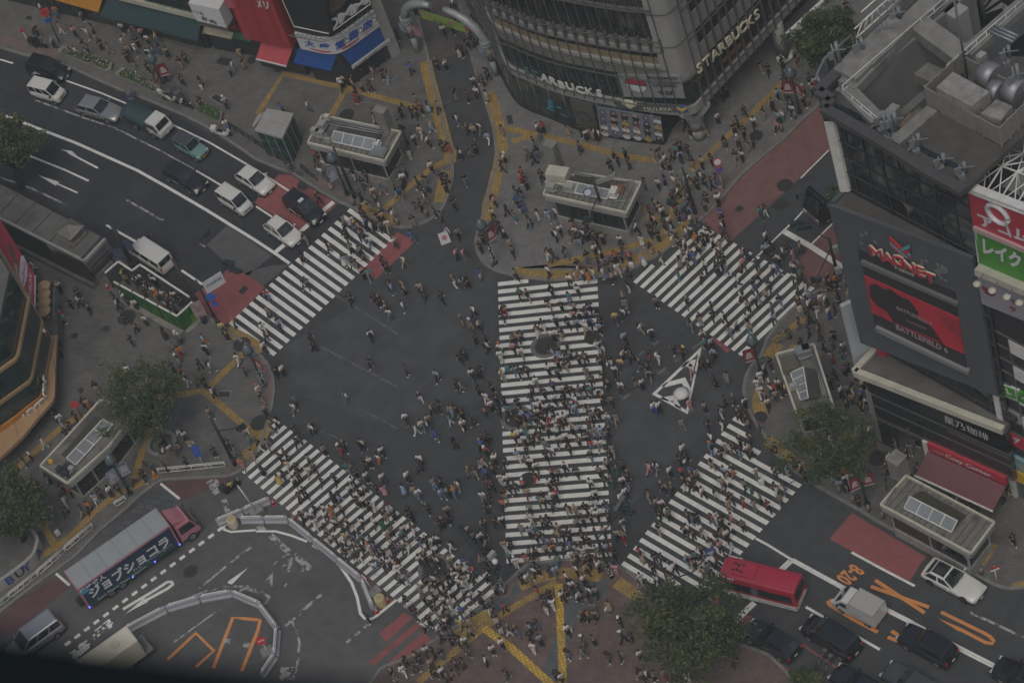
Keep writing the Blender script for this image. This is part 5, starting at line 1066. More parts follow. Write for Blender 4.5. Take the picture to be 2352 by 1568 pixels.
E3 = entrance('station entrance half under the tree beside the screen building', [(1782.7,812.7),(1869,790),(1915,935),(1832,955)], 4.0,
 [t(3,2,325,235), t(3,2,370,520), t(3,2,300,540), t(3,2,205,290), t(3,2,440,255), t(3,2,490,515)],
 [(*t(3,2,330,110),1.2,.9,.5, m_steel),(*t(3,2,355,90),.6,.6,.5, m_lgrey),(*t(3,2,205,215),1.2,1.4,.2, mat('ochre_frame', (.1,.092,.07),.8, var=.2, scale=2)),(*t(3,2,240,430),.6,.4,.4, m_lgrey)],
 [[t(3,2,270,90), t(3,2,300,180), t(3,2,390,150), t(3,2,420,120)], [t(3,2,440,180), t(3,2,540,520)], [t(3,2,425,180), t(3,2,520,520)]])
E4 = entrance('station entrance along the kerb by the parked white sports car', [(2081,1091),(2284,1198.5),(2230,1270),(2022.7,1157.7)], 4.0,
 [t(3,2,1305,1425), t(3,3,1740,80), t(3,3,1685,185), t(3,2,1250,1530), t(3,2,1420,1370), t(3,3,1820,25)], [], [[t(3,2,1070,1510), t(3,2,1110,1440), t(3,2,1180,1350)]], chimney=(t(3,2,1165,1250), t(3,2,1255,1150),2.2))
E5 = entrance('curved station entrance beside the big plaza tree on the west pavement', [(232,916),(310,940),(298,962),(250,1024),(200,1069),(155,1109),(92.5,1069),(130,1028),(160,996)], 4.0,
 [t(0,2,945,715), t(0,2,612,1070), t(0,2,695,1135), t(0,2,1040,765), t(0,2,870,690), t(0,2,560,1040)],
 [(*t(0,2,560,1190),.5,.5,.4, m_dark),(*t(0,2,610,1230),.6,.4,.4, m_dark),(*t(0,2,660,1180),.5,.4,.3, m_lgrey),(*t(0,2,620,1170),.5,.6,.35, m_dark),(*t(0,2,475,1115),.35,.25,.25, m_signy)],
 [[t(0,2,540,1180), t(0,2,700,1160)], [t(0,2,600,1260), t(0,2,690,1190)]])
# lift box
def lift():
 q = [t(1,0,100,995), t(1,0,345,1042), t(1,0,240,1270), t(1,0,-15,1195)]; h = 3.6; P = [at(*z, h) for z in q]; cen = sum(P, Vector())/4
 L = Rig('lift_shelter', (cen.x, cen.y, .12), 'green glass lift box with a flat pale roof', 'lift shelter'); ins = [cen+(p-cen)*.94 for p in P]
 b = MB(); b.prism([(p.x, p.y) for p in P], h-.22, h); b.beam((P[0]+P[3])/2+UP*.02,(P[1]+P[2])/2+UP*.02,.04,.05); L.add(b, 'roof', m_lgrey)
 b = MB()
 for i in range(4): a, c = ins[i], ins[(i+1) % 4]; b.beam(Vector((a.x, a.y, (h)/2)), Vector((c.x, c.y, h/2)),.05, h-.4)
 L.add(b, 'glass_wall', mat('green_glass', (.02,.055,.045),.08, spec=.6, var=.4, scale=.8))
 b = MB()
 for i in range(4):
  a, c = ins[i], ins[(i+1) % 4]
  for k in range(3): p = a.lerp(c, k/3); b.box((p.x, p.y, h/2),(.08,.08, h-.2))
 L.add(b, 'frame_posts', m_iron)
 P2 = [at(*z, 2.6) for z in (t(1,0,15,1055), t(1,0,80,1030), t(1,0,-20,1170), t(1,0,-35,1150))]; b = MB(); b.prism([(p.x, p.y) for p in P2], 2.45,2.6); L.add(b, 'side_canopy', m_lgrey)
lift()
# long concrete shelter
def shelter():
 z = lambda x, y: (x*.15625,465.5+y*.15625); h = 4.2; q = [z(530,0), z(1545,525), z(1240,850), z(0,225)]; P = [at(*v, h) for v in q]
 d1 = (P[0]-P[1]).normalized(); P[0] = P[0]+d1*9; P[3] = P[2]+(P[3]-P[2]).normalized()*((P[0]-P[1]).length)
 cen = sum(P, Vector())/4; S = Rig('subway_shelter', (cen.x, cen.y, .12), 'long flat concrete roofed shelter over a closed subway stair', 'shelter')
 b = MB(); b.prism([(p.x, p.y) for p in P], h-.35, h); S.add(b, 'roof', m_concd)
 b = MB()
 for k in range(1,8): b.beam(P[1].lerp(P[0], k/8)+UP*.01, P[2].lerp(P[3], k/8)+UP*.01,.07,.05)
 b.beam(P[1].lerp(P[0], .02)+UP*.04, P[2].lerp(P[3], .02)+UP*.04,.18,.1); S.add(b, 'roof_seams', m_dark)
 b = MB(); b.beam(P[2]-UP*.12, P[3]-UP*.12,.2,.32); b.beam(P[1]-UP*.12, P[2]-UP*.12,.2,.32); S.add(b, 'roof_edge', m_lgrey)
 i2 = [cen+(p-cen)*.95 for p in P]; b = MB()
 for a, c in ((i2[2], i2[3]),(i2[0], i2[1])): b.beam(Vector((a.x, a.y, h/2)), Vector((c.x, c.y, h/2)),.1, h-.6)
 S.add(b, 'side_wall', m_dark)
 b = MB(); b.beam(Vector((i2[2].x, i2[2].y, .35)), Vector((i2[3].x, i2[3].y, .35)),.7,.6); S.add(b, 'base_step', m_concd)
 e1, e2 = at(*z(1690,770),1.0), at(*z(1400,1110),.6); e1 = Vector((e1.x, e1.y, 0)); e2 = Vector((e2.x, e2.y, 0))
 b = MB(); b.beam(e1+UP*.45, e2+UP*.45,.35,.8); S.add(b, 'front_wall', m_conc)
 b = MB(); g1, g2 = P[1]-UP*.4, P[2]-UP*.4
 for k in range(17): b.tube([g1.lerp(g2, k/16), e1.lerp(e2, k/16)+UP*.85], .035,5)
 for f in (.35,.6): b.tube([g1.lerp(e1+UP*.85, f), g2.lerp(e2+UP*.85, f)], .03,5)
 S.add(b, 'end_grille', m_iron)
 w = P[2].lerp(P[3], .3); ws = i2[2]+(P[3]-P[2]).normalized()*4
 b = MB()
 for k in range(18): p = P[2].lerp(P[3], k/60)-UP*.35; q_ = e2.lerp(Vector((ws.x, ws.y, 0)), k/18)+UP*.8; b.tube([p, q_], .03,5)
 S.add(b, 'side_grille', m_iron)
 b = MB(); b.poly([g1.lerp(e1+UP*.85,.62)+UP*.03, g2.lerp(e2+UP*.85,.62)+UP*.03, g2.lerp(e2+UP*.85,.9)+UP*.03, g1.lerp(e1+UP*.85,.9)+UP*.03]); S.add(b, 'notice_banner', mat('stained_notice', (.2,.17,.12),.8, var=.4, scale=3, stain=(.08,.07,.06), stain_scale=1.5))
 c = at(*z(1090,500), h); b = MB(); rz = atan2(d1.y, d1.x); b.box(c+UP*.5,(1.3,1.3,1.0), rz=rz); b.box(c+UP*.1,(1.9,1.9,.2), rz=rz)
 M3 = Matrix.Rotation(rz, 3, 'Z'); cs = [c+UP*1.05+M3@Vector((a*.95, b_*.95,0)) for a, b_ in ((-1,-1),(1,-1),(1,1),(-1,1))]; ap = c+UP*1.65
 b.add(cs+[ap], [(0,1,4),(1,2,4),(2,3,4),(3,0,4),(3,2,1,0)]); S.add(b, 'vent_cowl', mat('tin_cowl', (.2,.19,.165),.5,.4, var=.3, scale=2))
shelter()
# green hoarding around a crowded enclosure
def hoarding():
 h = 2.3; q = [t(0,1,1045,1020), t(0,1,1625,1335), t(0,1,1785,1188), t(0,1,1740,1160), t(0,1,1285,863), t(0,1,1212,918), t(0,1,1085,835), t(0,1,965,940)]
 P = [at(*v, h) for v in q]; cen = sum(P, Vector())/len(P); H = Rig('photo_enclosure', (cen.x, cen.y, .12), 'low walled enclosure with green picture panels and people inside', 'enclosure')
 m_gp = mat('green_picture_panel', (.03,.14,.02),.5, var=.6, scale=1.1, stain=(.035,.045,.035), stain_scale=.55, stain_amt=.95)
 m_cl = mat('clear_grey_screen', (.07,.075,.078),.2, var=.2, scale=1)
 walls = [(0,1, m_gp),(1,2, m_gp),(3,4, m_cl),(4,5, m_cl),(5,6, m_cl),(6,7, m_cl)]
 b = MB(); b2 = MB()
 for a, c, m in walls:
  bb = b if m is m_gp else b2; p, r_ = P[a], P[c]; bb.beam(Vector((p.x, p.y, .12+h/2-.1)), Vector((r_.x, r_.y, .12+h/2-.1)),.08, h-.2)
 H.add(b, 'picture_panel', m_gp); H.add(b2, 'clear_screen', m_cl)
 b = MB()
 for a, c, m in walls: b.beam(P[a], P[c], .16,.1)
 H.add(b, 'top_rail', m_whitep)
 b = MB(); 
 for a, c, m in walls[:2]: p, r_ = P[a], P[c]; d = (r_-p).normalized(); n_ = Vector((d.y, -d.x, 0)); b.beam(Vector((p.x, p.y, .2))+n_*.3, Vector((r_.x, r_.y, .2))+n_*.3,.5,.12)
 H.add(b, 'base_step', m_conc)
 b = MB()
 for k in range(5): p = P[0].lerp(P[1], (k+.5)/5); b.box((p.x, p.y, 1.4),(.14,.14,2.0))
 H.add(b, 'panel_posts', m_dark)
 b = MB(); P2 = at(*t(0,1,1700,1340),.5); pw = Plane(Vector((P[1].x, P[1].y, 0)), Vector((P[2].x, P[2].y, 0)))
 for q_ in (((1745,1340),(1800,1290),(1815,1300),(1760,1352)),((1760,1365),(1800,1330),(1812,1400),(1780,1420))): slab(b, [pw.on(*t(0,1, *v),.08) for v in q_], pw.n, .03)
 H.add(b, 'picture_figure', mat('bright_green_shape', (.1,.3,.03),.5))
hoarding()
# ---- poles, lamps, signals ----
def seg_top(base, top):
 """world top of a vertical pole whose foot and top are seen at base, top"""
 g = g0(*base); return g, hgt(base, top)
def signal_head(R_, c, d, name='signal_head', n=3, col=None):
 d = Vector(d).normalized(); s = d.cross(UP).normalized(); b = MB(); L = .38*n+.1
 M3 = Matrix((s, d, UP)).transposed(); b.box(c, (L, .24,.42), M=M3)
 o = R_.add(b, name, m_poleg)
 b = MB()
 for k in range(n): p = c+s*(.38*(k-(n-1)/2))+d*.13; b.tube([p, p+d*.22], [.15,.17], 8,0, True)
 R_.add(b, 'lamp_hoods', m_pole)
 return o
def pole(name, base, top, label, r=.14, m=None, cat='pole', arms=(), group=None, foot=True):
 g, h = seg_top(base, top); R_ = Rig(name, g+UP*.0, label, cat, group)
 b = MB(); b.tube([g, g+UP*h], [r, r*.7], 10); 
 if foot: b.tube([g, g+UP*1.2], [r*1.25, r*1.2], 10)
 R_.add(b, 'post', m or m_pole)
 for z, (x, y), w in arms:
  e = at(x, y, z) if z else at(x, y, h); zz = z or h
  b = MB(); b.tube([g+UP*zz, e], w, 6); R_.add(b, 'arm', m or m_pole)
 return R_, g, h
def sign_disc(R_, c, r, mats, face, name='round_sign', parts=True):
 n_ = Vector(face).normalized(); s = n_.cross(UP).normalized(); u = s.cross(n_)
 b = MB(); b.tube([c-n_*.03, c+n_*.0], r, 20,0); b.poly([c+n_*.012+s*(r*.98*cos(k*pi/10))+u*(r*.98*sin(k*pi/10)) for k in range(20)], 0)
 if mats[1]: b.poly([c+n_*.02+s*(r*.76*cos(k*pi/10))+u*(r*.76*sin(k*pi/10)) for k in range(20)], 1)
 return R_.add(b, name, [m for m in mats if m])
CD = Vector((0,-.96,.28))
m_bluesg = mat('road_sign_blue', (.03,.09,.33),.45); m_redsg = mat('road_sign_red', (.45,.04,.05),.45)
R_, g, h = pole('utility_pole', (310,617),(252.5,517), 'thick black pole with dark flags between shelter and enclosure', .24, arms=((2.2, t(0,1,1165,660),.04),))
for x, y in ((1170,690),(1085,760)):
 c = at(*t(0,1, x, y),3.2); b = MB(); slab(b, [c+Vector((-.45,.1,-.7)), c+Vector((.45,-.1,-.7)), c+Vector((.45,-.1,.7)), c+Vector((-.45,.1,.7))], Vector((.2,-1,.0)),.03); R_.add(b, 'flag', mat('navy_flag', (.06,.07,.12),.7, var=.4, scale=3))
R_, g, h = pole('traffic_signal', (472,742),(400,597), 'brown signal mast whose thin arm reaches over the lanes', .2, m_poleb, 'traffic signal', arms=((None, t(0,1,1930,575),.06),))
c = at(*t(0,1,1895,565), h); b = MB(); b.box(c, (.5,.4,.35)); b.ball(c+Vector((.2,0,.1)),.18); R_.add(b, 'sensor', m_pole)
pn = g+UP*2.2; b = MB(); slab(b, [pn+Vector((-.5,-.22,-1.0)), pn+Vector((.5,-.22,-1.0)), pn+Vector((.5,-.22,1.0)), pn+Vector((-.5,-.22,1.0))], Vector((0,-1,0)),.04); R_.add(b, 'advert_board', mat('pink_grey_advert', (.32,.24,.24),.6, var=.4, scale=2))
R_, g, h = pole('traffic_signal', (502,747),(451,643), 'black signal mast with blue and no parking signs at the west corner', .13, None, 'traffic signal', arms=((5.2, t(0,1,2100,870),.07),))
signal_head(R_, at(*t(0,1,2095,855),5.2),(.6,.6,0)); signal_head(R_, at(*t(0,1,2165,905),5.0),(-.6,-.6,0))
c = at(*t(0,1,1965,1025),5.0); b = MB(); slab(b, [c+Vector((-.9,-.3,-.75)), c+Vector((.9,.2,-.75)), c+Vector((.9,.2,.75)), c+Vector((-.9,-.3,.75))], CD, .05); R_.add(b, 'name_sign', m_signw); o = text('sign_lettering', '渋谷駅前', c+Vector((0,-.12,.1)),(1,.27,0), UP, .4, m_bluesg, None); o.location = Vector(c)+Vector((0,-.12,.1))+R_.o; o.parent = R_.r
sign_disc(R_, g+UP*3.9+Vector((.5,-.2,0)),.42,(m_bluesg, None), CD, 'blue_arrow_sign'); sign_disc(R_, g+UP*2.9+Vector((.55,-.2,0)),.42,(m_redsg, m_bluesg), CD, 'no_parking_sign')
R_, g, h = pole('traffic_signal', (541,1069),(482.5,959), 'dark signal mast on the west pavement by the white railing', .15, None, 'traffic signal', arms=((5.0, t(0,2,2210,790),.06),(5.4, t(0,2,1940,830),.04)))
signal_head(R_, at(*t(0,2,2210,785),5.0),(.2,-1,0), n=2)
R_, g, h = pole('utility_pole', (815.5,456),(764,340), 'slim black pole rising in front of the pipe covered entrance', .15)
R_, g, h = pole('traffic_signal', (1400,529.5),(1361.5,408), 'dark signal mast in front of the north entrance roof', .15, None, 'traffic signal', arms=((4.6, t(2,1,700,440),.06),))
signal_head(R_, at(*t(2,1,700,440),4.6),(-.5,-1,0), n=2); sign_disc(R_, g+UP*5.6+Vector((-.75,-.1,0)),.4,(m_bluesg, m_signw), CD, 'blue_white_sign')
c = g+UP*6+Vector((.9,.2,0)); b = MB(); b.box(c, (1.9,.08,.5)); R_.add(b, 'hanging_lamp_box', m_lgrey)
R_, g, h = pole('traffic_signal', (1598,492),(1567,385), 'dark signal mast on the kerb beside the red bus lane', .15, None, 'traffic signal', arms=((4.0, t(2,1,1455,300),.06),))
signal_head(R_, at(*t(2,1,1470,290),4.0),(-.8,-.6,0), n=2)
R_, g, h = pole('traffic_signal', (1924,632),(1902.7,549.5), 'dark signal mast near the foot of the screen building', .16, None, 'traffic signal', arms=((None, t(3,1,260,470),.07),(3.6, t(3,1,440,1000),.06)))
for x in (270,330): signal_head(R_, at(*t(3,1, x, 490+(x-270)*.55), h),(.3,.9,0), n=3)
signal_head(R_, at(*t(3,1,440,1000),3.6),(-.6,-.8,0), n=2)
for x, y in ((625,720),(645,915)): c = at(*t(3,1, x, y),4.0); b = MB(); b.box(c, (.5,.3,.7)); R_.add(b, 'flood_lamp', m_lgrey)
R_, g, h = pole('traffic_signal', (1406,1326),(1364,1212), 'graffiti covered signal mast at the plaza end of the central crossing', .17, None, 'traffic signal', arms=((5.5, t(2,2,1030,1530),.07),(4.4, t(2,3,640,385),.06),(4.2, t(2,3,1040,530),.04)))
c = at(*t(2,2,1010,1510),5.6); signal_head(R_, c, (.6,.8,0)); signal_head(R_, c+Vector((.25,-.5,-.1)),(-.5,-.8,0))
b = MB(); c2 = c+Vector((-.1,.1,.35)); b.box(c2,(1.5,.34,.08), rz=.75); R_.add(b, 'signal_top_plate', m_mull)
b = MB(); RR = random.Random(4)
for k in range(26): a = RR.uniform(-2.6,.2); z = .4+RR.random()*1.9; p = g+Vector((cos(a), sin(a),0))*.215+UP*z; b.box(p, (.09,.02,.1), rz=a+pi/2)
R_.add(b, 'stickers', m_signw)
R_, g, h = pole('traffic_signal', (1159,1361),(1136.7,1303.5), 'signal mast with a long double signal arm over the waiting crowd', .17, None, 'traffic signal', arms=((None, t(1,3,1850,140),.12),(3.6, t(1,3,2010,700),.06)))
e = at(*t(1,3,1860,150), h); dd = (e-(g+UP*h)).normalized()
for k in range(3): signal_head(R_, e-dd*(.3+k*1.25),(dd.y, -dd.x, 0), n=3)
c = at(*t(1,3,2165,395),5.5); b = MB(); b.box(c, (.7,.35,.5), rz=.6); R_.add(b, 'equipment_box', m_lgrey)
b = MB(); b.ball(at(*t(1,3,2195,450),5.2),.26); R_.add(b, 'camera_dome', m_signw); signal_head(R_, at(*t(1,3,2200,520),4.0),(.7,-.6,0), n=2)
b = MB()
for k in range(26): a = RR.uniform(-2.6,.2); z = .4+RR.random()*1.9; p = g+Vector((cos(a), sin(a),0))*.215+UP*z; b.box(p, (.09,.02,.1), rz=a+pi/2)
R_.add(b, 'stickers', m_signw)
# lamps with hanging banners
m_ban = mat('dark_red_banner', (.22,.02,.035),.7, var=.15, scale=2); m_banw = mat('banner_white_print', (.42,.38,.38),.7); m_poster = mat('blue_poster', (.22,.26,.33),.6, var=.4, scale=2)
def lamp(base, top, bans, label, m=None, sticker=False, red=True):
 g, h = seg_top(base, top); R_ = Rig('street_lamp', g, label, 'street lamp', 'street lamps with banners')
 b = MB(); b.tube([g, g+UP*1.0, g+UP*h], [.2,.11,.09], 10); b.tube([g, g+UP*.3], .26,10); R_.add(b, 'post', m or m_poleg)
 b = MB(); c = g+UP*h; b.tube([c, c+UP*.35, c+UP*.8, c+UP*.95], [.5,.46,.25,.05], 16); R_.add(b, 'lamp_shade', m_lampc)
 for z in (.7,2.3): b = MB(); b.tube([c-UP*z+Vector((-.9,.1,0)), c-UP*z+Vector((.9,-.1,0))], .03,5); R_.add(b, 'banner_arm', m_pole)
 for (x, y) in bans:
  z = h-1.5; p = at(x, y, z); dx = p-g; dx.z = 0; s = dx.normalized(); q = g+s*.55+UP*z; n_ = Vector((s.y, -s.x, 0)); n_ = n_ if n_.y < 0 else -n_
  b = MB(); slab(b, [q-s*.42-UP*.78, q+s*.42-UP*.78, q+s*.42+UP*.78, q-s*.42+UP*.78], n_, .03,0)
  o_ = n_*.006; slab(b, [q-s*.3-UP*.35+o_, q+s*.3-UP*.35+o_, q+s*.22+UP*.1+o_, q+s*.1+UP*.42+o_, q-s*.18+UP*.38+o_], n_, .002,1); slab(b, [q-s*.42-UP*.78+o_, q+s*.42-UP*.78+o_, q+s*.42-UP*.62+o_, q-s*.42-UP*.62+o_], n_, .002,1)
  R_.add(b, 'banner', [m_ban if red else m_poster, m_banw])
 if sticker:
  b = MB()
  for k in range(30): a = RR.uniform(-2.6,.3); z = .3+RR.random()*2.2; p = g+Vector((cos(a), sin(a),0))*.17+UP*z; b.box(p, (.08,.02,.09), rz=a+pi/2)
  R_.add(b, 'stickers', m_signw)
 return R_
lamp((380,203),(350,140), [t(0,0,1425,720), t(0,0,1480,650)], 'street lamp with two red banners by the long flower planter')
lamp((1138,606),(1108,520), [t(1,1,2150,590)], 'street lamp with one red banner at the rounded north kerb', sticker=True)
lamp((1752,872),(1721,788), [t(2,2,2150,140), t(2,2,2250,190)], 'street lamp with two red banners at the east kerb before the crossing')
lamp((1838,262),(1821,172), [t(3,0,210,800), t(3,0,290,840)], 'street lamp with red banners beside the red bus lane')
lamp((1992,1160),(1970,1080), [t(3,2,905,1270), t(3,2,800,1310)], 'street lamp with red banners between the east tree and the kerb entrance')
lamp((300,1136),(257,1060), [t(0,2,1035,1235), t(0,2,1120,1180)], 'street lamp with two blue posters by the curved entrance', red=False)
lamp((609,886),(575,805), [t(1,2,-10,200)], 'street lamp with one red banner at the rounded west kerb', sticker=True)
lamp((799,449),(762,368), [t(1,1,690,40), t(1,1,760,50)], 'street lamp with two pale posters before the pipe covered entrance', red=False)
# shopping street gate
def gate():
 b1, b2 = (960.5,120),(1141.8,173.8); g1, g2 = g0(*b1), g0(*b2); h1 = hgt(b1, t(1,0,1375,160)); h2 = hgt(b2, t(1,0,2115,420))
 h = (h1+h2)/2; mid = (g1+g2)/2; R_ = Rig('street_gate', mid, 'pale arched gate over the shopping street with a lime green banner', 'gate'); m_gate = mat('pale_gate_metal', (.3,.33,.33),.45,.2, var=.1, scale=2)
 d = (g2-g1).normalized()
 for g_, s in ((g1,1),(g2,-1)):
  b = MB(); b.tube([g_, g_+UP*h*.5], .27,14); R_.add(b, 'post', m_gate); b = MB(); b.tube([g_+UP*h*.5, g_+UP*(h-.3)], .33,14); R_.add(b, 'sticker_band', mat('sticker_band', (.22,.2,.19),.6, var=.6, scale=3))
  b = MB(); P = [g_+UP*h]+[g_+UP*(h+3.1*sin(a))+d*s*(3.6*(1-cos(a))) for a in [k*pi/16 for k in range(1,9)]]; b.tube(P, [.42]*5+[.4,.36,.32,.28], 12)
  for z in (-.1,.12,.34): b.tube([g_+UP*(h+z-.05), g_+UP*(h+z+.05)], .55,14)
  R_.add(b, 'arched_arm', m_gate)
  for sg in (-1,1):
   q = g_+UP*(h-1.3)+d*sg*.75; b = MB(); n_ = Vector((d.y, -d.x, 0)); slab(b, [q-d*.4-UP*.6, q+d*.4-UP*.6, q+d*.4+UP*.6, q-d*.4+UP*.6], n_, .04); R_.add(b, 'poster', mat('pink_poster', (.32,.16,.22),.6, var=.5, scale=3) if sg > 0 else m_poster)
 A, B_ = at(*t(1,0,1510,130),5.4), at(*t(1,0,1925,268),5.4); p = Plane(A, B_); L = (Vector((B_.x, B_.y, 0))-p.A).length
 b = MB(); slab(b, [p.p(0,4.9), p.p(L, 4.9), p.p(L, 6.0), p.p(0,6.0)], p.n, .04); R_.add(b, 'lime_banner', mat('lime_banner', (.2,.4,.02),.6, var=.1, scale=1))
 for s, z, sz, m in (('センター街へようこそ', 5.55,.55, mat('pink_banner_letter', (.5,.05,.3),.6)),('渋谷センター街', 5.12,.32, m_letk)):
  P = p.p(L/2, z, .05); u = p.u if px(P+p.u)[0] > px(P)[0] else -p.u; o = text('banner_lettering', s, P, u, UP, sz, m, None, bold=.02); o.location = P+R_.o; o.parent = R_.r
 b = MB(); b.tube([p.p(-3,6.0), p.p(L+3,6.0)], .02,4); b.tube([p.p(-3,4.9), p.p(L+3,4.9)], .02,4); R_.add(b, 'banner_wire', m_steel)
gate()
# small road signs
def road_sign(base, top, label, discs, m=None, r=.045, boards=()):
 g, h = seg_top(base, top); R_ = Rig('road_sign', g, label, 'road sign'); b = MB(); b.tube([g, g+UP*h], r, 8); R_.add(b, 'post', m or m_iron)
 for dz, rad, ms in discs: sign_disc(R_, g+UP*(h+dz)+Vector((0,-.06,0)), rad, ms, CD, 'sign_face')
 for dz, w, hh, mm in boards: b = MB(); b.box(g+UP*(h+dz)+Vector((0,-.06,0)),(w, .04, hh)); R_.add(b, 'sign_board', mm)
 return R_
road_sign((1665,436),(1645,372), 'pole with two round no stopping signs on the pavement edge by the red lane', [(0,.38,(m_redsg, m_signw)),(-1.0,.36,(m_redsg, m_bluesg))])
road_sign((191,962),(165,932), 'leaning red pole with red sign between gold trim shop and curved entrance', [(.1,.35,(m_redsg, None))], m_redsg)
road_sign((469,1069),(447,1032), 'white pole with two blue discs behind the west railing', [(.1,.36,(m_bluesg, None)),(-.6,.36,(m_bluesg, None))], m_whitep)
road_sign((620,1506),(601,1470), 'red no entry sign on a concrete block inside the barrier ring', [(.1,.42,(m_redsg, None))], m_whitep, boards=((.1,.55,.14, m_signw),))
road_sign((2291,1340),(2272,1303), 'small red and white sign near the right hand kerb', [], m_whitep, boards=((-.1,.7,.3, m_redsg),(-.4,.7,.16, m_signw)))
road_sign((1955,1130),(1934,1078), 'red oval sign on a white pole under the east tree', [(0,.42,(m_redsg, None))], m_whitep, boards=((-.9,.9,.35, m_signw),))
road_sign((71,109),(50,70), 'short white pole with a red and white block at the far left kerb', [], m_whitep, boards=((0,.45,.4, m_redsg),))
road_sign((138,99),(107,25), 'tall brown pole with a round red sign near the orange awning', [(0,.45,(m_redsg, mat('sign_dark_red', (.25,.03,.03),.5)))], m_poleb, .06,((-1.1,.7,.5, m_bluesg),))
road_sign((1556,1400),(1520,1290), 'blue arrow sign on a bent grey arm above the plaza tree', [], m_pole, .07)
b = MB(); Rs = bpy.data.objects[[o.name for o in C.objects if o.name.startswith('road_sign')][-1]]
c = at(*t(2,3,1812,380),6.4); gq = Vector(Rs.location); R_ = Rig.__new__(Rig); R_.r = Rs; R_.o = -gq
b = MB(); b.tube([gq+UP*4.2, at(*t(2,3,1650,555),5.4), c], .06,6); R_.add(b, 'arm', m_pole); sign_disc(R_, c+Vector((.1,-.1,.3)),.4,(mat('dull_blue_sign', (.06,.07,.2),.5), None), CD, 'blue_arrow_disc'); o = text('arrow_mark', '↓', c+Vector((.1,-.13,.33)),(1,0,0),(0,.66,.75),.7, m_lgrey, None, bold=.03); o.location = c+Vector((.1,-.11,.33))+R_.o; o.parent = Rs
# sandwich board in the street
g = g0(1023,553); b = MB(); 
for s in (-1,1): slab(b, [g+Vector((-.45, s*.35,0)), g+Vector((.45, s*.35,0)), g+Vector((.42, s*.06,1.1)), g+Vector((-.42, s*.06,1.1))], Vector((0, s, .2)),.03)
o = b.build('sandwich_board', m_signw, origin=tuple(g)); tag(o, 'white sandwich board with a red no entry mark standing in the road', 'sandwich board')
b = MB(); c = g+Vector((0,-.26,.7)); s = Vector((1,0,0)); u = Vector((0,.27,1)).normalized(); b.poly([c+s*(.22*cos(k*pi/8))+u*(.22*sin(k*pi/8)) for k in range(16)], 0); b.poly([c+Vector((0,-.006,0))+s*x+u*z for x, z in ((-.15,-.04),(.15,-.04),(.15,.04),(-.15,.04))], 1); k = b.build('no_entry_mark', [m_redsg, m_signw], o); k.location = -g
# cones
def cone_proto():
 b = MB(); b.box((0,0,.02),(.38,.38,.04)); b.tube([(0,0,.04),(0,0,.7)], [.15,.03], 12); r = b.build('traffic_cone', m_cone)
 b = MB(); b.tube([(0,0,.28),(0,0,.4)], [.112,.09], 12); b.tube([(0,0,.5),(0,0,.58)], [.073,.058], 12); b.build('reflective_band', m_signw, r); return r
cone0 = cone_proto(); first = True
for (x, y), lab in [((t(0,1,850,1010)), 'red traffic cone at the corner of the subway shelter'),((t(0,1,998,1085)), 'red traffic cone beside the green enclosure'),((t(1,3,348,70)), 'red traffic cone at the bend of the plastic barrier'),((t(1,3,1015,625)), 'red traffic cone where the barrier turns beside the crossing'),((t(1,3,1128,705)), 'red traffic cone by the sign on a concrete block'),((t(1,3,1217,815)), 'red traffic cone just right of the yellow drum'),((t(1,3,1112,918)), 'red traffic cone at the end of the barrier'),((t(1,2,165,1490)), 'red traffic cone at the left edge of the southwest crossing')]:
 o = cone0 if first else copy_tree(cone0); first = False; p = at(x, y); o.location = (p.x, p.y, .12 if x < 320 else 0); tag(o, lab, 'cone', 'red and white traffic cones')
g = g0(*t(0,2,1432,1245)); b = MB(); b.box((g.x, g.y, .15),(.45,.45,.06)); b.tube([(g.x, g.y, .15),(g.x, g.y, .95)], [.2,.05], 12); tag(b.build('orange_cone', mat('cone_orange', (.55,.22,.03),.6), origin=tuple(g)), 'big orange cone next to the bicycle by the west railing', 'cone')
# drums
def drum(p, lab, m):
 g = g0(*p); b = MB(); b.tube([g, g+UP*.1, g+UP*.5, g+UP*.95, g+UP*1.05], [.4,.42,.45,.42,.38], 18); o = b.build('crash_drum', m, origin=tuple(g)); tag(o, lab, 'crash drum', 'roadwork drums')
 b = MB(); b.tube([g+UP*1.03, g+UP*1.075], .33,16); k = b.build('lid', mat('drum_lid', (.4,.33,.18),.6, var=.2, scale=3), o); k.location = -g
drum(t(1,3,1160,845), 'yellow and white crash drum at the end of the barrier near the crossing', mat('drum_yellow', (.45,.38,.2),.6, var=.15, scale=2, stain=(.5,.48,.42), stain_scale=1.5)); drum(t(0,3,2155,125), 'cream crash drum at the tip of the traffic island', mat('drum_cream', (.5,.46,.34),.6, var=.1, scale=2))
# plastic barriers: one unit copied along the runs
def barrier_proto(L=2.6):
 m_bar = mat('lilac_grey_barrier', (.33,.33,.37),.5, var=.1, scale=1.5, stain=(.22,.22,.24), stain_scale=.8)
 b = MB(); rings = []
 for x, e in ((-L/2,.5),(-L/2+.12,1),(L/2-.12,1),(L/2,.5)): rings.append([Vector((x, y*e, z)) for y, z in ((-.24,0),(-.24,.25),(-.14,.4),(-.12,.8),(.12,.8),(.14,.4),(.24,.25),(.24,0))])
 b.loft(rings); r = b.build('road_barrier', m_bar)
 b = MB(); b.box((0,0,.9),(L*.72,.07,.05)); b.box((0,.1,.83),(L*.8,.03,.05)); b.box((0,-.1,.83),(L*.8,.03,.05)); b.box((-L*.36,0,.86),(.1,.2,.12)); b.box((L*.36,0,.86),(.1,.2,.12)); b.build('top_rail', m_whitep, r)
 b = MB(); b.box((0,0,.13),(L*.97,.54,.2)); b.build('kerb_base', m_conc, r)
 return r
bar0 = barrier_proto(); nb = 0
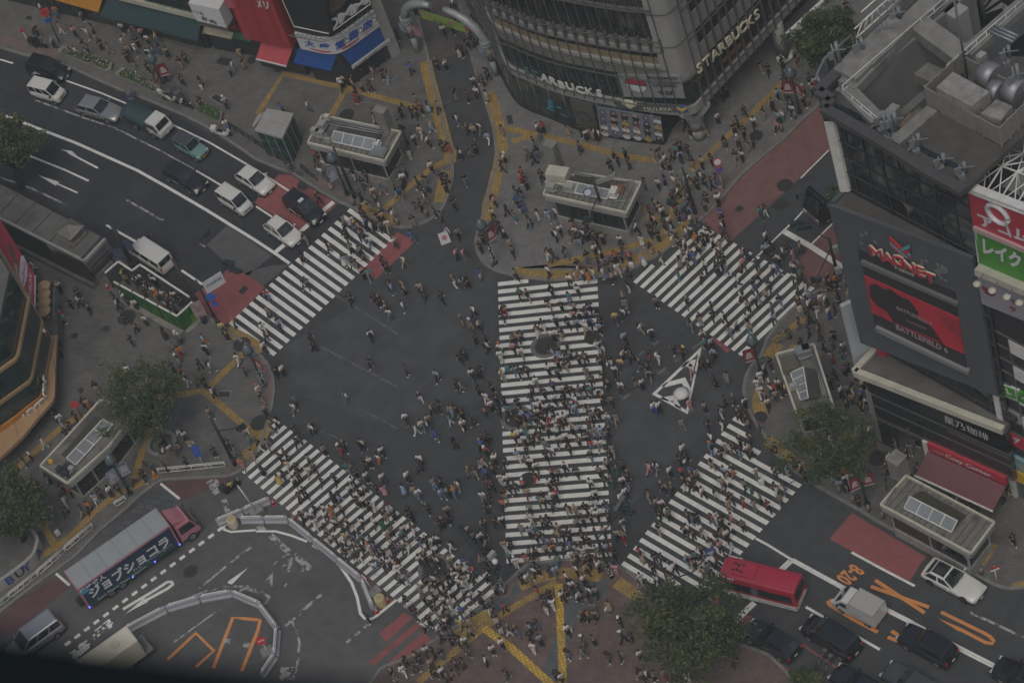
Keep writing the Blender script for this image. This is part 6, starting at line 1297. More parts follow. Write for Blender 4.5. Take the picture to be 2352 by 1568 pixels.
runs = [([t(1,2,-350,1690), t(1,2,145,1480)], 'along the island tip'),([t(1,3,-130,95), t(1,3,310,90)], 'on the straight run by the crossing'),([t(1,3,320,100), t(1,3,985,640)], 'on the long slanting run beside the crossing'),([t(1,3,990,650), t(1,3,1092,900)], 'on the last bend near the yellow drum'),
 ([t(0,3,1150,1120), t(0,3,1545,910), t(0,3,1850,820), t(0,3,2150,765), t(0,3,2420,880), t(1,3,50,880), t(1,3,210,1090), t(1,3,190,1340), t(1,3,70,1520)], 'in the ring around the orange bays')]
ORDN = 'zeroth first second third fourth fifth sixth seventh eighth ninth tenth eleventh twelfth thirteenth fourteenth fifteenth sixteenth seventeenth'.split()
for pts, where in runs:
 ku = 0
 P = [g0(*q) for q in pts]; tot = sum((P[i+1]-P[i]).length for i in range(len(P)-1))
 for i in range(len(P)-1):
  L = (P[i+1]-P[i]).length; n = max(1, round(L/2.75))
  for k in range(n):
   o = bar0 if nb == 0 else copy_tree(bar0); nb += 1; c = P[i].lerp(P[i+1], (k+.5)/n); d = P[i+1]-P[i]; o.location = c; o.rotation_euler = (0,0, atan2(d.y, d.x)); o.scale = (L/n/2.66,1,1)
   ku += 1; tag(o, ORDN[ku]+' plastic road barrier from its left end, '+where, 'road barrier', 'road barriers '+where)
for x, y, lab in ((1105,765, 'concrete sign block by the yellow drum'),(1065,0, None)):
 if not lab: continue
 g = g0(*t(1,3, x, y)); b = MB(); b.box(g+UP*.3,(1.0,.8,.6), rz=.5); o = b.build('sign_block', m_conc, origin=tuple(g)); tag(o, lab, 'concrete block'); b = MB(); b.tube([g+UP*.6, g+Vector((-.3,.2,3.0))], .04,6); k = b.build('sign_post', m_whitep, o); k.location = -g
g = g0(*Z(880,1560,720, [(290,1215)])[0]); b = MB(); b.box(g+UP*.4,(1.1,.9,.8), rz=.4); o = b.build('sign_block', m_conc, origin=tuple(g)); tag(o, 'concrete sign block with a leaning pole behind the island barrier', 'concrete block'); b = MB(); b.tube([g+UP*.8, g+Vector((-.4,.3,4.2))], .05,6); k = b.build('sign_post', m_whitep, o); k.location = -g
g = g0(*t(1,3,120,1310)); b = MB(); b.box(g+UP*.3,(1.0,.9,.6), rz=.1); tag(b.build('sign_block', m_conc, origin=tuple(g)), 'concrete block carrying the red no entry sign', 'concrete block')
# white guard rails
def guard(p, q, lab, m=None, h=.85, n=4, deco=True):
 A, B_ = g0(*p)+UP*.12, g0(*q)+UP*.12; R_ = Rig('guard_rail', (A+B_)/2, lab, 'guard rail'); b = MB()
 for z in (h, h*.78): b.tube([A+UP*z, B_+UP*z], .04,6)
 b.tube([A+UP*.2, B_+UP*.2], .03,6); R_.add(b, 'rails', m or m_whitep); b = MB()
 for k in range(n+1): c = A.lerp(B_, k/n); b.tube([c, c+UP*h], .045,6)
 R_.add(b, 'posts', m or m_whitep)
 if deco:
  b = MB()
  for k in range(n):
   c, e = A.lerp(B_, (k+.35)/n), A.lerp(B_, (k+.65)/n); mid = (c+e)/2
   b.tube([c+UP*.2, mid+UP*h*.78, e+UP*.2], .02,4); b.tube([c+UP*h*.78, mid+UP*.2, e+UP*h*.78], .02,4)
  R_.add(b, 'rail_ornament', m or m_whitep)
guard(t(0,2,1475,1225), t(0,2,2085,1165), 'white ornamental guard rail at the south edge of the west pavement', n=2); guard(t(0,2,1078,1535), t(0,2,1172,1475), 'short white guard rail piece by the blue posters', n=1)
for k, (a, c) in enumerate((((870,160),(625,370)),((615,380),(375,590)),((365,600),(112,800)),((100,810),(-150,1010)))): guard(t(0,3, *a), t(0,3, *c), ['white guard rail section level with the pink truck cab', 'white guard rail section halfway along the pink truck', 'white guard rail section behind the pink truck', 'white guard rail section at the left edge of the view'][k], n=2)
guard(t(1,0,0,1330), t(1,0,340,1560), 'dark rail along the kerb beside the glass lift box', m_pole, n=5, deco=False); guard(t(0,0,2120,1185), t(0,0,2352,1330), 'dark rail along the kerb behind the white scooter', m_pole, n=4, deco=False); guard(t(1,1,430,0), t(1,1,565,105), 'dark rail along the kerb by the parked bicycles', m_pole, n=3, deco=False); guard(t(3,2,520,1270), t(3,2,740,1400), 'thin rail along the east kerb under the tree', m_iron, n=3, deco=False)
# flower planters
m_soil = mat('planter_soil', (.05,.04,.03),.95); m_leafp = mat('planter_leaf', (.035,.075,.02),.7, var=.4, scale=5); m_flow = mat('pale_pink_flower', (.45,.3,.3),.6, var=.3, scale=8)
def planter(px_, lab, flowers=120):
 P = [g0(*q) for q in px_]; c = sum(P, Vector())/len(P); R_ = Rig('flower_planter', c+UP*.12, lab, 'planter', 'stone flower planters'); ins = [c+(p-c)*.87 for p in P]; n = len(P)
 b = MB()
 for i in range(n): a, e, f, d = P[i], P[(i+1) % n], ins[(i+1) % n], ins[i]; b.add([a+UP*.1, e+UP*.1, e+UP*.62, a+UP*.62, d+UP*.62, f+UP*.62, f+UP*.4, d+UP*.4], [(0,1,2,3),(3,2,5,4),(4,5,6,7)])
 R_.add(b, 'stone_edge', mat('planter_stone', (.22,.215,.19),.85, var=.2, scale=2, bump=.2)); b = MB(); b.poly([p+UP*.45 for p in ins]); R_.add(b, 'soil', m_soil)
 b = MB(); f = MB(); RR = random.Random(int(c.x*7)); ed1, ed2 = ins[0], ins[n//2]
 for k in range(700):
  i = RR.randrange(n); u, v = sorted((RR.random(), RR.random())); p = c*(1-v)+ins[i]*(v-u)+ins[(i+1) % n]*u; p = p+UP*(.48+RR.random()*.3); a = RR.random()*6.28; s = .09; X = Vector((cos(a), sin(a), RR.uniform(-.4,.4)))*s; Y = Vector((-sin(a), cos(a), RR.uniform(-.2,.5)))*s
  b.add([p-X-Y, p+X-Y, p+X+Y, p-X+Y], [(0,1,2,3)])
  if k < flowers: f.ball(p+UP*.1,.06,5,3)
 R_.add(b, 'foliage', m_leafp); R_.add(f, 'flowers', m_flow)
planter([t(0,0, *q) for q in ((545,510),(600,460),(1000,585),(1048,620),(1040,670),(1000,690))], 'long stone planter of pink flowers nearest the black van'); planter([t(0,0, *q) for q in ((1075,715),(1140,658),(1500,830),(1540,880),(1510,920))], 'long stone planter of pink flowers below the red banners'); planter([t(0,0, *q) for q in ((1800,1045),(1870,980),(2060,1065),(2040,1165))], 'short stone planter by the white scooter', 25)
# curved letter wall at the lower left
def letter_wall():
 pts = smooth_line([g0(*t(0,3, *q),1.3) for q in ((270,95),(350,215),(345,300),(300,400),(160,520),(0,630),(-160,700))], 5); R_ = Rig('letter_wall', pts[8]+UP*.12, 'curved white planter wall with big blue patterned letters', 'wall'); b = MB()
 pr = pts[::-1]; polyband(b, pr, .12,1.3,0,.3); R_.add(b, 'wall_face', m_lgrey)
 mb_ = mat('royal_blue_letter', (.03,.06,.26),.5)
 for ch, x, y in zip('BUYAS', (50,125,190,265,320),(555,490,420,350,200)):
  k = min(range(1, len(pr)-1), key=lambda i: hypot(px(pr[i]+UP*.7)[0]-x/4, px(pr[i]+UP*.7)[1]-(1176+y/4))); d = (pr[k+1]-pr[k-1]).normalized(); n_ = Vector((d.y, -d.x, 0)); P = pr[k]+n_*.03+UP*.72
  o = text('wall_lettering', ch, P, d, UP, 1.35, mb_ if ch != 'U' else m_letk, None, bold=.02); o.location = P+R_.o; o.parent = R_.r
letter_wall()
# round bench under the west tree
g = g0(*t(0,2,1500,960)); b = MB(); b.loft([[g+Vector((r*cos(a), r*sin(a), z)) for a in [k*pi/16 for k in range(32)]] for r, z in ((1.35,.12),(1.35,.5),(1.0,.5),(1.0,.2))], caps=False); tag(b.build('round_bench', m_conc, origin=tuple(g)), 'round concrete bench under the west tree where people sit', 'bench')
# bollards
m_bol = mat('stone_bollard', (.2,.18,.165),.85, var=.15, scale=3)
def bollard_proto():
 b = MB(); b.tube([(0,0,0),(0,0,.62),(0,0,.76),(0,0,.8)], [.17,.15,.1,.02], 12); return b.build('bollard', m_bol)
bol0 = bollard_proto()
bl = [(1,1,1310,500, 'stone bollard at the rounded kerb by the northwest crossing'),(1,1,1575,420, 'stone bollard on the kerb where the shopping street opens'),(1,1,905,320, 'stone bollard beside the foot of the black pole'),(1,1,2180,880, 'stone bollard at the foot of the north kerb lamp'),(3,0,380,970, 'pale stone bollard right of the red banner lamp by the bus lane'),(3,0,255,1095, 'pale stone bollard in front of the red banner lamp'),(3,0,130,1210, 'pale stone bollard furthest down the bus lane kerb'),(3,2,660,1390, 'stone bollard below the east tree by the thin rail'),(3,2,790,1480, 'stone bollard below the red banners on the east kerb'),(3,2,930,1560, 'stone bollard left of the kerb entrance'),(3,3,1060,60, 'stone bollard at the left end of the kerb entrance'),(3,3,1968,570, 'stone bollard by the small sign at the right hand kerb')]
for k, (i, j, x, y, lab) in enumerate(bl): o = bol0 if k == 0 else bol0.copy(); (C.objects.link(o) if k else None); p = at(*t(i, j, x, y)); o.location = (p.x, p.y, .12); tag(o, lab, 'bollard', 'stone bollards')
# ---------------- vehicles ----------------
m_tyre = mat('tyre', (.02,.02,.021),.85); m_rim = mat('wheel_rim', (.3,.3,.31),.35,.7); m_rimd = mat('dark_rim', (.06,.06,.065),.4,.5)
m_cg = mat('car_glass', (.018,.024,.027),.05, spec=.7, var=.6, scale=1.2, stain=(.06,.08,.085), stain_scale=.9, stain_amt=.7)
m_hl = mat('headlight', (.5,.52,.52),.15, spec=.8); m_tl = mat('tail_light', (.4,.02,.02),.25); m_plate = mat('number_plate', (.55,.55,.53),.5); m_platey = mat('yellow_plate', (.55,.33,.02),.5); m_trim = mat('black_trim', (.018,.018,.02),.5)
pt_white = mat('white_car_paint', (.56,.565,.53),.25, coat=.5, var=.03, scale=1); pt_black = mat('black_car_paint', (.011,.012,.014),.15, coat=.7, spec=.5); pt_silver = mat('silver_car_paint', (.33,.34,.35),.28,.55, coat=.5); pt_teal = mat('teal_car_paint', (.13,.24,.23),.3, coat=.4); pt_grey = mat('dark_grey_paint', (.055,.058,.063),.25, coat=.5); pt_pink = mat('pink_truck_paint', (.42,.16,.2),.35, coat=.3, var=.06, scale=1); pt_red = mat('red_bus_paint', (.36,.025,.05),.3, coat=.4, var=.06, scale=.8)
def sharp(o, ang=38):
 o.data.polygons.foreach_set('use_smooth', [True]*len(o.data.polygons)); o.data.set_sharp_from_angle(angle=radians(ang)); return o
def wheel(root, x, y, r, w=.2, rim=None):
 s = 1 if y > 0 else -1; b = MB(); b.tube([(x, y-s*w, r),(x, y-s*.02, r),(x, y, r)], [r, r, r*.93], 18); o = sharp(b.build('wheel', m_tyre, root))
 b = MB(); b.tube([(x, y-.01*s, r),(x, y+s*.012, r)], [r*.66, r*.6], 14)
 for k in range(5): a = k*2*pi/5; b.box((x+cos(a)*r*.36, y+s*.016, r+sin(a)*r*.36),(r*.12,.012, r*.5), M=Matrix.Rotation(-a+pi/2,3, 'Y'))
 b.build('rim', rim or m_rim, o)
def insetq(q, fx, fz=None):
 fz = fx if fz is None else fz; a, b, c, d = q
 P = lambda u, v: (a*(1-u)+b*u)*(1-v)+(d*(1-u)+c*u)*v
 return [P(fx, fz), P(1-fx, fz), P(1-fx, 1-fz), P(fx, 1-fz)]
SPEC = {  # length, width, height, wheelbase, belt, cabin rear/front at belt, roof rear/front, nose height, roof half width factor, wheel radius
 'keivan': (3.38,1.48,1.88,2.43,1.08,-1.62,1.3,-1.56,.62,.92,.9,.27), 'hatch': (3.9,1.7,1.5,2.48,.95,-1.85,.95,-1.35,.05,.72,.8,.3),
 'wagon': (4.8,1.82,1.47,2.8,.93,-2.3,.85,-1.75,-.02,.7,.78,.32), 'box': (3.4,1.48,1.67,2.43,1.02,-1.62,.72,-1.55,.22,.9,.88,.3),
 'minivan': (4.92,1.85,1.9,3.0,1.1,-2.38,1.55,-2.2,.6,.92,.86,.34), 'taxi': (4.4,1.7,1.74,2.75,1.0,-2.1,1.2,-1.85,.35,.82,.84,.31),
 'suv': (4.7,1.85,1.7,2.75,1.05,-2.25,.95,-1.95,.15,.9,.82,.36), 'sports': (4.92,1.98,1.38,2.99,.88,-2.15,.6,-1.6,-.35,.66,.7,.35), 'van': (4.7,1.7,1.98,2.57,1.12,-2.28,1.95,-2.2,1.25,1.0,.92,.32)}
VG = 'vehicles waiting around the crossing'
def place(A, B_, halfw):
 d = Vector((B_.x-A.x, B_.y-A.y, 0)).normalized(); n = Vector((-d.y, d.x, 0)); n = n if n.y < 0 else -n
 c = (A+B_)/2-n*(halfw-.03); return Vector((c.x, c.y, 0)), atan2(d.y, d.x)
def car(kind, rear, front, label, paint, cat='car', roofm=None, ribs=False, rails=False, plate=m_plate, rim=None, sunroof=False, name=None):
 L, Wd, H, wb, belt, c0, c1, r0, r1, nose, wf, wr = SPEC[kind]; loc, rz = place(at(*rear, wr), at(*front, wr), Wd/2)
 root = empty(name or 'parked_car', loc, rz, label, cat); w = Wd/2; fx, bx = L/2+.02,-L/2+.02
 def ring(x, zt, ww, zb=.24): return [Vector((x, y*ww, z)) for y, z in ((-.86, zb),(-.98, zb+.14),(-1,(zb+zt)/2),(-.97, zt-.1),(-.86, zt),(0, zt+.02),(.86, zt),(.97, zt-.1),(1,(zb+zt)/2),(.98, zb+.14),(.86, zb))]
 secs = [(bx, belt-.22, w*.86,.34),(bx+.1, belt-.04, w*.95,.27),(bx+.45, belt, w),(-.2, belt, w),(c1, belt, w)]
 hood = (fx-c1)
 secs += [(c1+hood*.45, belt-(belt-nose)*.35, w*.98),(fx-.22, nose, w*.93),(fx-.05, nose-.14, w*.84,.28),(fx, nose-.28, w*.76,.34)] if hood > .6 else [(fx-.12, nose, w*.95),(fx, nose-.25, w*.88,.34)]
 b = MB(); b.loft([ring(*s) for s in secs], 0, True); body = sharp(b.build('body', paint, root))
 b = MB(); b.box(((bx+fx)/2,0,.24),(L*.94, Wd*.94,.1)); b.build('underbody', m_trim, root)
 # cabin
 wt = w*wf; zr = H; lo = [Vector((c0+.02,-w*.93, belt)), Vector((c1-.05,-w*.9, belt)), Vector((c1-.05, w*.9, belt)), Vector((c0+.02, w*.93, belt))]
 hi = [Vector((r0,-wt, zr-.07)), Vector((r1,-wt, zr-.05)), Vector((r1, wt, zr-.05)), Vector((r0, wt, zr-.07))]
 top = [Vector((r0+.12,-wt*.86, zr)), Vector((r1-.12,-wt*.86, zr)), Vector((r1-.12, wt*.86, zr)), Vector((r0+.12, wt*.86, zr))]
 b = MB(); b.add(lo+hi+top, [(0,1,5,4),(1,2,6,5),(2,3,7,6),(3,0,4,7)], 0); b.add(hi+top, [(0,1,5,4),(1,2,6,5),(2,3,7,6),(3,0,4,7),(4,5,6,7)], 1); sharp(b.build('cabin', [paint, roofm or paint], root),25)
 def glass(nm, q, fx_, fz_):
  n_ = (q[1]-q[0]).cross(q[3]-q[0]).normalized(); c = sum(q, Vector())/4; n_ = n_ if n_.dot(c-Vector((0,0, belt))) > 0 else -n_
  g = [p+n_*.014 for p in insetq(q, fx_, fz_)]; b = MB(); b.poly(g); return b.build(nm, m_cg, root)
 glass('windscreen', [lo[1], lo[2], hi[2], hi[1]], .05,.05); glass('rear_window', [lo[3], lo[0], hi[0], hi[3]], .1,.14)
 for s, (a, e, f, g) in ((0,(lo[0], lo[1], hi[1], hi[0])),(1,(lo[2], lo[3], hi[3], hi[2]))):
  k = 3 if kind in ('minivan', 'van', 'keivan') else 2
  for j in range(k):
   u0, u1 = j/k+.025,(j+1)/k-.025; q = [a.lerp(e, u0), a.lerp(e, u1), g.lerp(f, u1), g.lerp(f, u0)]; glass('side_window', q, .02,.1)
 if sunroof: b = MB(); b.box(((r0+r1)/2-.0,0, zr+.006),((r1-r0)*.86, wt*1.6,.012)); b.build('glass_roof', m_cg, root)
 if ribs:
  b = MB()
  for k in range(7): b.box(((r0+r1)/2, wt*(-.7+k*1.4/6), zr+.008),((r1-r0)*.8,.04,.02))
  b.build('roof_ribs', roofm or paint, root)
 if rails:
  for s in (-1,1): b = MB(); b.box(((r0+r1)/2, s*wt*.95, zr+.0),((r1-r0)*.9,.05,.06)); b.build('roof_rail', m_trim, root)
 for s in (-1,1):
  b = MB(); b.box((fx-.16, s*w*.68, nose-.13),(.22,.34,.14), rz=-s*.35); b.build('headlight', m_hl, root)
  b = MB(); b.box((bx+.08, s*w*.8, belt-.18),(.12,.2,.3)); b.build('tail_light', m_tl, root)
  b = MB(); b.box((c1-.28, s*(w+.09), belt+.06),(.12,.2,.14)); b.build('mirror', paint if kind not in ('keivan',) else m_trim, root)
 b = MB(); b.box((fx-.02,0, nose-.3),(.06, Wd*.5,.16)); b.build('grille', m_trim, root)
 b = MB(); b.box((fx+.02,0, nose-.42),(.02,.33,.17)); b.build('number_plate', plate, root); b = MB(); b.box((bx-.01,0,.62),(.02,.33,.17)); b.build('number_plate', plate, root)
 b = MB(); b.box((c1-.02,-w*.25, belt+.05),(.03,.5,.015), rz=.2); b.box((c1-.02, w*.35, belt+.05),(.03,.5,.015), rz=.2); b.build('wipers', m_trim, root)
 for s in (-1,1):
  b = MB()
  for x in (-wb/2, wb/2): b.tube([(x, s*(w-.12), wr),(x, s*(w+.006), wr)], wr*1.13,18)
  b.build('wheel_arches', m_trim, root)
 for x in (-wb/2, wb/2):
  for s in (-1,1): wheel(root, x, s*(w+.012), wr, rim=rim)
 b = MB()
 for s in (-1,1):
  for x in (-.75,.25): b.box((x, s*(w+.004), belt-.14),(.16,.03,.035))
 b.build('door_handles', paint, root)
 return root
D1 = Z(60,260,360, [(450,690),(975,830),(1650,1110),(2245,1275)]); D2 = Z(780,660,360, [(800,180),(1240,450),(345,690),(770,955),(1505,1400)]); D3 = Z(3400,2040,360, [(580,940),(1385,1365)])
c = car('taxi', (74,171),(131,187), 'black van taxi with white shirt graphic on its side, at the far left kerb', pt_black, 'taxi', ribs=True)
b = MB(); w = .86; b.poly([Vector((x, -w, z)) for x, z in ((-1.25,.75),(-1.0,.75),(-.95,.95),(-.5,.8),(-.3,.72),(-.35,.65),(-.6,.68),(-.9,.6),(-1.2,.55))]); b.build('side_graphic', m_signw, c)
car('keivan', D1[0], D1[1], 'white compact van with a yellow plate behind the silver estate car', pt_white, 'van', plate=m_platey)
car('wagon', D1[2], D1[3], 'silver estate car just behind the tarpaulin truck', pt_silver)
car('box', (410,345),(450,367.5), 'pale teal boxy car with a dark grey roof and yellow plate', pt_teal, roofm=pt_grey, ribs=True, plate=m_platey)
car('wagon', (387.5,414.5),(434.5,440.7), 'black estate car alone in the middle lane left of the white compact van', pt_black, rails=True)
car('hatch', D2[0], D2[1], 'white rounded hatchback entering the red road patch', pt_white)
car('keivan', D2[2], D2[3], 'white compact van next to the white hatchback, papers behind its windscreen', pt_white, 'van')
c = car('taxi', (663,482),(710,514.5), 'black van taxi on the red patch at the stop line', pt_black, 'taxi', ribs=True)
b = MB(); b.box((.0,0,1.79),(.3,.5,.12)); b.build('roof_lamp', m_signw, c); b = MB(); b.poly([Vector((x, -.862, z)) for x, z in ((.0,.62),(.7,.62),(.7,.85),(.1,.85))]); b.build('side_graphic', m_signy, c); b = MB(); b.poly([Vector((x, -.862, z)) for x, z in ((-1.2,.6),(-.1,.6),(-.1,.72),(-.7,.9),(-1.2,.8))]); b.build('side_graphic', m_signw, c)
car('hatch', (616.7,535.7),(659,564.5), 'white crossover car first at the stop line beside the crossing', pt_white, rails=True)
car('van', (359,624),(312,594), 'white long delivery van parked behind the green enclosure', pt_white, 'van', ribs=True)
car('sports', D3[0], D3[1], 'white sports car with a black glass roof beside the kerb entrance', pt_white, sunroof=True, rim=m_rimd)
car('minivan', (1929,1510),(1858,1467), 'black large minivan between the white box truck and the plaza tree', pt_black, 'van')
car('wagon', (1790,1513),(1723.5,1473), 'black saloon half hidden behind the plaza tree', pt_black)
car('suv', (2151.5,1526),(2080,1486), 'black sport utility car with ribbed roof and red tail lights at the white line', pt_black, ribs=True, rails=True)
car('wagon', (2112,1612),(2044,1572), 'dark grey car cut by the lower edge, below the black sport utility car', pt_grey)
car('wagon', (1990,1618),(1925,1578), 'black car roof at the bottom edge below the large minivan', pt_black)
car('suv', (2372,1600),(2300,1565), 'black car at the lower right corner', pt_black, ribs=True)
car('minivan', (128,1462),(66,1508), 'silver grey van half hidden by the dark window ledge', pt_silver, 'van')
# trucks and bus: shared helpers
def vroot(name, rear, front, halfw, hw, label, cat): loc, rz = place(at(*rear, hw), at(*front, hw), halfw); return empty(name, loc, rz, label, cat)
def prism_y(b, prof, w, mi=0, taper=None):
 """side outline (x, z) extruded across the width"""
 n = len(prof); a = [Vector((x, -w*(taper(z) if taper else 1), z)) for x, z in prof]; c = [Vector((x, w*(taper(z) if taper else 1), z)) for x, z in prof]
 b.add(a+c, [list(range(n)), list(range(2*n-1, n-1,-1))]+[[i, i+n, (i+1) % n+n, (i+1) % n] for i in range(n)], mi)
def cab(root, x0, x1, w, zb, zt, paint, rake=.35, nm='cab'):
 """forward-control cab between x0 (back) and x1 (nose)"""
 prof = [(x0, zb),(x1, zb),(x1+.02, zb+.55),(x1-.12, zb+.75),(x1-rake-.25, zt),(x0, zt)]
 b = MB(); prism_y(b, prof, w, 0, lambda z: 1 if z < zb+.8 else .93); o = bevel(b.build(nm, paint, root),.05)
 zm = zb+.82; fr = lambda z: x1-.12-(z-(zb+.75))/(zt-zb-.75)*(rake+.13)
 b = MB(); b.poly([Vector((fr(z)+.015, y, z)) for y, z in ((-w*.82, zm),(w*.82, zm),(w*.78, zt-.1),(-w*.78, zt-.1))]); b.build('windscreen', m_cg, root)
 for s in (-1,1):
  b = MB(); b.poly([Vector((x, s*(w*1.0+.012), z)) for x, z in ((x0+.2, zm),(fr(zm)-.12, zm),(fr(zt-.15)-.1, zt-.15),(x0+.2, zt-.15))]); b.build('side_window', m_cg, root)
  b = MB(); b.box((x1+.01, s*w*.75, zb+.3),(.06,.3,.16)); b.build('headlight', m_hl, root)
  b = MB(); b.box((x1-.1, s*(w+.18), zm+.35),(.1,.16,.34)); b.build('mirror', m_trim, root)
 b = MB(); b.box((x1+.02,0, zb+.12),(.06, w*1.7,.2)); b.build('bumper', m_lgrey, root); b = MB(); b.box((x1+.06,0, zb+.12),(.02,.33,.16)); b.build('number_plate', m_plate, root)
def truck(): 
 r = vroot('tipper_truck', (311,292.5),(355,315),.95,.38, 'small white truck carrying a load under a dark teal tarpaulin', 'truck')
 cab(r, .55,2.25,.85,.55,2.05, pt_white, .2); b = MB(); b.box((-.7,0,.6),(4.6,.7,.2)); b.build('chassis', m_trim, r)
 b = MB(); b.box((-1.05,0,.86),(3.1,1.85,.12)); 
 for s in (-1,1): b.box((-1.05, s*.92,1.08),(3.1,.06,.42))
 b.box((-2.6,0,1.08),(.06,1.85,.42)); b.build('load_bed', m_lgrey, r)
 b = MB(); RR = random.Random(6); rings = []
 for k in range(8):
  x = -2.75+k*.46; e = RR.uniform(-.04,.05); zz = 1.75+RR.uniform(-.06,.06); rings.append([Vector((x, y, z)) for y, z in ((-1.0,.98+e),(-.97,1.4),(-.75, zz),(-.25, zz+.12+e),(.3, zz+.1),(.78, zz-.04),(.97,1.38),(1.0,1.0-e))])
 b.loft(rings, 0, True); b.build('tarpaulin', mat('teal_tarpaulin', (.025,.055,.065),.7, var=.2, scale=3, bump=.3), r)
 for x in (-1.25,1.2):
  for s in (-1,1): wheel(r, x, s*.93,.37)
truck()
def pink_truck():
 h = .85; a, e = at(*t(0,3,812,872), h), at(*t(0,3,1655,285), h); d = (e-a); d.z = 0; L = d.length; d.normalize(); n_ = Vector((-d.y, d.x, 0)); n_ = n_ if n_.y > 0 else -n_
 W2 = 1.2; c = (a+e)/2+n_*W2; r = empty('advertising_truck', (c.x, c.y, 0), atan2(d.y, d.x), 'long advertising truck with a pink cab and white writing on dark blue', 'truck'); s = -1 if n_.dot(Vector((-d.y, d.x, 0))) > 0 else 1
 b = MB(); b.box((0,0,2.15),(L, 2*W2,2.6)); b.build('cargo_box', pt_pink, r)
 b = MB(); b.box((0,0,3.47),(L*.985,2*W2*.95,.05)); b.build('roof_panel', mat('box_roof', (.27,.3,.3),.5, var=.06, scale=.6), r)
 b = MB()
 for k in range(1,6): b.box((-L/2+L*k/6,0,3.5),(.03,2*W2*.94,.012))
 b.build('roof_seams', m_mull, r)
 b = MB(); b.box((0, s*(W2+.02),2.25),(L*.965,.04,2.1)); b.build('side_panel', mat('navy_advert_panel', (.012,.035,.075),.35, var=.3, scale=.5), r); b = MB(); b.box((0, s*(W2+.015),1.02),(L*.965,.04,.42)); b.build('lower_panel', mat('teal_advert_strip', (.01,.06,.065),.4), r)
 X = Vector((1,0,0)) if s < 0 else Vector((-1,0,0)); y = s*(W2+.05)
 def wr_(txt, x, z, sz, wd=None, bo=.0, m=m_signw): text('side_lettering', txt, Vector((x, y, z)), X, UP, sz, m, r, width=wd, bold=bo)
 k = 1 if s < 0 else -1
 wr_('ジョブショコラ', 0,2.05,1.35, L*.86,.05); wr_('男性求人', -k*L*.36,2.95,.62, None, .02); wr_('わん・つーいやぽい♪', k*L*.22,1.42,.5, L*.42); wr_('Earn More Than Anyone', -k*L*.13,1.02,.42, L*.52,.0)
 b = MB(); b.ball((-k*L*.45, y, 2.85),.4,12,8,0,(1,.08,.8)); b.build('blue_emblem', mat('light_blue_shape', (.06,.25,.38),.5), r)
 for f in (-.49,-.02,.22,.49): b = MB(); b.box((L*f*k, y+.02*s, .86),(.12,.05,.08)); b.build('side_lamp', mat('blue_marker_lamp', (.1,.12,1),.4, emis=6), r)
 cab(r, L/2+.25, L/2+2.1,1.05,.6,2.45, pt_pink, .25); b = MB(); prism_y(b, [(L/2+.2,2.45),(L/2+1.45,2.45),(L/2+.9,2.85),(L/2+.2,3.25)], .85); bevel(b.build('wind_deflector', pt_pink, r),.08)
 b = MB(); b.box((.3,0,.62),(L+1.5,.8,.3)); b.build('chassis', m_trim, r)
 for x in (L/2+1.2,-L/2+2.2,-L/2+3.3):
  for q in (-1,1): wheel(r, x, q*1.1,.45,.28)
pink_truck()
def small_box_truck():
 r = vroot('box_truck', (1994,1436),(1930,1402),.84,.28, 'small white box truck straddling the orange arrow', 'truck')
 car_h = 1.9; b = MB(); prism_y(b, [(.35,.3),(2.05,.3),(2.1,.8),(1.7,1.1),(1.05,1.82),(.35,1.85)], .82,0, lambda z: 1 if z < 1.15 else .88); bevel(b.build('cab', pt_white, r),.06)
 b = MB(); b.poly([Vector((x, y, z)) for x, y, z in ((1.66,-.72,1.16),(1.66,.72,1.16),(1.1,.66,1.78),(1.1,-.66,1.78))]); o = b.build('windscreen', m_cg, r); o.location = (.03,0,.02)
 for s in (-1,1):
  b = MB(); b.poly([Vector((x, s*.835, z)) for x, z in ((.55,1.12),(1.4,1.12),(1.0,1.66),(.55,1.68))]); b.build('side_window', m_cg, r); b = MB(); b.box((2.0, s*.62,.82),(.2,.3,.16)); b.build('headlight', m_hl, r); b = MB(); b.box((1.35, s*.95,1.15),(.1,.18,.2)); b.build('mirror', m_trim, r)
  b = MB(); b.box((-2.0, s*.72,.5),(.06,.14,.3)); b.build('tail_light', m_tl, r)
 b = MB(); b.box((-.85,0,1.3),(2.3,1.72,1.5)); bevel(b.build('cargo_box', pt_white, r),.03); b = MB()
 for s in (-1,1): b.box((-.85, s*.84,2.06),(2.3,.05,.05))
 b.box((.28,0,2.06),(.05,1.7,.05)); b.box((-1.98,0,2.06),(.05,1.7,.05)); b.build('roof_trim', m_steel, r); b = MB(); b.box((-.85,0,2.055),(2.2,1.6,.02)); b.build('roof_panel', mat('warm_grey_roof', (.36,.34,.32),.5), r)
 for x in (-1.2,1.2):
  for s in (-1,1): wheel(r, x, s*.84,.28)
small_box_truck()
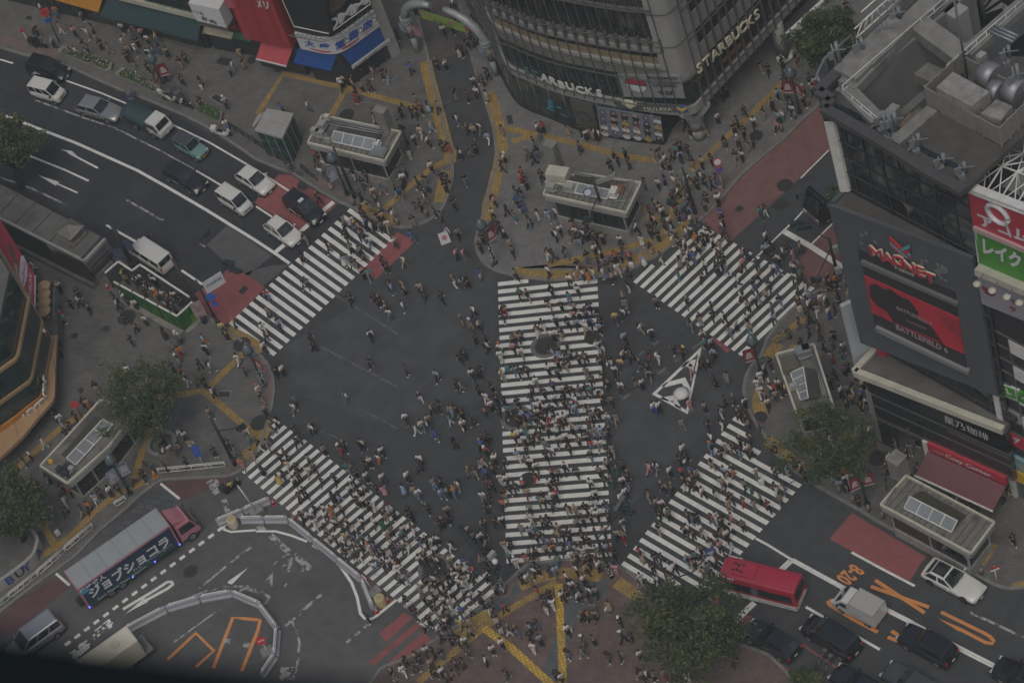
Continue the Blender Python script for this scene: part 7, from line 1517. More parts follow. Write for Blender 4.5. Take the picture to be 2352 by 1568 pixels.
def bus():
 r = vroot('red_bus', (1810,1396),(1701,1368.5),1.04,.4, 'small red city bus with white skirts behind the plaza tree', 'bus'); L = 6.99; w = 1.04; x0, x1 = -2.75,3.35
 b = MB(); sec = lambda x, f: [Vector((x, y*w*f, z)) for y, z in ((-1,.32),(-1,1.25),(-.97,2.3),(-.88,2.62),(-.5,2.74),(.5,2.74),(.88,2.62),(.97,2.3),(1,1.25),(1,.32))]
 b.loft([sec(x0,.95), sec(x0+.12,1), sec(x1-.25,1), sec(x1-.05,.95), sec(x1,.9)], 0, True); sharp(b.build('body', pt_red, r),30)
 b = MB()
 for s in (-1,1): b.box(((x0+x1)/2, s*w, .58),(x1-x0-.1,.05,.56))
 b.box((x1,0,.58),(.06, w*1.8,.5)); b.box((x0,0,.58),(.06, w*1.85,.5)); b.build('white_skirt', pt_white, r)
 for s in (-1,1):
  b = MB(); b.poly([Vector((x, s*(w*.995+.012), z)) for x, z in ((x0+.25,1.2),(x1-.35,1.2),(x1-.35,2.15),(x0+.25,2.15))]); b.build('side_window', m_cg, r)
  b = MB(); b.box((x1+.02, s*.75,.75),(.08,.3,.2)); b.build('headlight', m_hl, r); b = MB(); b.box((x0-.01, s*.8,.9),(.06,.2,.4)); b.build('tail_light', m_tl, r)
 b = MB(); b.poly([Vector((x1+.03-(.05 if z > 1.5 else 0), y, z)) for y, z in ((-.85,1.15),(.85,1.15),(.8,2.35),(-.8,2.35))]); b.build('windscreen', m_cg, r); b = MB(); b.poly([Vector((x0-.012, y, z)) for y, z in ((-.85,1.3),(.85,1.3),(.8,2.3),(-.8,2.3))]); b.build('rear_window', m_cg, r)
 b = MB(); b.box((1.6,0,2.8),(1.9,1.25,.16)); bevel(b.build('roof_unit', pt_red, r),.05); b = MB()
 for x, y in ((2.1,.2),(2.1,-.2)): b.tube([(x, y, 2.88),(x, y, 2.9)], .13,12)
 for x in (1.75,2.4):
  for y in (-.3,.3): b.box((x, y, 2.885),(.24,.18,.015))
 b.build('roof_vents', m_trim, r); b = MB()
 for k in range(6): b.box((-1.0,-.7+k*.28,2.745),(3.2,.03,.03))
 b.build('roof_ribs', pt_red, r); s = -1
 text('side_lettering', 'ハチ公バス', Vector((-.2, s*(w+.03),.6)),(1,0,0), UP, .4, m_letk, r); b = MB(); b.poly([Vector((2.2+q, s*(w+.02), z)) for q, z in ((0,.4),(.8,.4),(.8,2.2),(0,2.2))]); b.build('door', m_cg, r)
 b = MB(); RR = random.Random(1)
 for k in range(14): b.ball((x1-.3-RR.random()*.9, RR.choice((-1,1))*w*(.9+.05*RR.random()),2.58),.07,6,4)
 b.build('roof_markers', m_signw, r)
 for x in (-1.95,1.95):
  for q in (-1,1): wheel(r, x, q*(w+.012),.4,.26)
bus()
def black_truck():
 a, e = at(*t(3,1,480,525),.5), at(*t(3,1,305,375),.5); ac = (a-e); ac.z = 0; w = ac.length/2; ac.normalize(); d = Vector((-ac.y, ac.x, 0)); d = d if px(Vector((a.x, a.y, 0))+d*4)[1] > px(a)[1] else -d
 c = (a+e)/2-d*3.2; r = empty('black_lorry', (c.x, c.y, 0), atan2(d.y, d.x), 'glossy black high sided lorry at the stop line beside the screen building', 'lorry'); w = 1.15
 b = MB(); prism_y(b, [(-3.4,.5),(3.0,.5),(3.1,1.2),(2.95,1.5),(2.3,2.9),(-3.4,3.0)], w); bevel(b.build('body', pt_black, r),.08)
 b = MB(); b.poly([Vector((x, y, z)) for x, y, z in ((2.95,-.98,1.58),(2.95,.98,1.58),(2.42,.92,2.7),(2.42,-.92,2.7))]); o = b.build('windscreen', m_cg, r); o.location = (.04,0,.03)
 for s in (-1,1):
  b = MB(); b.box((3.08, s*.8,.95),(.1,.4,.2)); b.build('headlight', m_hl, r); b = MB(); b.beam((2.7, s*1.1,2.4),(3.2, s*1.35,2.6),.05,.05); b.box((3.2, s*1.38,2.3),(.1,.2,.5)); b.build('mirror', m_trim, r)
 b = MB(); b.box((3.12,0,.62),(.08,2.2,.14)); b.box((3.12,0,.84),(.05,1.2,.04)); b.build('bumper', m_rim, r); b = MB(); b.box((3.14,.2,1.15),(.04,1.2,.12)); b.build('badge_strip', mat('copper_strip', (.35,.2,.12),.4,.5), r); b = MB(); b.box((-.6,0,3.03),(5.2,2.1,.05)); b.build('roof_panel', pt_grey, r)
 for x in (-2.2,2.1):
  for q in (-1,1): wheel(r, x, q*1.12,.45,.28)
black_truck()
def corner_truck():
 P = [at(*t(0,3, *q),2.9) for q in ((1138,1052),(1285,1155),(890,1440),(745,1330))]; d = (P[0]-P[3]); d.z = 0; L = d.length+3; d.normalize(); w = (P[1]-P[0]).length/2; f = (P[0]+P[1])/2; c = f-d*(L/2)
 r = empty('white_lorry', (c.x, c.y, 0), atan2(d.y, d.x), 'white lorry with a round roof hatch, cut by the dark window ledge', 'lorry'); b = MB(); b.box((0,0,1.75),(L, 2*w, 2.3)); bevel(b.build('cargo_box', mat('cream_lorry_paint', (.55,.53,.43),.45, var=.06, scale=1.2), r),.08)
 b = MB(); b.tube([(L/2-1.6,0,2.9),(L/2-1.6,0,2.96)], .42,20); b.build('roof_hatch', m_cream, r); b = MB(); b.box((L/2+.02,0,1.5),(.05,2*w*.9,1.6)); b.build('rear_door', m_lgrey, r)
 b = MB(); b.box((L/2+.35,0,.75),(.7,2*w, .12)); b.build('tail_lift', m_conc, r)
 for x in (L/2-1.5,-L/2+1.5):
  for q in (-1,1): wheel(r, x, q*w, .4,.28)
corner_truck()
# two-wheelers
def bike_proto():
 r = empty('bicycle', (0,0,0),0, 'x', 'bicycle'); m = m_trim
 for x in (-.52,.52):
  b = MB(); b.tube([(x+.33*cos(k*pi/9),0,.34+.33*sin(k*pi/9)) for k in range(19)], .022,5, cap=False)
  for k in range(6): a = k*pi/3; b.tube([(x, 0,.34),(x+.32*cos(a),0,.34+.32*sin(a))], .006,3)
  b.build('wheel', m_tyre, r)
 b = MB()
 for p in ([(-.52,0,.34),(-.08,0,.34),(.36,0,.82),(-.2,0,.8),(-.08,0,.34)], [(-.52,0,.34),(-.2,0,.8)], [(.52,0,.34),(.33,0,.98)]): b.tube(p, .025,6)
 b.build('frame', m_rim, r); b = MB(); b.tube([(.25,-.28,1.02),(.33,0,.98),(.25,.28,1.02)], .02,6); b.build('handlebar', m, r); b = MB(); b.ball((-.24,0,.92),.13,8,5,0,(1.1,.7,.4)); b.build('saddle', m, r); b = MB(); b.box((.52,0,.92),(.3,.34,.22)); b.build('basket', m_mull, r); return r
bk0 = bike_proto(); bpos = [((680,402),2.3, 'bicycle parked by the dark rail at the red road patch'),((676,347),1.2, 'bicycle leaning beside the glass lift box'),((302,226),-.6, 'bicycle ridden by a person in blue along the northwest kerb'),((1808,265),.6, 'bicycle parked at the bus lane kerb by the banner lamp'),((1570,455),.2, 'bicycle standing among people near the bus lane'),((1800,780),.3, 'bicycle ridden by a person in green on the east pavement'),((1789,1033),-.4, 'black bicycle ridden past the east tree'),((345,1078),-1.0, 'bicycle parked upright by the orange cone'),((1890,1522),.6, 'bicycle parked at the lower right under the plaza tree'),((1905,1535),.7, 'white carrier bicycle at the lower right corner of the plaza'),((2036,1115),1.3, 'bicycle parked at the end of the kerb entrance'),((408,800),.3, 'bicycle wheeled by a person in orange on the west pavement')]
for k, (p, a, lab) in enumerate(bpos): o = bk0 if k == 0 else copy_tree(bk0); g = g0(*p); o.location = (g.x, g.y, .125 if k not in (2,) else 0); o.rotation_euler = (0,0, a); tag(o, lab, 'bicycle', 'bicycles around the crossing')
def scooter(p, a, lab, cat='scooter', canopy=False, paint=pt_white, box=True, z=0):
 g = g0(*p); r = empty('delivery_scooter' if canopy else 'motor_scooter', (g.x, g.y, z), a, lab, cat)
 for x, ys in ((.62,(0,)),(-.5,(-.22,.22) if canopy else (0,))):
  for y in ys: b = MB(); b.tube([(x, y-.06,.24),(x, y+.06,.24)], .24,14); b.build('wheel', m_tyre, r)
 b = MB(); b.loft([[Vector((x, y*w, zz)) for y, zz in ((-1, z0),(1, z0),(1, z1),(-1, z1))] for x, w, z0, z1 in ((-.8,.12,.45,.75),(-.3,.18,.3,.72),(.1,.16,.25,.4),(.38,.2,.3,.55),(.55,.14,.45,1.0),(.66,.08,.6,.95))], 0, True); sharp(b.build('body', paint, r)); b = MB(); b.box((-.3,0,.78),(.62,.26,.1)); b.build('seat', m_trim, r); b = MB(); b.tube([(.42,-.34,1.02),(.5,0,1.0),(.42,.34,1.02)], .025,6); b.build('handlebar', m_trim, r); b = MB(); b.box((.66,0,.85),(.1,.2,.16)); b.build('headlight', m_hl, r)
 if box: b = MB(); b.box((-.75,0,1.02),(.55,.55,.5)); bevel(b.build('delivery_box', pt_white if canopy or paint is pt_white else m_trim, r),.06)
 if canopy: b = MB(); b.loft([[Vector((x, y, zz)) for y in (-.33,.33)] for x, zz in ((.62,.9),(.45,1.6),(.2,1.78),(-.5,1.75))], 0, False, closed=False); b.build('canopy', mat('canopy_grey', (.06,.065,.07),.3), r)
scooter(t(0,0,1600,930),-1.2, 'white delivery scooter with grey canopy, left of two', canopy=True, z=.12); scooter(t(0,0,1665,950),-1.2, 'white delivery scooter with grey canopy, right of two', canopy=True, z=.12); scooter((392,232),-.9, 'white delivery scooter box behind the two canopies', canopy=True, z=.12); scooter((516,313),-.55, 'white motor scooter parked at the kerb beyond the short planter')
scooter((433,247),-1.0, 'dark covered motorbike on the pavement edge by the delivery scooters', 'motorbike', False, pt_black, False, .12); scooter((536,1124),.35, 'dark delivery motorbike with black box and rider in yellow jacket', 'motorbike', False, pt_black, True); scooter((96,112),-.6, 'black motorbike parked on the pavement by the long planter', 'motorbike', False, pt_black, True, .12); scooter((1812,145),.4, 'white scooter parked below the northeast tree', 'scooter', False, pt_white, True, .12)
# ---------------- trees ----------------
m_bark = mat('bark', (.05,.042,.034),.9, var=.3, scale=5, bump=.4)
m_leaf = [mat('leaf_deep_green', (.026,.046,.014),.6, var=.35, scale=1.5), mat('leaf_green', (.046,.068,.02),.6, var=.35, scale=1.5), mat('leaf_olive', (.085,.09,.028),.6, var=.3, scale=1.5)]
def tree(label, foot, crown, hc, r, seed, nclump=60, per=95, leaf=.15, flat=.72, gap=.0, z0=.12, name='tree'):
 RR = random.Random(seed); g = g0(*foot)+UP*z0; c = at(*crown, hc); R_ = Rig(name, g, label, 'tree')
 b = MB(); fork = g.lerp(c, .45); b.tube([g, g+UP*.5+(fork-g)*.1, g.lerp(fork, .6), fork], [r*.1, r*.085, r*.07, r*.062], 9); tips = []
 for k in range(9):
  a = k*2*pi/9+RR.uniform(-.3,.3); e = c+Vector((cos(a)*r*RR.uniform(.5,.8), sin(a)*r*RR.uniform(.5,.8), r*flat*RR.uniform(-.3,.45))); m = fork.lerp(e, .5)+Vector((RR.uniform(-.3,.3), RR.uniform(-.3,.3), r*.14)); b.tube([fork-UP*.2, m, e], [r*.042, r*.03,.03], 6)
  for q in range(4):
   s = m.lerp(e, RR.uniform(.1,.9)); t_ = s+Vector((RR.gauss(0,1), RR.gauss(0,1), RR.uniform(-.1,.8)))*r*.26; b.tube([s, s.lerp(t_, .5)+UP*.1, t_], [.05,.035,.015], 4); tips.append(t_)
  tips.append(e)
 R_.add(b, 'trunk', m_bark); b = MB()
 for k in range(nclump):
  if k < len(tips) and RR.random() < .8: p = tips[k]
  else:
   while True:
    v = Vector((RR.uniform(-1,1), RR.uniform(-1,1), RR.uniform(-.7,1)))
    if .25 < v.length < 1: break
   a = atan2(v.y, v.x); lob = 1+.16*sin(3*a+seed)+.1*sin(5*a+2*seed); p = c+Vector((v.x*r*lob, v.y*r*lob, v.z*r*flat))
  cr = r*RR.uniform(.15,.3); mi = RR.choice((0,0,1,1,1,2)); n = int(per*RR.uniform(.6,1.3))
  for q in range(n):
   v = Vector((RR.gauss(0,.45), RR.gauss(0,.45), RR.gauss(0,.32)))*cr; o = p+v; s = leaf*RR.uniform(.6,1.3)
   X = Vector((RR.gauss(0,1), RR.gauss(0,1), RR.gauss(0,.5))).normalized()*s; Y = X.cross(Vector((RR.gauss(0,.5), RR.gauss(0,.5),1))).normalized()*s*.55
   b.add([o-X, o+Y, o+X, o-Y], [(0,1,2,3)], mi if RR.random() < .75 else RR.randint(0,2))
 o = b.build('crown', m_leaf, clean=False); o.parent = R_.r; o.location = R_.o
tree('big dense green tree on the station plaza beside the red bus', (1602,1500),(1582,1440),6.5,4.1,1,105,115,.14,.8)
tree('open crowned green tree over the round bench on the west pavement', (375,1024),(322,918),6.3,4.0,2,72,90,.13,.72)
tree('green tree cut by the left edge above the letter wall', (55,1240),(22,1160),4.5,3.3,3,80,110,.15)
tree('dark green tree half covering the station entrance beside the screen building', (1945,1125),(1897,1012),6.2,3.6,4,62,85,.13,.7)
tree('slender green tree between the glass building and the roof plant', (1915,185),(1895,88),6.5,2.9,5,80,120,.16,1.1)
tree('dark tree at the far left edge above the road', (52,432),(8,325),6.0,3.0,6,55,100,.16)
tree('small leafy street tree squeezed beside the black lorry', (1945,545),(1914,458),4.2,1.0,7,14,70,.14,1.2)
tree('low green bush at the bottom edge below the black saloon', (1850,1590),(1845,1572),1.0,1.5,8,30,90,.13,.6, name='bush')
# dark window ledge of the viewing deck, close to the camera
P = lambda x, y, d: CAMP+(_F*FOC+_R*((x-1176)*_r[0]+(y-784)*_r[1])-_U*((x-1176)*_n[0]+(y-784)*_n[1])).normalized()*d
A, B_, dn = P(-1500,1238,1.5), P(2300,1780,1.5),(P(0,2200,1.5)-P(0,1600,1.5)).normalized(); b = MB(); nn = (B_-A).cross(dn).normalized()
b.loft([[A+dn*.0, A+dn*.5, A+dn*.5+nn*.12, A+nn*.12], [B_, B_+dn*.5, B_+dn*.5+nn*.12, B_+nn*.12]]); o = b.build('window_ledge', mat('dark_ledge', (.009,.013,.016),.95, spec=.05), origin=tuple((A+B_)/2)); tag(o, 'blurred dark window ledge across the lower left foreground', 'window ledge')
# ---------------- people ----------------
import numpy as np
COL = {'w': ('white', (.58,.58,.57)), 'k': ('black', (.016,.016,.018)), 'n': ('navy', (.02,.027,.05)), 'g': ('grey', (.19,.19,.19)), 'd': ('charcoal', (.055,.056,.06)), 'b': ('light blue', (.24,.34,.47)), 'B': ('bright blue', (.03,.09,.34)), 'r': ('red', (.36,.025,.035)), 'p': ('pink', (.48,.24,.26)), 'y': ('yellow', (.5,.4,.12)), 'o': ('orange', (.45,.15,.04)), 't': ('beige', (.31,.25,.18)), 'G': ('green', (.02,.13,.07)), 'T': ('teal', (.05,.2,.22)), 'm': ('maroon', (.11,.03,.04)), 'v': ('purple', (.13,.07,.2)), 'c': ('cream', (.5,.45,.34)), 'h': ('olive', (.13,.125,.085)), 'j': ('denim blue', (.1,.15,.23))}
CM = {k: mat('cloth_'+v[0].replace(' ', '_'), v[1], .85, var=.12, scale=6) for k, v in COL.items()}
SK = [mat('skin', (.36,.22,.15),.6), mat('tanned_skin', (.27,.16,.1),.6)]; HR_ = [mat('hair_black', (.012,.011,.011),.5), mat('hair_brown', (.05,.03,.02),.5), mat('hair_fair', (.3,.2,.1),.5)]
def skin_mesh(name, V, E_, Rd, sub=1):
 me = bpy.data.meshes.new(name); me.from_pydata([tuple(v) for v in V], E_, []); o = bpy.data.objects.new(name, me); C.objects.link(o)
 m = o.modifiers.new('s', 'SKIN'); m.use_smooth_shade = True
 for k, r in enumerate(Rd): me.skin_vertices[0].data[k].radius = (r, r) if not isinstance(r, tuple) else r
 me.skin_vertices[0].data[0].use_root = True
 if sub: q = o.modifiers.new('d', 'SUBSURF'); q.levels = q.render_levels = sub
 bpy.context.view_layer.update(); r = bpy.data.meshes.new_from_object(o.evaluated_get(bpy.context.evaluated_depsgraph_get())); bpy.data.objects.remove(o); r.name = name
 r.materials.clear(); r.materials.append(SK[0]); return r
def pose(st, arm, sit=False):
 """joints of a 1.7 m figure facing +x: st stride, arm swing or pose name"""
 hz = .9 if not sit else .46; J = {'pel': (0,0, hz), 'wai': (.01,0, hz+.17), 'che': (.03,0, hz+.4), 'nek': (.05,0, hz+.56), 'hed': (.08,0, hz+.66), 'top': (.08,0, hz+.77)}
 for s, n in ((1, 'l'),(-1, 'r')):
  f = st*s; J['hip'+n] = (0,.09*s, hz-.04)
  if sit: J['kne'+n] = (.42,.12*s, .5); J['ank'+n] = (.44+.05*s, .12*s, .09)
  else: J['kne'+n] = (.04+f*.5,.09*s, .48+abs(f)*.03); J['ank'+n] = (f*.95-(.08 if f < 0 else 0),.09*s, .09+(.1 if f < -.1 else 0))
  a = J['ank'+n]; J['toe'+n] = (a[0]+.15, a[1]*1.15, max(.04, a[2]-.05-(.03 if f < -.1 else 0)))
  J['sho'+n] = (.04,.18*s, hz+.48); g = -f
  up = arm == 'both' or (arm == 'one' and s < 0)
  if up: J['elb'+n] = (.24,.26*s, hz+.55); J['han'+n] = (.3,.12*s, hz+.86)
  elif arm == 'look' or (arm == 'lookr' and s < 0): J['elb'+n] = (.03,.25*s, hz+.2); J['han'+n] = (.3,.08*s, hz+.3)
  else: J['elb'+n] = (-.02+g*.45,.25*s, hz+.21); J['han'+n] = (.04+g*.9,.24*s, hz-.02+abs(g)*.1)
 return J
def mk(J, chain, name, sub=1):
 ks, E_, V, Rd = {}, [], [], []
 for path in chain:
  prev = None
  for k, r in path:
   if k not in ks: ks[k] = len(V); V.append(J[k]); Rd.append(r)
   if prev is not None and (prev, ks[k]) not in E_: E_.append((prev, ks[k]))
   prev = ks[k]
 return skin_mesh(name, V, E_, Rd, sub)
def figure(J):
 body = [[('pel', .1),('wai', .1),('che', .12),('nek', .05),('hed', .1),('top', .075)]]; top = [[('wai', (.15,.13)),('che', (.17,.14)),('nek', .075)]]; leg = [[('pel', .14),('wai', .12)]]; sho = [[('pel', .13),('wai', .12)]]
 for n in 'lr':
  body += [[('che', .12),('sho'+n, .055),('elb'+n, .04),('han'+n, .032)], [('pel', .1),('hip'+n, .08),('kne'+n, .055),('ank'+n, .038),('toe'+n, .035)]]
  top += [[('che', .16),('sho'+n, .085),('elb'+n, .07)]]; leg += [[('pel', .14),('hip'+n, .11),('kne'+n, .085),('ank'+n, .07)]]; sho += [[('pel', .13),('hip'+n, .105),('kne'+n, .09)]]
 D = {'body': mk(J, body, 'person'), 'shirt': mk(J, top, 'shirt'), 'trousers': mk(J, leg, 'trousers'), 'shorts': mk(J, sho, 'shorts')}
 def fin(b, nm, m): o = b.build(nm, m); me = o.data; bpy.data.objects.remove(o); return me
 h = Vector(J['top']); b = MB(); b.ball(h+Vector((-.03,0,.0)),.115,8,5,0,(1.05,.95,.95)); D['hair'] = fin(b, 'hair', HR_[0])
 b = MB(); b.ball(h+Vector((-.03,0,.0)),.118,8,5,0,(1.05,1,.95)); b.loft([[h+Vector((x, y*w, z)) for y, x in ((-.1,-.02),(0,.0),(.1,-.02),(.09,-.14),(0,-.17),(-.09,-.14))] for z, w in ((.02,1),(-.2,1.25),(-.42,1.0))], 0, True); D['long_hair'] = fin(b, 'hair', HR_[0])
 b = MB(); b.ball(h+Vector((-.0,0,.03)),.125,10,5,0,(1.05,1,.8)); b.box(h+Vector((.12,0,.0)),(.14,.18,.02)); D['cap'] = fin(b, 'cap', CM['w'])
 p = Vector(J['pel']); w = Vector(J['wai']); f = 1 if p.z > .7 else 0
 b = MB(); b.loft([[c+Vector((rx*cos(a), ry*sin(a),0)) for a in [k*pi/5 for k in range(10)]] for c, rx, ry in ((w+UP*.02,.14,.17),(p, .17,.2),(p+Vector((.02 if f else .22,0,-.38 if f else -.05)),.24,.25),(p+Vector((.02 if f else .3,0,-.46 if f else -.1)),.25,.26))], 0, True); D['skirt'] = fin(b, 'skirt', CM['k'])
 for n in 'lr':
  a, e = Vector(J['ank'+n]), Vector(J['toe'+n]); b = MB(); b.ball((a+e)/2-UP*.005,.075,7,4,0,(1.95,.75,.7)); D['shoe'+n] = fin(b, 'shoe', CM['w'])
 c = Vector(J['che']); b = MB(); b.loft([[c+Vector((x, y*s, z*s-.02)) for y, z in ((-.15,-.22),(.15,-.22),(.16,.1),(.1,.22),(-.1,.22),(-.16,.1))] for x, s in ((-.13,1),(-.26,1),(-.32,.8))], 0, True); D['backpack'] = fin(b, 'backpack', CM['k'])
 e = Vector(J['hanr']); b = MB(); b.box(Vector((e.x-.02, e.y-.05, max(.5, p.z-.25))),(.32,.12,.34)); b.tube([Vector((e.x, e.y-.05, p.z-.1)), Vector(J['shor'])+Vector((0,-.06,.02))], .018,4); D['bag'] = fin(b, 'shoulder_bag', CM['t'])
 e = Vector(J['hanr']); b = MB(); b.box(e+Vector((.02,.03,.07)),(.02,.08,.15)); D['phone'] = fin(b, 'phone', CM['k'])
 return D
FIG = [figure(pose(.26, 's')), figure(pose(-.26, 's')), figure(pose(.16, 's')), figure(pose(-.2, 'lookr')), figure(pose(.03, 's')), figure(pose(.04, 'look')), figure(pose(.03, 'one')), figure(pose(0, 'look', True))]
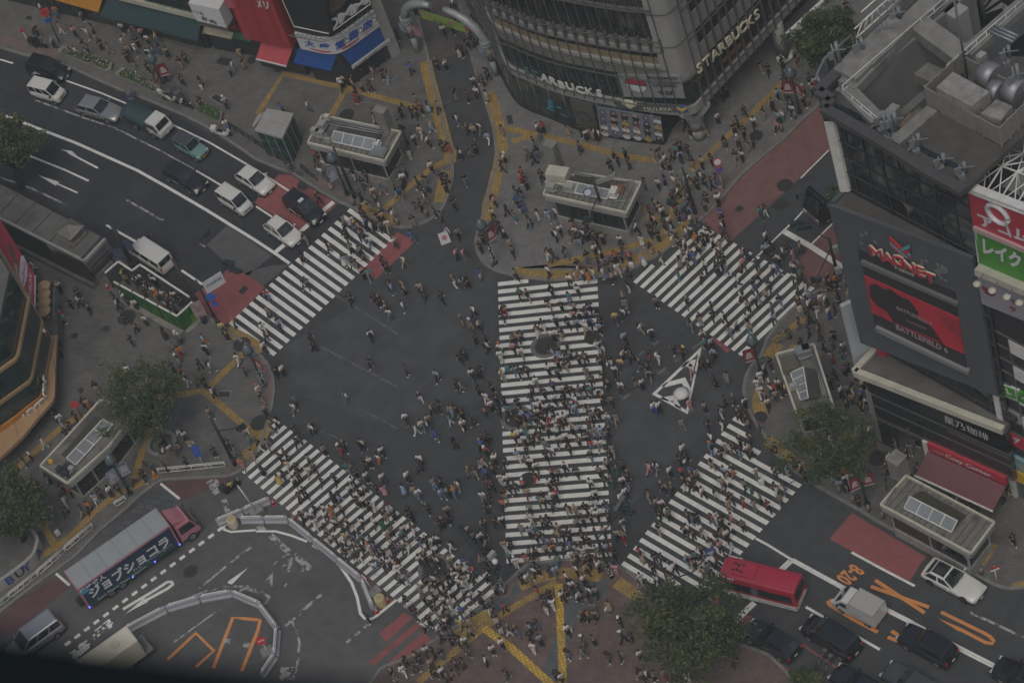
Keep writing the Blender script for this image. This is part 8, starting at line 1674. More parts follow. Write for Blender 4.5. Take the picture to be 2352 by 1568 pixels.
TL = '''
00:37,8 wk;44,10 kd;51,11 oj;75,15 tk;55,26 pw;68,29 pk;80,31 wt p;85,27 gk l;33,29 kk;33,35 Tk l;49,40 bk b;68,45 wk z;76,41 kt;80,46 nn;92,41 kk;100,45 gg;112,26 wk;120,31 gg;123,28 gg;130,31 pk;126,39 kk;135,37 wk;144,35 yj;113,39 ct;117,46 tn;116,52 kk;124,47 wj b h;123,59 kg l;136,50 wj b;140,46 kj;146,45 nj;153,48 tk s;135,62 nk;151,70 kk;165,58 kt;170,54 kk;167,74 kk;184,76 dk l;214,61 wb;223,58 kt;220,49 tt;211,66 Tk;207,95 bd h;184,95 nk;206,112 wj z;195,38 kk;118,88 Bj z
10:117,48 kw;97,64 kk;107,66 pg b;116,68 kd;121,71 gb l;79,75 wk;78,78 wk h;89,78 tk;97,80 gk;105,80 nk;93,89 dd l;91,90 rr;142,63 Bk;166,60 kk;174,60 wk;199,74 wk l;204,71 gk;211,68 tj;209,75 kk;213,69 nk;183,87 kt;194,88 mk;202,84 wk l;212,88 ct s l;24,100 Bk;48,97 wj;108,105 Td;109,110 tw;133,104 kk s l;135,100 gg l;142,103 kd l;147,104 kd;146,92 gg;152,100 mk;158,99 bb s l;167,99 gk;132,115 gk;138,128 kk;140,140 kc;145,128 wk;151,122 cw;158,130 wk;161,116 cb;171,135 kd p;176,135 kr l;187,142 wk s l;196,138 kg;201,136 kk;213,127 bw;193,117 dn;199,120 td;205,118 wg b;184,110 wj b;228,145 wk h b;226,120 gg l;226,153 kd;161,154 ck;124,150 ck;62,151 wt;57,155 kk;59,143 nn;54,143 rk;139,30 kk;146,9 nk;158,10 kk;180,4 wk;195,4 pT;204,2 kw;206,12 ct;200,16 nk;172,28 wk b;180,26 kk;185,20 kk;130,32 kd;189,47 kk;186,47 kw;194,39 kk;200,38 kk;210,28 mk;196,30 rk;203,37 Tk;220,53 dk
20:24,118 wk;28,117 rk;25,124 kj;51,120 tt s;63,121 kk;68,124 wk s;74,123 pg s l;78,125 wk s b;62,135 gd s;20,131 kT;14,142 dd;20,146 kk;23,141 kj;40,139 kk;93,141 gk;97,147 kk;90,152 kk;104,142 Td b;107,150 md;130,143 tt;135,140 kg;141,147 wk;146,143 mk;150,139 Tk;155,145 bd b;154,135 kk;161,138 kk;138,151 bk;144,152 hk;165,150 kt b;174,150 tk;183,147 dk l;195,131 dd s l;208,131 gk h;204,118 kk b;207,112 kk;213,122 kk;221,130 kk l;217,133 dt;222,113 wk;213,102 nk;231,104 nt;189,109 wk;178,121 dt;168,123 kw;163,120 kk;211,143 wk l;205,144 kt;197,84 kk;193,87 kk;157,114 dd;228,60 kt
30:29,48 dg;28,59 mt;13,58 kk l;0,64 kk;15,72 nk;9,87 bk;14,79 gk;16,87 td;18,92 kk;21,96 kk;4,97 tk b;13,107 wT;9,109 bd;8,116 pk t;22,101 wn;33,85 rk h;32,92 wk;40,82 tk h;43,77 wr;38,74 Tk;72,6 kk;70,18 wk;66,15 mp
11:59,2 wg;68,12 dt s l;89,4 kw;101,5 kk;98,12 kd;96,24 kk;104,32 dt;108,20 cr;110,26 kk;114,33 wj;115,17 Bt;129,19 kb;133,22 Bg b;135,8 wk;137,0 Bk;127,0 kk;149,12 kk;155,8 kg;152,19 dk;155,25 ct b;145,30 kv q;151,32 kk;170,6 kk;175,8 kk b;174,15 kk;164,37 kk;174,53 vw;170,43 hk;181,30 kk;191,7 kj l;185,57 gk;184,76 pk;191,76 pg b;219,28 pk b;217,40 ck;222,53 mk;227,57 wk s;230,37 kk l;234,68 tg;206,70 kk;208,62 kk;205,95 Bw x;182,102 dw;189,102 bd s;194,102 kk l;150,108 tk;154,113 kn;133,103 kk;136,109 gk;122,105 kk;125,108 bj;170,116 kk;135,124 wj;122,132 wj;119,125 kk;113,119 kk;108,117 kk;86,117 kk;45,62 kg;57,25 kk;80,44 gt l;88,47 wj;92,49 kG b;94,52 pk;97,37 kk;99,42 kn;101,50 bk b;108,51 kk s;112,42 kk;116,43 pk;115,52 gk b;121,51 wt;126,41 wt b;82,54 kd;82,60 kk;95,58 nn;99,61 kj b;104,65 wj;66,70 kk b;87,71 gk;95,74 Tk;98,76 kg;85,81 gh;80,82 bw s l;90,85 dg;98,94 kk o;103,95 Tg;127,65 wd b;143,60 Bj;144,46 nt;116,83 kk;119,88 kk;135,83 ct;42,79 kk l s;42,103 wk q;46,103 nn;10,113 rj;11,130 gd s l;21,141 bn b;6,144 ww;8,151 mn;50,154 kk;105,151 wk b;199,128 wk;189,137 nt x;196,140 ht h;204,141 cn b;201,153 dk p;210,153 kk;228,128 kr;226,133 kn b
01:30,88 ww;66,89 wk;78,95 pj;54,107 wk b;71,112 kk;72,120 wk;64,122 kk;81,126 nn;57,133 rb;55,137 kk;105,117 kt;108,123 wk b;116,119 nk h;112,114 gT;124,123 wk;113,135 kd;124,144 kk;133,138 wk;151,150 kk s;113,95 yk;116,100 hk;125,102 wk l;129,99 wn;133,103 kt;135,105 kk;140,99 gk;142,103 wk b;141,111 wk;145,116 on o;133,112 km;150,115 wk;153,118 nk;160,115 wk;156,119 kk;152,124 bk;165,120 kk;160,126 kd;137,62 kn;204,145 yG;215,140 yk;208,151 kk;163,152 wB h;187,155 bo;120,156 nn
21:9,3 rk;27,5 kk;8,7 or;13,12 kk;3,19 kj l;8,22 kj;4,28 Bk;11,33 Bj;9,34 nB;2,42 hT;24,41 ww l;33,41 bb x;40,39 wk;16,48 kj;15,46 kk;44,54 wk;40,60 wk b;55,48 kw;56,53 rk;54,60 kg l;58,57 wk;61,64 kb l;65,60 wk b;69,59 kk b;68,50 Gd;73,46 kk;68,55 Bk;75,60 kk;83,62 tk l;76,72 wk;77,65 nn;82,76 wk l;99,64 wk;101,70 kd;69,80 kj;49,76 kj;33,77 kw;38,78 kd;0,74 hk;60,86 kr;33,93 wn;52,100 wk;58,95 wp q;61,91 ct;65,95 wn;70,96 oo s;74,95 wb;80,86 kn;84,94 wb;87,88 kh;92,98 pk;92,86 kg;97,90 wc t;95,80 rk;100,79 dk;108,80 rk;107,94 kk b;106,105 kw l;101,115 td;104,122 gg;102,130 wn;95,135 yd;121,83 bw t s;127,72 kt s;136,80 dw;119,64 cw s l;109,48 Bk;114,52 wk;125,54 mk l;128,56 dk l;134,60 kk;130,46 pk b;140,50 kk;145,47 wk;146,54 bj;150,58 td;148,64 wt;138,38 wk;136,36 tt;133,33 dd l;130,31 gg l;126,37 mk;122,13 dj;134,12 wk;140,9 vk l;148,10 wt;153,10 gt;152,20 wk b;147,24 mk;150,35 rG;154,36 gg;153,42 kk;162,33 nb;163,25 gk;161,9 wk;164,12 kt;170,13 kk;173,6 wg b;177,10 kk;183,12 kk;188,9 kj;192,9 tt;178,25 kd;177,32 dd;189,27 wk p;191,38 Bb;193,46 kk;193,51 wj b;164,45 wG;171,49 kj;180,54 kk;160,57 wg;164,55 wk l;169,59 kk;169,64 ok;175,63 kk;179,59 wk;184,66 wk;192,57 mk;198,63 dd;191,69 tt;170,70 kk;172,71 ck t;155,72 kt;159,68 wk;163,77 wk s;167,81 Bj;154,84 gg s;162,86 gd;177,88 wn;188,90 kk s;196,91 gj b;190,79 dk;194,82 kk;211,76 pj;216,77 nn b;212,85 pd;225,86 nk b;207,101 wn;222,104 kj b;226,96 tk;153,96 GT;174,98 kk;210,114 wk b;223,118 wk;226,116 gg;233,114 td;217,124 gk;215,135 wk;206,142 wk;200,148 gj;195,135 wk b;218,145 tT;183,126 kd;184,132 kk;172,135 nt;161,121 hh b;164,141 gg l;132,120 gn b;175,152 wk b;128,150 wk b;118,144 wt b;103,153 bk;28,142 kw;23,147 kw;40,138 wk b;51,139 kk l;59,140 bk l;63,134 wd b;56,132 pk;57,126 gk;68,131 nn;71,125 nn;79,132 kd l;81,138 kk;72,140 Bk b;67,144 wt h;80,144 bn;45,124 kk h;52,116 Tj l;60,109 wk l;36,110 kk l;33,121 kt;14,114 tt b;7,112 Gk;3,96 gk;38,151 wk;45,150 kt;4,153 tk;8,152 nn;1,154 hk;233,60 wn;232,72 bn;228,38 Td;232,36 dw
31:17,69 dd;13,74 wd;23,76 pp;29,70 td;9,81 wk;4,80 kd;4,90 wd;9,90 Bj;28,85 gh;23,89 wk;30,95 Td;24,97 wk;27,108 hd;34,107 ww;28,121 kk l;50,104 wt;55,101 kk;57,106 kk;62,101 ok;64,113 kk;53,119 wk;49,119 wt;42,119 vh;38,123 wk;36,121 mk;45,128 gw;35,133 kt;38,135 kk;45,142 kk;56,131 wB;61,128 kk;65,120 kk;72,104 kk;75,115 tt;28,140 mg;37,147 kk;47,150 kd;60,150 kk;16,150 Gk z;10,118 kj;3,126 gT;5,135 bk;1,105 nk;2,67 kd
02:165,10 or;163,16 kb h;189,8 wk b;183,22 kk;193,23 wg b;224,26 dd;218,17 ww;225,5 kk;158,24 dk;168,30 oh b;172,35 kw t;188,39 kk;196,47 wk b;192,65 td;226,81 pw;229,91 Gj;209,95 kk;216,101 Tg;196,101 kn;171,112 kk;152,115 kk;131,123 kk;122,126 td;116,131 GT;108,135 kk;101,138 wk;92,140 nk;87,144 bw;83,134 wk;58,144 kw;65,138 rk;57,134 kk;45,127 kk;42,125 kw;98,112 mk;118,91 wk;121,95 kk;123,85 kk;111,46 kk;117,28 ww;88,43 kt;77,57 kk;81,58 to;69,70 kk;63,76 kn;61,85 kk;55,72 wb;47,64 kk;50,70 kk;40,93 ww;27,104 wk;22,110 kT;54,9 kk;81,152 ok;75,156 kt;59,155 kk;150,99 wk z;155,97 wk z;165,79 Gw z;163,95 gd z;173,93 tw z;168,84 wk z;232,104 tt;222,113 op;211,131 yk z
12:7,5 wk;18,27 kk;24,26 wk;35,53 Td;34,60 wg;3,46 ww o;5,52 kt;9,65 dk b;18,74 wk b;15,80 kg;35,80 kd l;51,80 wk b;36,91 kk;40,89 kd;62,99 gk;80,95 nn;77,98 kr h;97,95 ck b;115,100 wk b;112,107 wo l;86,112 mg;82,112 dT;91,120 nk;99,112 kd;104,110 wk;101,124 wk;116,125 wd;117,136 pp s;110,134 nk;88,128 wk;72,126 kk;59,127 kd;47,118 wt;53,116 dk;48,108 gk;27,103 dk;21,105 kk;28,113 yw;24,121 kk;20,126 yy s;37,116 kk;38,122 kk;35,128 wk s;6,119 dk s;3,96 kw;10,94 gg;44,138 kk;40,143 dk;71,143 kk s;76,141 kb l;86,136 wk;94,138 kk;99,135 gk;97,146 wk;93,147 kk;103,151 kk;107,149 ww;120,151 mw l;53,153 kk;62,153 wk;78,153 gk;69,155 ot;104,18 kk b;137,26 mm;166,31 bk;150,50 nw;82,50 wj l;52,3 kk;187,14 kk;191,11 kk;198,29 wk b;205,27 kk b;184,40 kk;188,40 gg;216,41 kk l;204,44 kk;211,51 ww;224,13 ww;226,30 wt l;212,5 wk b;224,7 wG o;137,70 wk;146,80 ww l;152,77 cj;158,71 td t;161,61 tk;167,59 kk;164,85 BB x;179,63 tb;178,71 Tw;183,61 kk;189,66 kk;190,76 wk t;198,72 kd;210,64 md;216,59 wk;220,52 kk;227,53 kk;223,64 kk;231,63 Tk;182,93 kk l;150,109 wn;149,114 nn;139,124 wk;135,135 bb s;145,137 tj;149,140 wj;163,130 gb;169,129 nk;170,139 bj b;176,137 kk b;182,138 oj;185,131 wt b;208,142 wg;214,142 kk;157,152 kk;140,156 kk;175,155 tk;195,120 hj;200,118 dt;205,112 gw;208,110 pw;211,121 Bk;217,117 kk;219,108 wk p;211,100 rk h;206,95 Bk;208,88 dk;213,87 kk;228,110 kk;224,126 ww;230,127 wk;212,129 kk;216,131 mk;212,153 kn;228,140 kt;226,149 ok;232,134 kk
22:36,8 kb x;42,9 kb;8,10 wg;1,6 pk;53,11 kk b;50,14 kd;61,16 kk;67,15 kn;78,4 wb;83,5 kw x;103,3 dd;102,12 wk;109,13 kk;99,20 yd;90,17 kw t;81,18 kk;94,26 wk;126,12 kr x;134,15 ww h;117,21 kj;124,23 nk;126,31 tg b;100,41 wd t;114,36 kt;119,38 wk;84,32 kk;88,38 kk;73,35 dk;68,28 hh;49,22 nt;42,20 mk;33,25 wk p;42,29 gk b;13,27 kk;7,27 kk;1,25 kj;22,37 wg;18,45 kk;29,47 nk;37,40 vk;46,45 wk;51,44 kk l;56,46 kk;62,45 gg b;68,43 kk;72,45 Td;80,47 wk b;83,54 kk;91,54 hk;57,54 wr h;47,55 kk;39,53 wk;17,53 kj;5,56 kk;25,58 wk;22,60 wk;31,61 wk;36,62 kk;53,61 nn;58,62 bj;69,63 td l;74,68 gk;79,66 kk;88,70 wj l;95,70 gt;70,75 md;62,80 bk;55,80 wk l;48,70 wd;44,72 wk;40,76 ww;44,77 kk;33,70 wr l;28,68 kk;21,70 kk;23,65 wk;15,70 Bj;9,68 bk;5,72 kk;12,75 kt;26,78 kk;33,81 kk;24,87 kd;19,90 kk;13,85 TT;8,84 wk;2,88 yk;11,90 wk;42,90 wk b;49,88 wk;61,91 hk;69,88 kk;72,84 gj;77,83 gg;82,83 bj;88,84 kk;72,95 rj;80,94 wg l;88,100 kk l;92,100 gt;52,98 kk;36,101 wd;31,104 kk;30,94 gj l;12,97 kd;5,104 bw;13,110 hk;17,111 wk;22,115 wk;72,105 kj;87,113 gk;95,115 kG;101,113 dk;80,119 gk;85,127 kk;91,128 dG;49,116 wk b;59,120 kk;36,120 mk;42,121 hk;21,124 kr;34,131 wk;39,130 kd;10,131 rk h;14,139 tm;3,134 nk;28,141 kn;40,141 rk;37,142 wd;25,145 TG;29,147 tk;16,153 gk;37,150 nn;72,130 wk;76,139 wk;74,146 kw;86,150 kj;51,154 kt;58,154 tt;67,152 kk;76,155 wd;106,123 kk;101,128 wk;106,131 vb q;104,139 wk;100,143 wg;125,116 pp;132,115 wg l;145,119 wk;138,134 nn t;146,134 dk;125,141 kt;155,120 rk;163,119 Bj;157,99 wk;159,105 kk;154,108 kk t;130,60 wB;135,60 wk;177,60 gk t;192,64 kw b;195,54 kk;203,53 dd;179,76 kd;192,75 kw;208,68 kk;214,69 kk;217,76 dd;227,78 md;163,57 pp;156,75 gg;165,26 wp l;174,20 kk;180,19 kk;185,11 bk;186,36 kk s l;197,32 gg s l;148,5 dk;156,9 kk b;177,2 Tk;183,1 bk;182,89 wk;183,98 Tb b o;192,103 kk;195,96 wt;203,97 dk;209,91 kk;217,89 dd;209,101 kj;216,100 wk;220,102 dk;183,112 tt l;194,119 bk t;202,118 ko;224,121 wg;192,130 tg;197,130 wk;213,132 gk;228,143 gk;187,138 kw;175,138 wk;168,133 kk;162,131 kn;165,124 kd;170,122 gd;157,130 kw b;201,144 kk;199,150 tt;212,147 dr;222,151 gg;137,150 wk;133,148 tw;134,154 kk;142,156 wk;232,25 wk;228,33 ww;225,40 ww;228,47 ww;232,50 gk;214,56 wk b
32:51,5 kk;59,3 dd;69,5 wj;68,12 dj;59,15 gr;70,27 vk;73,24 kk;61,31 kk;56,37 gk;67,46 wk;73,45 gk;77,43 kw;83,38 kg;88,40 wk;85,50 Bk;77,53 td;72,57 kk;85,59 kk;91,56 wk t;100,49 kk;104,51 nn;107,64 ck z;103,80 kg;116,83 kk;117,94 kg;137,91 kk;130,99 gg;126,102 dk;116,104 dd;111,108 wk;109,118 dk;123,112 kk l;138,118 vk;143,126 kk;156,115 wk b;131,122 wk;173,123 kk;168,136 wk;174,145 td;192,150 wk;196,144 kk;183,150 kk;201,134 kw;217,143 hk b;221,139 kt;99,97 kk;93,82 wd;87,88 dk;2,45 wk;6,43 rd;9,39 wk;7,50 td;0,58 wk;1,37 ww;2,20 kk;14,45 kk b;6,119 kk;17,118 bw;24,111 kk l s;31,116 wk;34,124 kk b;15,134 dj b;7,135 mw;11,145 hh;0,152 mk;58,91 ww;71,92 wb;66,132 bd;83,147 kk;30,2 kk;6,99 kk z;40,100 ww;44,107 wk
13:42,4 kk b;50,3 wk;54,10 ww;64,3 wk;63,14 kt l;71,9 wk;70,3 ot;79,14 dd l;85,11 nk;91,16 wk;97,9 wk b;109,9 wd;116,11 GG s;118,2 kt;126,2 kk;124,17 hk;120,20 wt b;135,15 wk l;134,21 Tn;144,15 dw;141,3 kk;81,22 yt;87,20 kj;73,25 kk;65,23 dw;80,28 wk h;90,29 td;97,23 Tk;106,25 dk;97,32 kk;104,32 wt o;109,34 vk b;116,36 kk;121,35 hw h;125,32 nn;128,31 vv;134,32 hk;139,30 tw;81,36 kd;88,37 td;94,41 kw;110,43 wj;117,48 dk;122,46 wk;128,42 kk;107,49 wj;130,53 ww o;132,62 gk b;138,58 dg;150,26 kj;156,26 kk;161,26 wk;166,25 wk t;163,34 wk;150,43 wk l;155,41 nk;162,49 dd l;166,44 wk;178,43 wt;191,45 Bw;181,51 kk;187,53 tk;177,58 kk;182,58 wk;200,54 rk;199,61 kk;156,64 kk;163,63 wk;162,71 kw;171,66 kk;176,63 kk;190,66 ww;186,66 wk h;192,63 tw;180,75 wk;191,75 bk;197,77 wv b;169,73 nk;174,77 kk;206,77 kk;150,70 wt;154,79 hk;164,79 kk;172,83 wk;178,83 ww;180,89 ww;161,86 kk;172,89 wk;138,82 kk;142,87 wk;146,92 kd;165,91 kt;177,95 gd;176,99 kk;189,91 Bd;197,90 wk;159,100 kk;172,104 kk;168,108 ww;154,106 wk;187,103 yt;197,102 tt;180,111 kk;170,115 kk;179,118 kk;186,119 kd;196,111 gk;192,119 wn;194,127 dd;212,60 wk;220,71 gk;214,89 kw;219,84 kj;228,87 rk;220,98 kw;224,107 nw;232,109 nw;226,121 wk;217,126 wk;211,137 wk;230,149 kd;183,139 kd;190,139 kd;180,146 kt;171,147 wk;175,151 gk;163,148 kk;161,139 td;156,127 wd b;163,129 kd;171,131 kj;150,135 kd;146,133 td p;145,143 dd;138,138 kk;135,146 ww;126,149 kt p;102,96 kk;168,10 kk l;171,8 kk l;176,5 kk s;179,31 ww b;194,18 wk;199,23 gk;206,23 wk;209,21 kk;211,29 td;205,38 wp;210,44 tk;214,39 kk;209,10 tk l;219,8 kk;226,7 wk;228,30 tw;233,28 kk l;233,41 Tk
23:16,5 ww;28,9 kk;33,8 kk;60,10 gn;65,7 kk;72,5 kk;78,3 wk;88,4 kk;8,15 gg;16,18 bn;21,13 hT;22,23 kn;28,23 kj;36,28 gk;41,21 td;42,14 ct;46,20 kk;52,21 kk p;64,22 kk;70,26 kk;84,17 pd;96,20 tk;102,22 gr;102,10 ww b;38,34 ok b;31,34 gd;21,36 wk s;17,37 gk;12,43 rt;19,45 kk;3,46 ww h;47,33 kd;53,31 Bj;62,32 kw;59,39 gk;65,36 ww;54,40 ww;57,45 td;72,41 kk;70,47 kk;76,44 kw;77,35 wg;86,33 bd;93,37 kk;88,29 nr;20,55 wk;24,53 kk;34,54 nj;40,54 bj;42,44 TT;9,61 kk;14,61 wg;50,60 wk;59,53 wk;68,53 tk t;80,50 wk;66,62 wn;95,53 pp;55,68 wn b;62,70 kk;50,73 kk;46,77 wk;71,73 wk b;77,74 gk;61,78 wk;68,81 kg;24,74 rt;30,81 nj;34,76 kk;31,89 kw;37,85 ww p;75,87 gg;76,94 tk s l;64,97 kk b;69,95 ok b;89,86 tt s t;99,100 kk h;102,115 kk h;109,114 nn;22,103 nj;16,106 bk b;4,110 kj;16,116 kk;26,118 bk;19,125 ww;51,109 wk t;51,130 kj;65,129 gg b;66,118 kh h;75,118 hk p;88,132 kd;99,133 kd p;118,132 wk;40,149 kk;46,153 wk;120,150 gk;124,149 wk;130,150 gk;116,148 kt;140,149 gr;161,151 ww;134,15 kt p;117,37 rk;119,41 tt s p;131,41 kd;137,42 nk;129,50 nk;149,51 wk t;142,56 kt;118,60 ww;124,67 kk;132,62 wk;117,69 gj;158,16 kk;160,15 wd;166,19 kk;175,18 hw h;161,3 nn;165,5 kj;170,4 kk;135,2 kk;144,2 hk;187,23 kw;192,17 ko;197,21 wk;200,15 wk b;201,5 pp;212,12 hk;193,7 kk;187,4 ww;183,6 mj;200,30 ww l;191,31 pd;182,28 kw;185,36 md;188,45 mk;197,44 nw;173,35 hk;161,44 bb b;168,41 Tk;172,48 ww;180,52 gg;178,45 ww;175,55 td;184,58 kd;193,60 gg;165,46 kt;205,133 kd z
33:225,25 kk
'''
EXTRA = [(960,1300,1130,1440,3)]
def zone(x, y):
 Zn = [((x-1160)/250,(y-640)/640)]
 if 1130 < x < 1425 and 640 < y < 1295: return 'on the central crossing', ('north', 'upper', 'middle', 'lower', 'south')[min(4, int((y-640)/131))]+(' left' if x < 1235 else ' right' if x > 1320 else ' middle')+' part'
 if y < 640 and 1095 < x < 1700 or (x > 1560 and y < 380 and x < 1870): return 'on the north pavement', ('by the glass building' if y < 350 else 'west of the entrance' if x < 1250 else 'by the entrance roof' if x < 1480 else 'near the bus lane')
 if x < 1060 and y < 525 and (y < 100+.5*x): return 'on the northwest pavement', ('by the planters' if x < 450 else 'near the lift box' if x < 700 else 'by the blue awnings' if y < 240 else 'around the pipe covered entrance')
 if 985 < x < 1150 and y < 520: return 'in the shopping street', ('by the green banner' if y < 150 else 'between the yellow strips')
 if 560 < x < 955 and 470 < y < 830 and y > 1270-.93*x and y < 1640-.93*x: return 'on the northwest crossing', ('upper' if x > 790 else 'lower')+' end'
 if x > 1440 and 480 < y < 830 and x < 1880 and y < 1.25*(x-1440)+650: return 'on the northeast crossing', ('upper' if y < 600 else 'middle' if y < 700 else 'lower')+' part'
 if 1700 < x and y < 1340 and (y < 800 or x > 1722): return 'on the east pavement', ('near the screen building' if y < 780 else 'by the half hidden entrance' if y < 960 else 'near the red awning' if x > 1990 else 'around the east tree')
 if x > 1420 and y > 920 and x < 1850 and y < 1345: return 'on the southeast crossing', ('upper' if y < 1060 else 'middle' if y < 1180 else 'lower')+(' left' if x < 1600 else ' right')+' part'
 if x < 470 and 560 < y < 760 and x > 255: return 'inside the green enclosure', ('upper end' if x < 340 else 'lower end')
 if x < 635 and y > 560 and y < 1420 and x < 610-max(0,(y-1080)*2): return 'on the west pavement', ('near the enclosure' if y < 800 else 'by the west tree' if x > 330 else 'beside the curved entrance' if y < 1200 else 'by the guard rails')
 if y > 1290 and x > 900: return 'on the plaza', ('left of yellow path' if x < 1180 else 'between yellow paths' if x < 1290 else 'right of yellow path' if x < 1420 else 'under the plaza tree')+('' if y > 1420 else ' near kerb')
 if x < 1165 and y > 960 and (x-560)*.8+930 < y+90: return 'on the southwest crossing', ('upper' if y < 1110 else 'middle' if y < 1260 else 'lower')+(' left' if (x-560)*.8+1000 < y else ' right')+' part'
 return 'on the open road', ('north' if y < 720 else 'middle' if y < 960 else 'south')+(' west' if x < 1000 else ' east' if x > 1400 else ' centre')
PP = []; cur = (0,0); RR = random.Random(21)
for ln in TL.strip().split('\n'):
 hd, body = ln.split(':', 1); i, j = int(hd[0]), int(hd[1])
 for tk in body.split(';'):
  tk = tk.split()
  if len(tk) < 2 or len(tk[1]) < 2: continue
  x, y = tk[0].split(','); PP.append((588*i+int(x)*2.5,392*j+int(y)*2.5, tk[1][0], tk[1][1], ''.join(tk[2:])))
for x0, y0, x1, y1, n in EXTRA:
 for k in range(n):
  for q in range(8):
   u, v = RR.random(), RR.random(); x = x0+(x1-x0)*u; y = y0+(y1-y0)*v
   if all(hypot(x-a[0], y-a[1]) > 11 for a in PP): break
  else: continue
  PP.append((x, y, RR.choice('kkkkwwwngdgttbdh'), RR.choice('kkkkdntgjjwk'), RR.choice(('', '', 'l', 'b', 't', 's', 'h', 'lb'))))
def vis(q):
 p = at(q[0], q[1], 1.0); z = (p-CAMP).dot(_F); return -z
PP.sort(key=vis, reverse=True)
GRP = 'people crossing and waiting'; ACC = {'b': 'backpack', 't': 'shoulder bag', 'p': 'raised arm'}
def setup(q):
 x, y, ct, cb, ex = q; R2 = random.Random(int(x*31+y*17)); p = at(x, y, .95); zn, sub = zone(x, y)
 up = None
 if 'central' in zn or 'south' in zn and 'cross' in zn: d = R2.choice((1,1,-1)); im = (.05*d+R2.uniform(-.3,.3),-d) if 'central' in zn else (R2.choice((.8,-.8))+R2.uniform(-.2,.2),(-.9 if 'east' in zn else .9)*R2.choice((1,1)))
 else: a = R2.random()*6.28; im = (cos(a), sin(a))
 f = at(x+im[0]*20, y+im[1]*20,.95)-p; rz = atan2(f.y, f.x)
 seat = 'z' in ex; pv = 7 if seat else 6 if 'p' in ex else R2.choice((0,1,2,3,4,0,1,2,5) if 'pavement' not in zn and 'enclosure' not in zn and 'plaza' not in zn else (0,1,2,3,4,4,5,5))
 dirn = ('towards the top' if im[1] < -.6 else 'towards the bottom' if im[1] > .6 else 'rightwards' if im[0] > 0 else 'leftwards')
 low = 'skirt' if 's' in ex else 'shorts' if 'x' in ex else 'trousers'
 base = .12 if any(w in zn for w in ('pavement', 'plaza', 'enclosure')) else 0
 return p, rz, pv, zn, sub, dirn, low, base, R2.uniform(.93,1.05)*(0.97 if 'l' in ex else 1)*(.72 if 'q' in ex else 1), R2
def parts(q, s):
 ex = q[4]; R2 = s[9]; o = [('shirt', 'shirt', CM[q[2]])]
 o.append((s[6], s[6], CM[q[3]])); 
 o.append(('cap', 'cap', CM['w'] if 'h' in ex else CM['o'])) if ('h' in ex or 'o' in ex) else o.append(('long_hair' if 'l' in ex or 's' in ex else 'hair', 'hair', HR_[R2.choice((0,0,0,0,0,1,1,2))]))
 sm = CM[R2.choice('wwwkkkg')]; o += [('shoel', 'shoe', sm),('shoer', 'shoe', sm)]
 if 'b' in ex: o.append(('backpack', 'backpack', CM[R2.choice('kkkdn') if q[2] != 'k' else R2.choice('gdty')]))
 if 't' in ex: o.append(('bag', 'shoulder_bag', CM[R2.choice('tckw')]))
 if 'p' in ex: o.append(('phone', 'phone', CM['k']))
 return o
NI = min(300, len(PP)); rec = []
for k, q in enumerate(PP[:NI]):
 s = setup(q); p, rz, pv, zn, sub, dirn, low, base, sc_, R2 = s; D = FIG[pv]; sk = SK[1 if R2.random() < .12 else 0]
 r = bpy.data.objects.new('person', D['body']); C.objects.link(r); r.location = (p.x, p.y, base); r.rotation_euler = (0,0, rz); r.scale = (sc_,)*3
 r.material_slots[0].link = 'OBJECT'; r.material_slots[0].material = sk; r['category'] = 'person'; r['group'] = GRP
 for key, nm, m in parts(q, s):
  c = bpy.data.objects.new(nm, D[key]); C.objects.link(c); c.parent = r
  if len(c.material_slots): c.material_slots[0].link = 'OBJECT'; c.material_slots[0].material = m
 ex = q[4]; tn, bn = COL[q[2]][0], COL[q[3]][0]
 L1 = 'person in '+(tn+' top, '+bn+' '+low if tn != bn or low != 'trousers' else 'all '+tn)
 acc = ' '.join(w for w in ('cap' if 'h' in ex or 'o' in ex else '', 'long hair' if 'l' in ex and 'h' not in ex else '', 'backpack' if 'b' in ex else '', 'bag' if 't' in ex else '', 'phone raised' if 'p' in ex else '') if w)
 rec.append([r, L1+((', '+acc) if acc else ''), zn, sub, dirn, pv, q[0], q[1]])
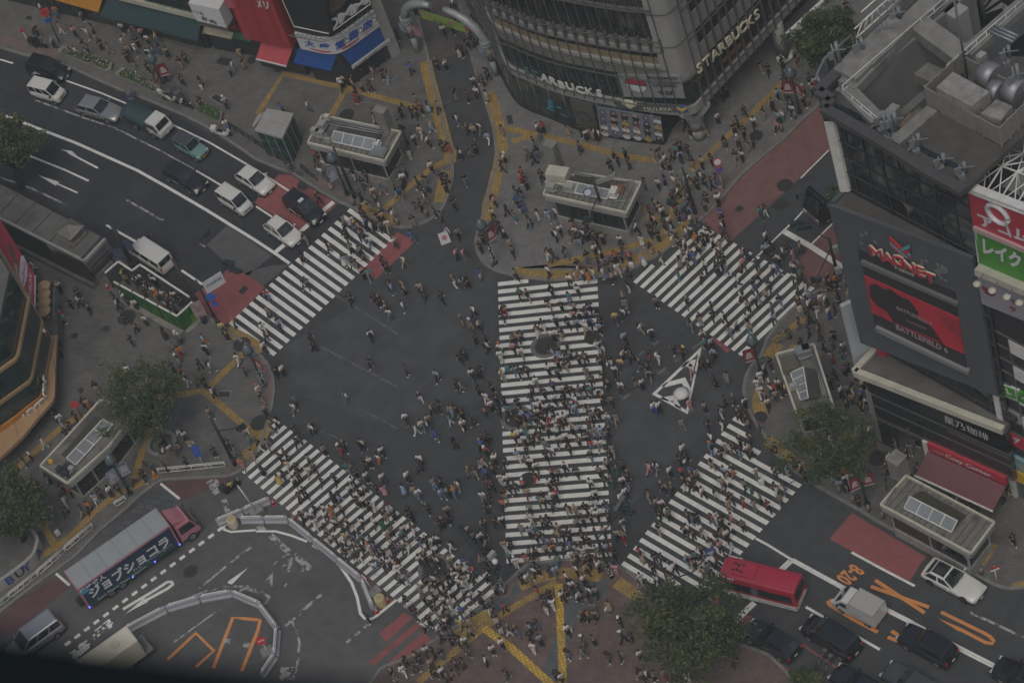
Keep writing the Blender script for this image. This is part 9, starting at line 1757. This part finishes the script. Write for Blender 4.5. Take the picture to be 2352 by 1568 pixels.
def uniq():
 from collections import defaultdict
 lv = [lambda e: f'{e[1]}, {e[2]}', lambda e: f'{e[1]}, {e[2]}, {e[3]}', lambda e: f'{e[1]}, {("sitting" if e[5] == 7 else "standing" if e[5] in (4,5,6) else "walking "+e[4])}, {e[2]}, {e[3]}']
 todo = list(range(len(rec))); lab = {}
 for f in lv:
  g = defaultdict(list)
  for i in range(len(rec)): g[f(rec[i])].append(i)
  nx = []
  for i in todo:
   if len(g[f(rec[i])]) == 1: lab[i] = f(rec[i])
   else: nx.append(i)
  todo = nx
 used = set(lab.values()); rest = []
 for i in todo:
  e = rec[i]; c = sorted(range(len(rec)), key=lambda k: hypot(rec[k][6]-e[6], rec[k][7]-e[7])); done = False
  for k in c[1:14]:
   n = rec[k]; dx, dy = e[6]-n[6], e[7]-n[7]; rel = ('right of' if dx > 0 else 'left of') if abs(dx) > abs(dy) else ('below' if dy > 0 else 'above')
   for st in (e[1].split(',')[0], e[1]):
    t_ = f'{st}, just {rel} one in {n[1][10:].split(",")[0].replace(" top", "")}'
    if len(t_.split()) > 11: continue
    t2_ = t_+', '+e[2]
    if t2_ not in used and len(t2_.split()) <= 16: lab[i] = t2_; used.add(t2_); done = True; break
   if done: break
  if not done: rest.append(i)
 ORD = 'leftmost second third fourth fifth sixth seventh eighth ninth tenth eleventh twelfth'.split()
 for i in rest:
  e = rec[i]; same = sorted((k for k in range(len(rec)) if rec[k][1:4] == e[1:4]), key=lambda k: rec[k][6]); k = same.index(i); lab[i] = f'{e[1]}, {e[2].replace("on the ", "")} {e[3]}, '+(ORD[k]+(' from left' if k else ' one') if len(same) > 1 else e[4])
 for i, e in enumerate(rec):
  w = lab[i].split(); e[0]['label'] = ' '.join(w[:16]).rstrip(',')
uniq()
# the rest of the crowd: one mass
cm = list(CM.values())+SK+HR_; ci = {m.name: k for k, m in enumerate(cm)}; cache = {}
def arr(me):
 if me.name not in cache:
  v = np.empty(len(me.vertices)*3); me.vertices.foreach_get('co', v); cache[me.name] = (v.reshape(-1,3), [tuple(p.vertices) for p in me.polygons])
 return cache[me.name]
VS, FS, MS, n0 = [], [], [], 0
for q in PP[NI:]:
 s = setup(q); p, rz, pv, zn, sub, dirn, low, base, sc_, R2 = s; D = FIG[pv]; ca, sa = cos(rz), sin(rz)
 for key, m in [('body', SK[0])]+[(k, m) for k, _, m in parts(q, s)]:
  v, f = arr(D[key]); v = v*sc_; VS.append(np.stack([v[:, 0]*ca-v[:, 1]*sa+p.x, v[:, 0]*sa+v[:, 1]*ca+p.y, v[:, 2]+base], 1)); FS += [tuple(a+n0 for a in t_) for t_ in f]; MS += [ci[m.name]]*len(f); n0 += len(v)
me = bpy.data.meshes.new('crowd'); me.from_pydata(np.concatenate(VS).tolist(), [], FS)
for m in cm: me.materials.append(m)
me.polygons.foreach_set('material_index', MS); me.polygons.foreach_set('use_smooth', [True]*len(FS)); o = bpy.data.objects.new('crowd', me); C.objects.link(o); tag(o, kind='stuff')
# things in hands: umbrella, suitcases
g = at(*t(2,2,1630,580),0); um = empty('umbrella', (g.x-.3, g.y, 1.25),0, 'open white umbrella over the triangular road marking', 'umbrella'); b = MB(); c = Vector((g.x-.35, g.y+.05,1.75)); o_ = -Vector(um.location)
rg = [[c+Vector((r*cos(k*pi/8), r*sin(k*pi/8), z)) for k in range(16)] for r, z in ((.03,.27),(.4,.18),(.68,-.02),(.66,-.04))]; b.loft(rg, 0, True); k = b.build('canopy', CM['w'], um); k.location = o_; b = MB(); b.tube([c+UP*.3, c-UP*.75], .012,5); k = b.build('shaft', m_iron, um); k.location = o_
def case0():
 b = MB(); b.box((0,0,.36),(.42,.26,.58)); r = bevel(b.build('suitcase', CM['k']),.05); b = MB()
 for y in (-.12,.12): b.tube([(y, 0,.64),(y, .03,1.0)], .012,4)
 b.tube([(-.12,.03,1.0),(.12,.03,1.0)], .015,4); b.build('handle', m_iron, r); return r
s0 = case0()
for k, (p, col, lab) in enumerate([(t(2,2,2290,1285), 'w', 'white wheeled suitcase on the southeast crossing'),(t(2,2,2200,1365), 'G', 'green wheeled suitcase on the southeast crossing'),(t(2,1,1100,870), 'w', 'white wheeled suitcase by the yellow kerb of the north pavement'),(t(2,1,1585,430), 'v', 'pale purple wheeled suitcase near the bus lane'),(t(2,1,2095,910), 'm', 'maroon wheeled suitcase on the northeast crossing'),(t(3,1,290,1265), 'c', 'pale cream wheeled suitcase at the lower end of the northeast crossing'),(t(2,2,500,30), 'd', 'charcoal wheeled suitcase on the upper central crossing'),(t(1,2,2310,250), 'T', 'teal wheeled suitcase under a yellow bag at the left edge of the central crossing'),(t(1,1,1350,150), 'k', 'black wheeled suitcase by the yellow strip on the northwest pavement'),(t(1,1,1590,180), 'n', 'navy wheeled suitcase on the rounded northwest kerb'),(t(0,3,530,190), 'w', 'white wheeled suitcase by the guard rails on the west pavement'),(t(0,0,1850,805), 'c', 'cream wheeled suitcase on the pavement right of the delivery scooters'),(t(1,2,2050,310), 'k', 'black wheeled suitcase in the open road west of the central crossing'),(t(1,3,1265,20), 'k', 'black wheeled suitcase at the edge of the southwest crossing')]):
 o = s0 if k == 0 else copy_tree(s0); g = at(*p, .4); o.location = (g.x, g.y, .125 if 'pavement' in lab or 'kerb' in lab or 'scooters' in lab else 0); o.rotation_euler = (0,0, k*1.3); o.material_slots[0].link = 'OBJECT'; o.material_slots[0].material = CM[col]; tag(o, lab, 'suitcase', 'wheeled suitcases')
# ---------------- light, added veil, camera ----------------
W = bpy.data.worlds.new('World'); bpy.context.scene.world = W; W.use_nodes = True
nt = W.node_tree; bg = nt.nodes['Background']; sky = nt.nodes.new('ShaderNodeTexSky'); sky.sky_type = 'NISHITA'
SUN_EL, SUN_AZ = radians(62), radians(200)
sky.sun_disc = False; sky.sun_elevation = SUN_EL; sky.sun_rotation = SUN_AZ; sky.air_density = 1.0; sky.dust_density = 6.0; sky.ozone_density = 1.0
nt.links.new(sky.outputs['Color'], bg.inputs['Color']); bg.inputs['Strength'].default_value = .1
sl = bpy.data.lights.new('sun', 'SUN'); sl.energy = .9; sl.angle = radians(35); sl.color = (.985,1,.95)
so = bpy.data.objects.new('sun', sl); C.objects.link(so)
sd = Vector((sin(SUN_AZ)*cos(SUN_EL), cos(SUN_AZ)*cos(SUN_EL), sin(SUN_EL)))
so.rotation_euler = sd.to_track_quat('Z', 'Y').to_euler(); so.location = (0,0,150)
VEIL_HAZE = .00037  # thin even scattering volume, added to imitate the veil of a window reflection
if VEIL_HAZE:
 hb = MB(); hb.box((0,0,148.5),(1700,1700,299),0)
 hm = bpy.data.materials.new('veil_haze'); hm.use_nodes = True; hn = hm.node_tree
 hn.nodes.remove(hn.nodes['Principled BSDF']); pv = hn.nodes.new('ShaderNodeVolumePrincipled')
 pv.inputs['Color'].default_value = (.82,.9,.92,1); pv.inputs['Density'].default_value = VEIL_HAZE; pv.inputs['Anisotropy'].default_value = .0
 hn.links.new(pv.outputs['Volume'], hn.nodes['Material Output'].inputs['Volume'])
 tag(hb.build('veil_haze', hm), kind='stuff')
cam = bpy.data.cameras.new('camera'); co = bpy.data.objects.new('camera', cam); C.objects.link(co)
cam.dof.use_dof = True; cam.dof.focus_distance = 250; cam.dof.aperture_fstop = 5.0
cam.sensor_width = 36; cam.lens = 36*FOC/2352; cam.clip_end = 3000; cam.clip_start = .1
xr = _R*_r[0]+(-_U)*_n[0]; dn = _R*_r[1]+(-_U)*_n[1]
M = Matrix((xr, -dn, -_F)).transposed().to_4x4(); M.translation = CAMP; co.matrix_world = M
sc = bpy.context.scene; sc.camera = co
sc.view_settings.view_transform = 'Standard'; sc.view_settings.look = 'None'; sc.view_settings.exposure = -.42; sc.view_settings.gamma = 1
sc.cycles.max_bounces = 5; sc.cycles.diffuse_bounces = 2; sc.cycles.glossy_bounces = 2; sc.cycles.transmission_bounces = 3; sc.cycles.volume_bounces = 0; sc.cycles.transparent_max_bounces = 6
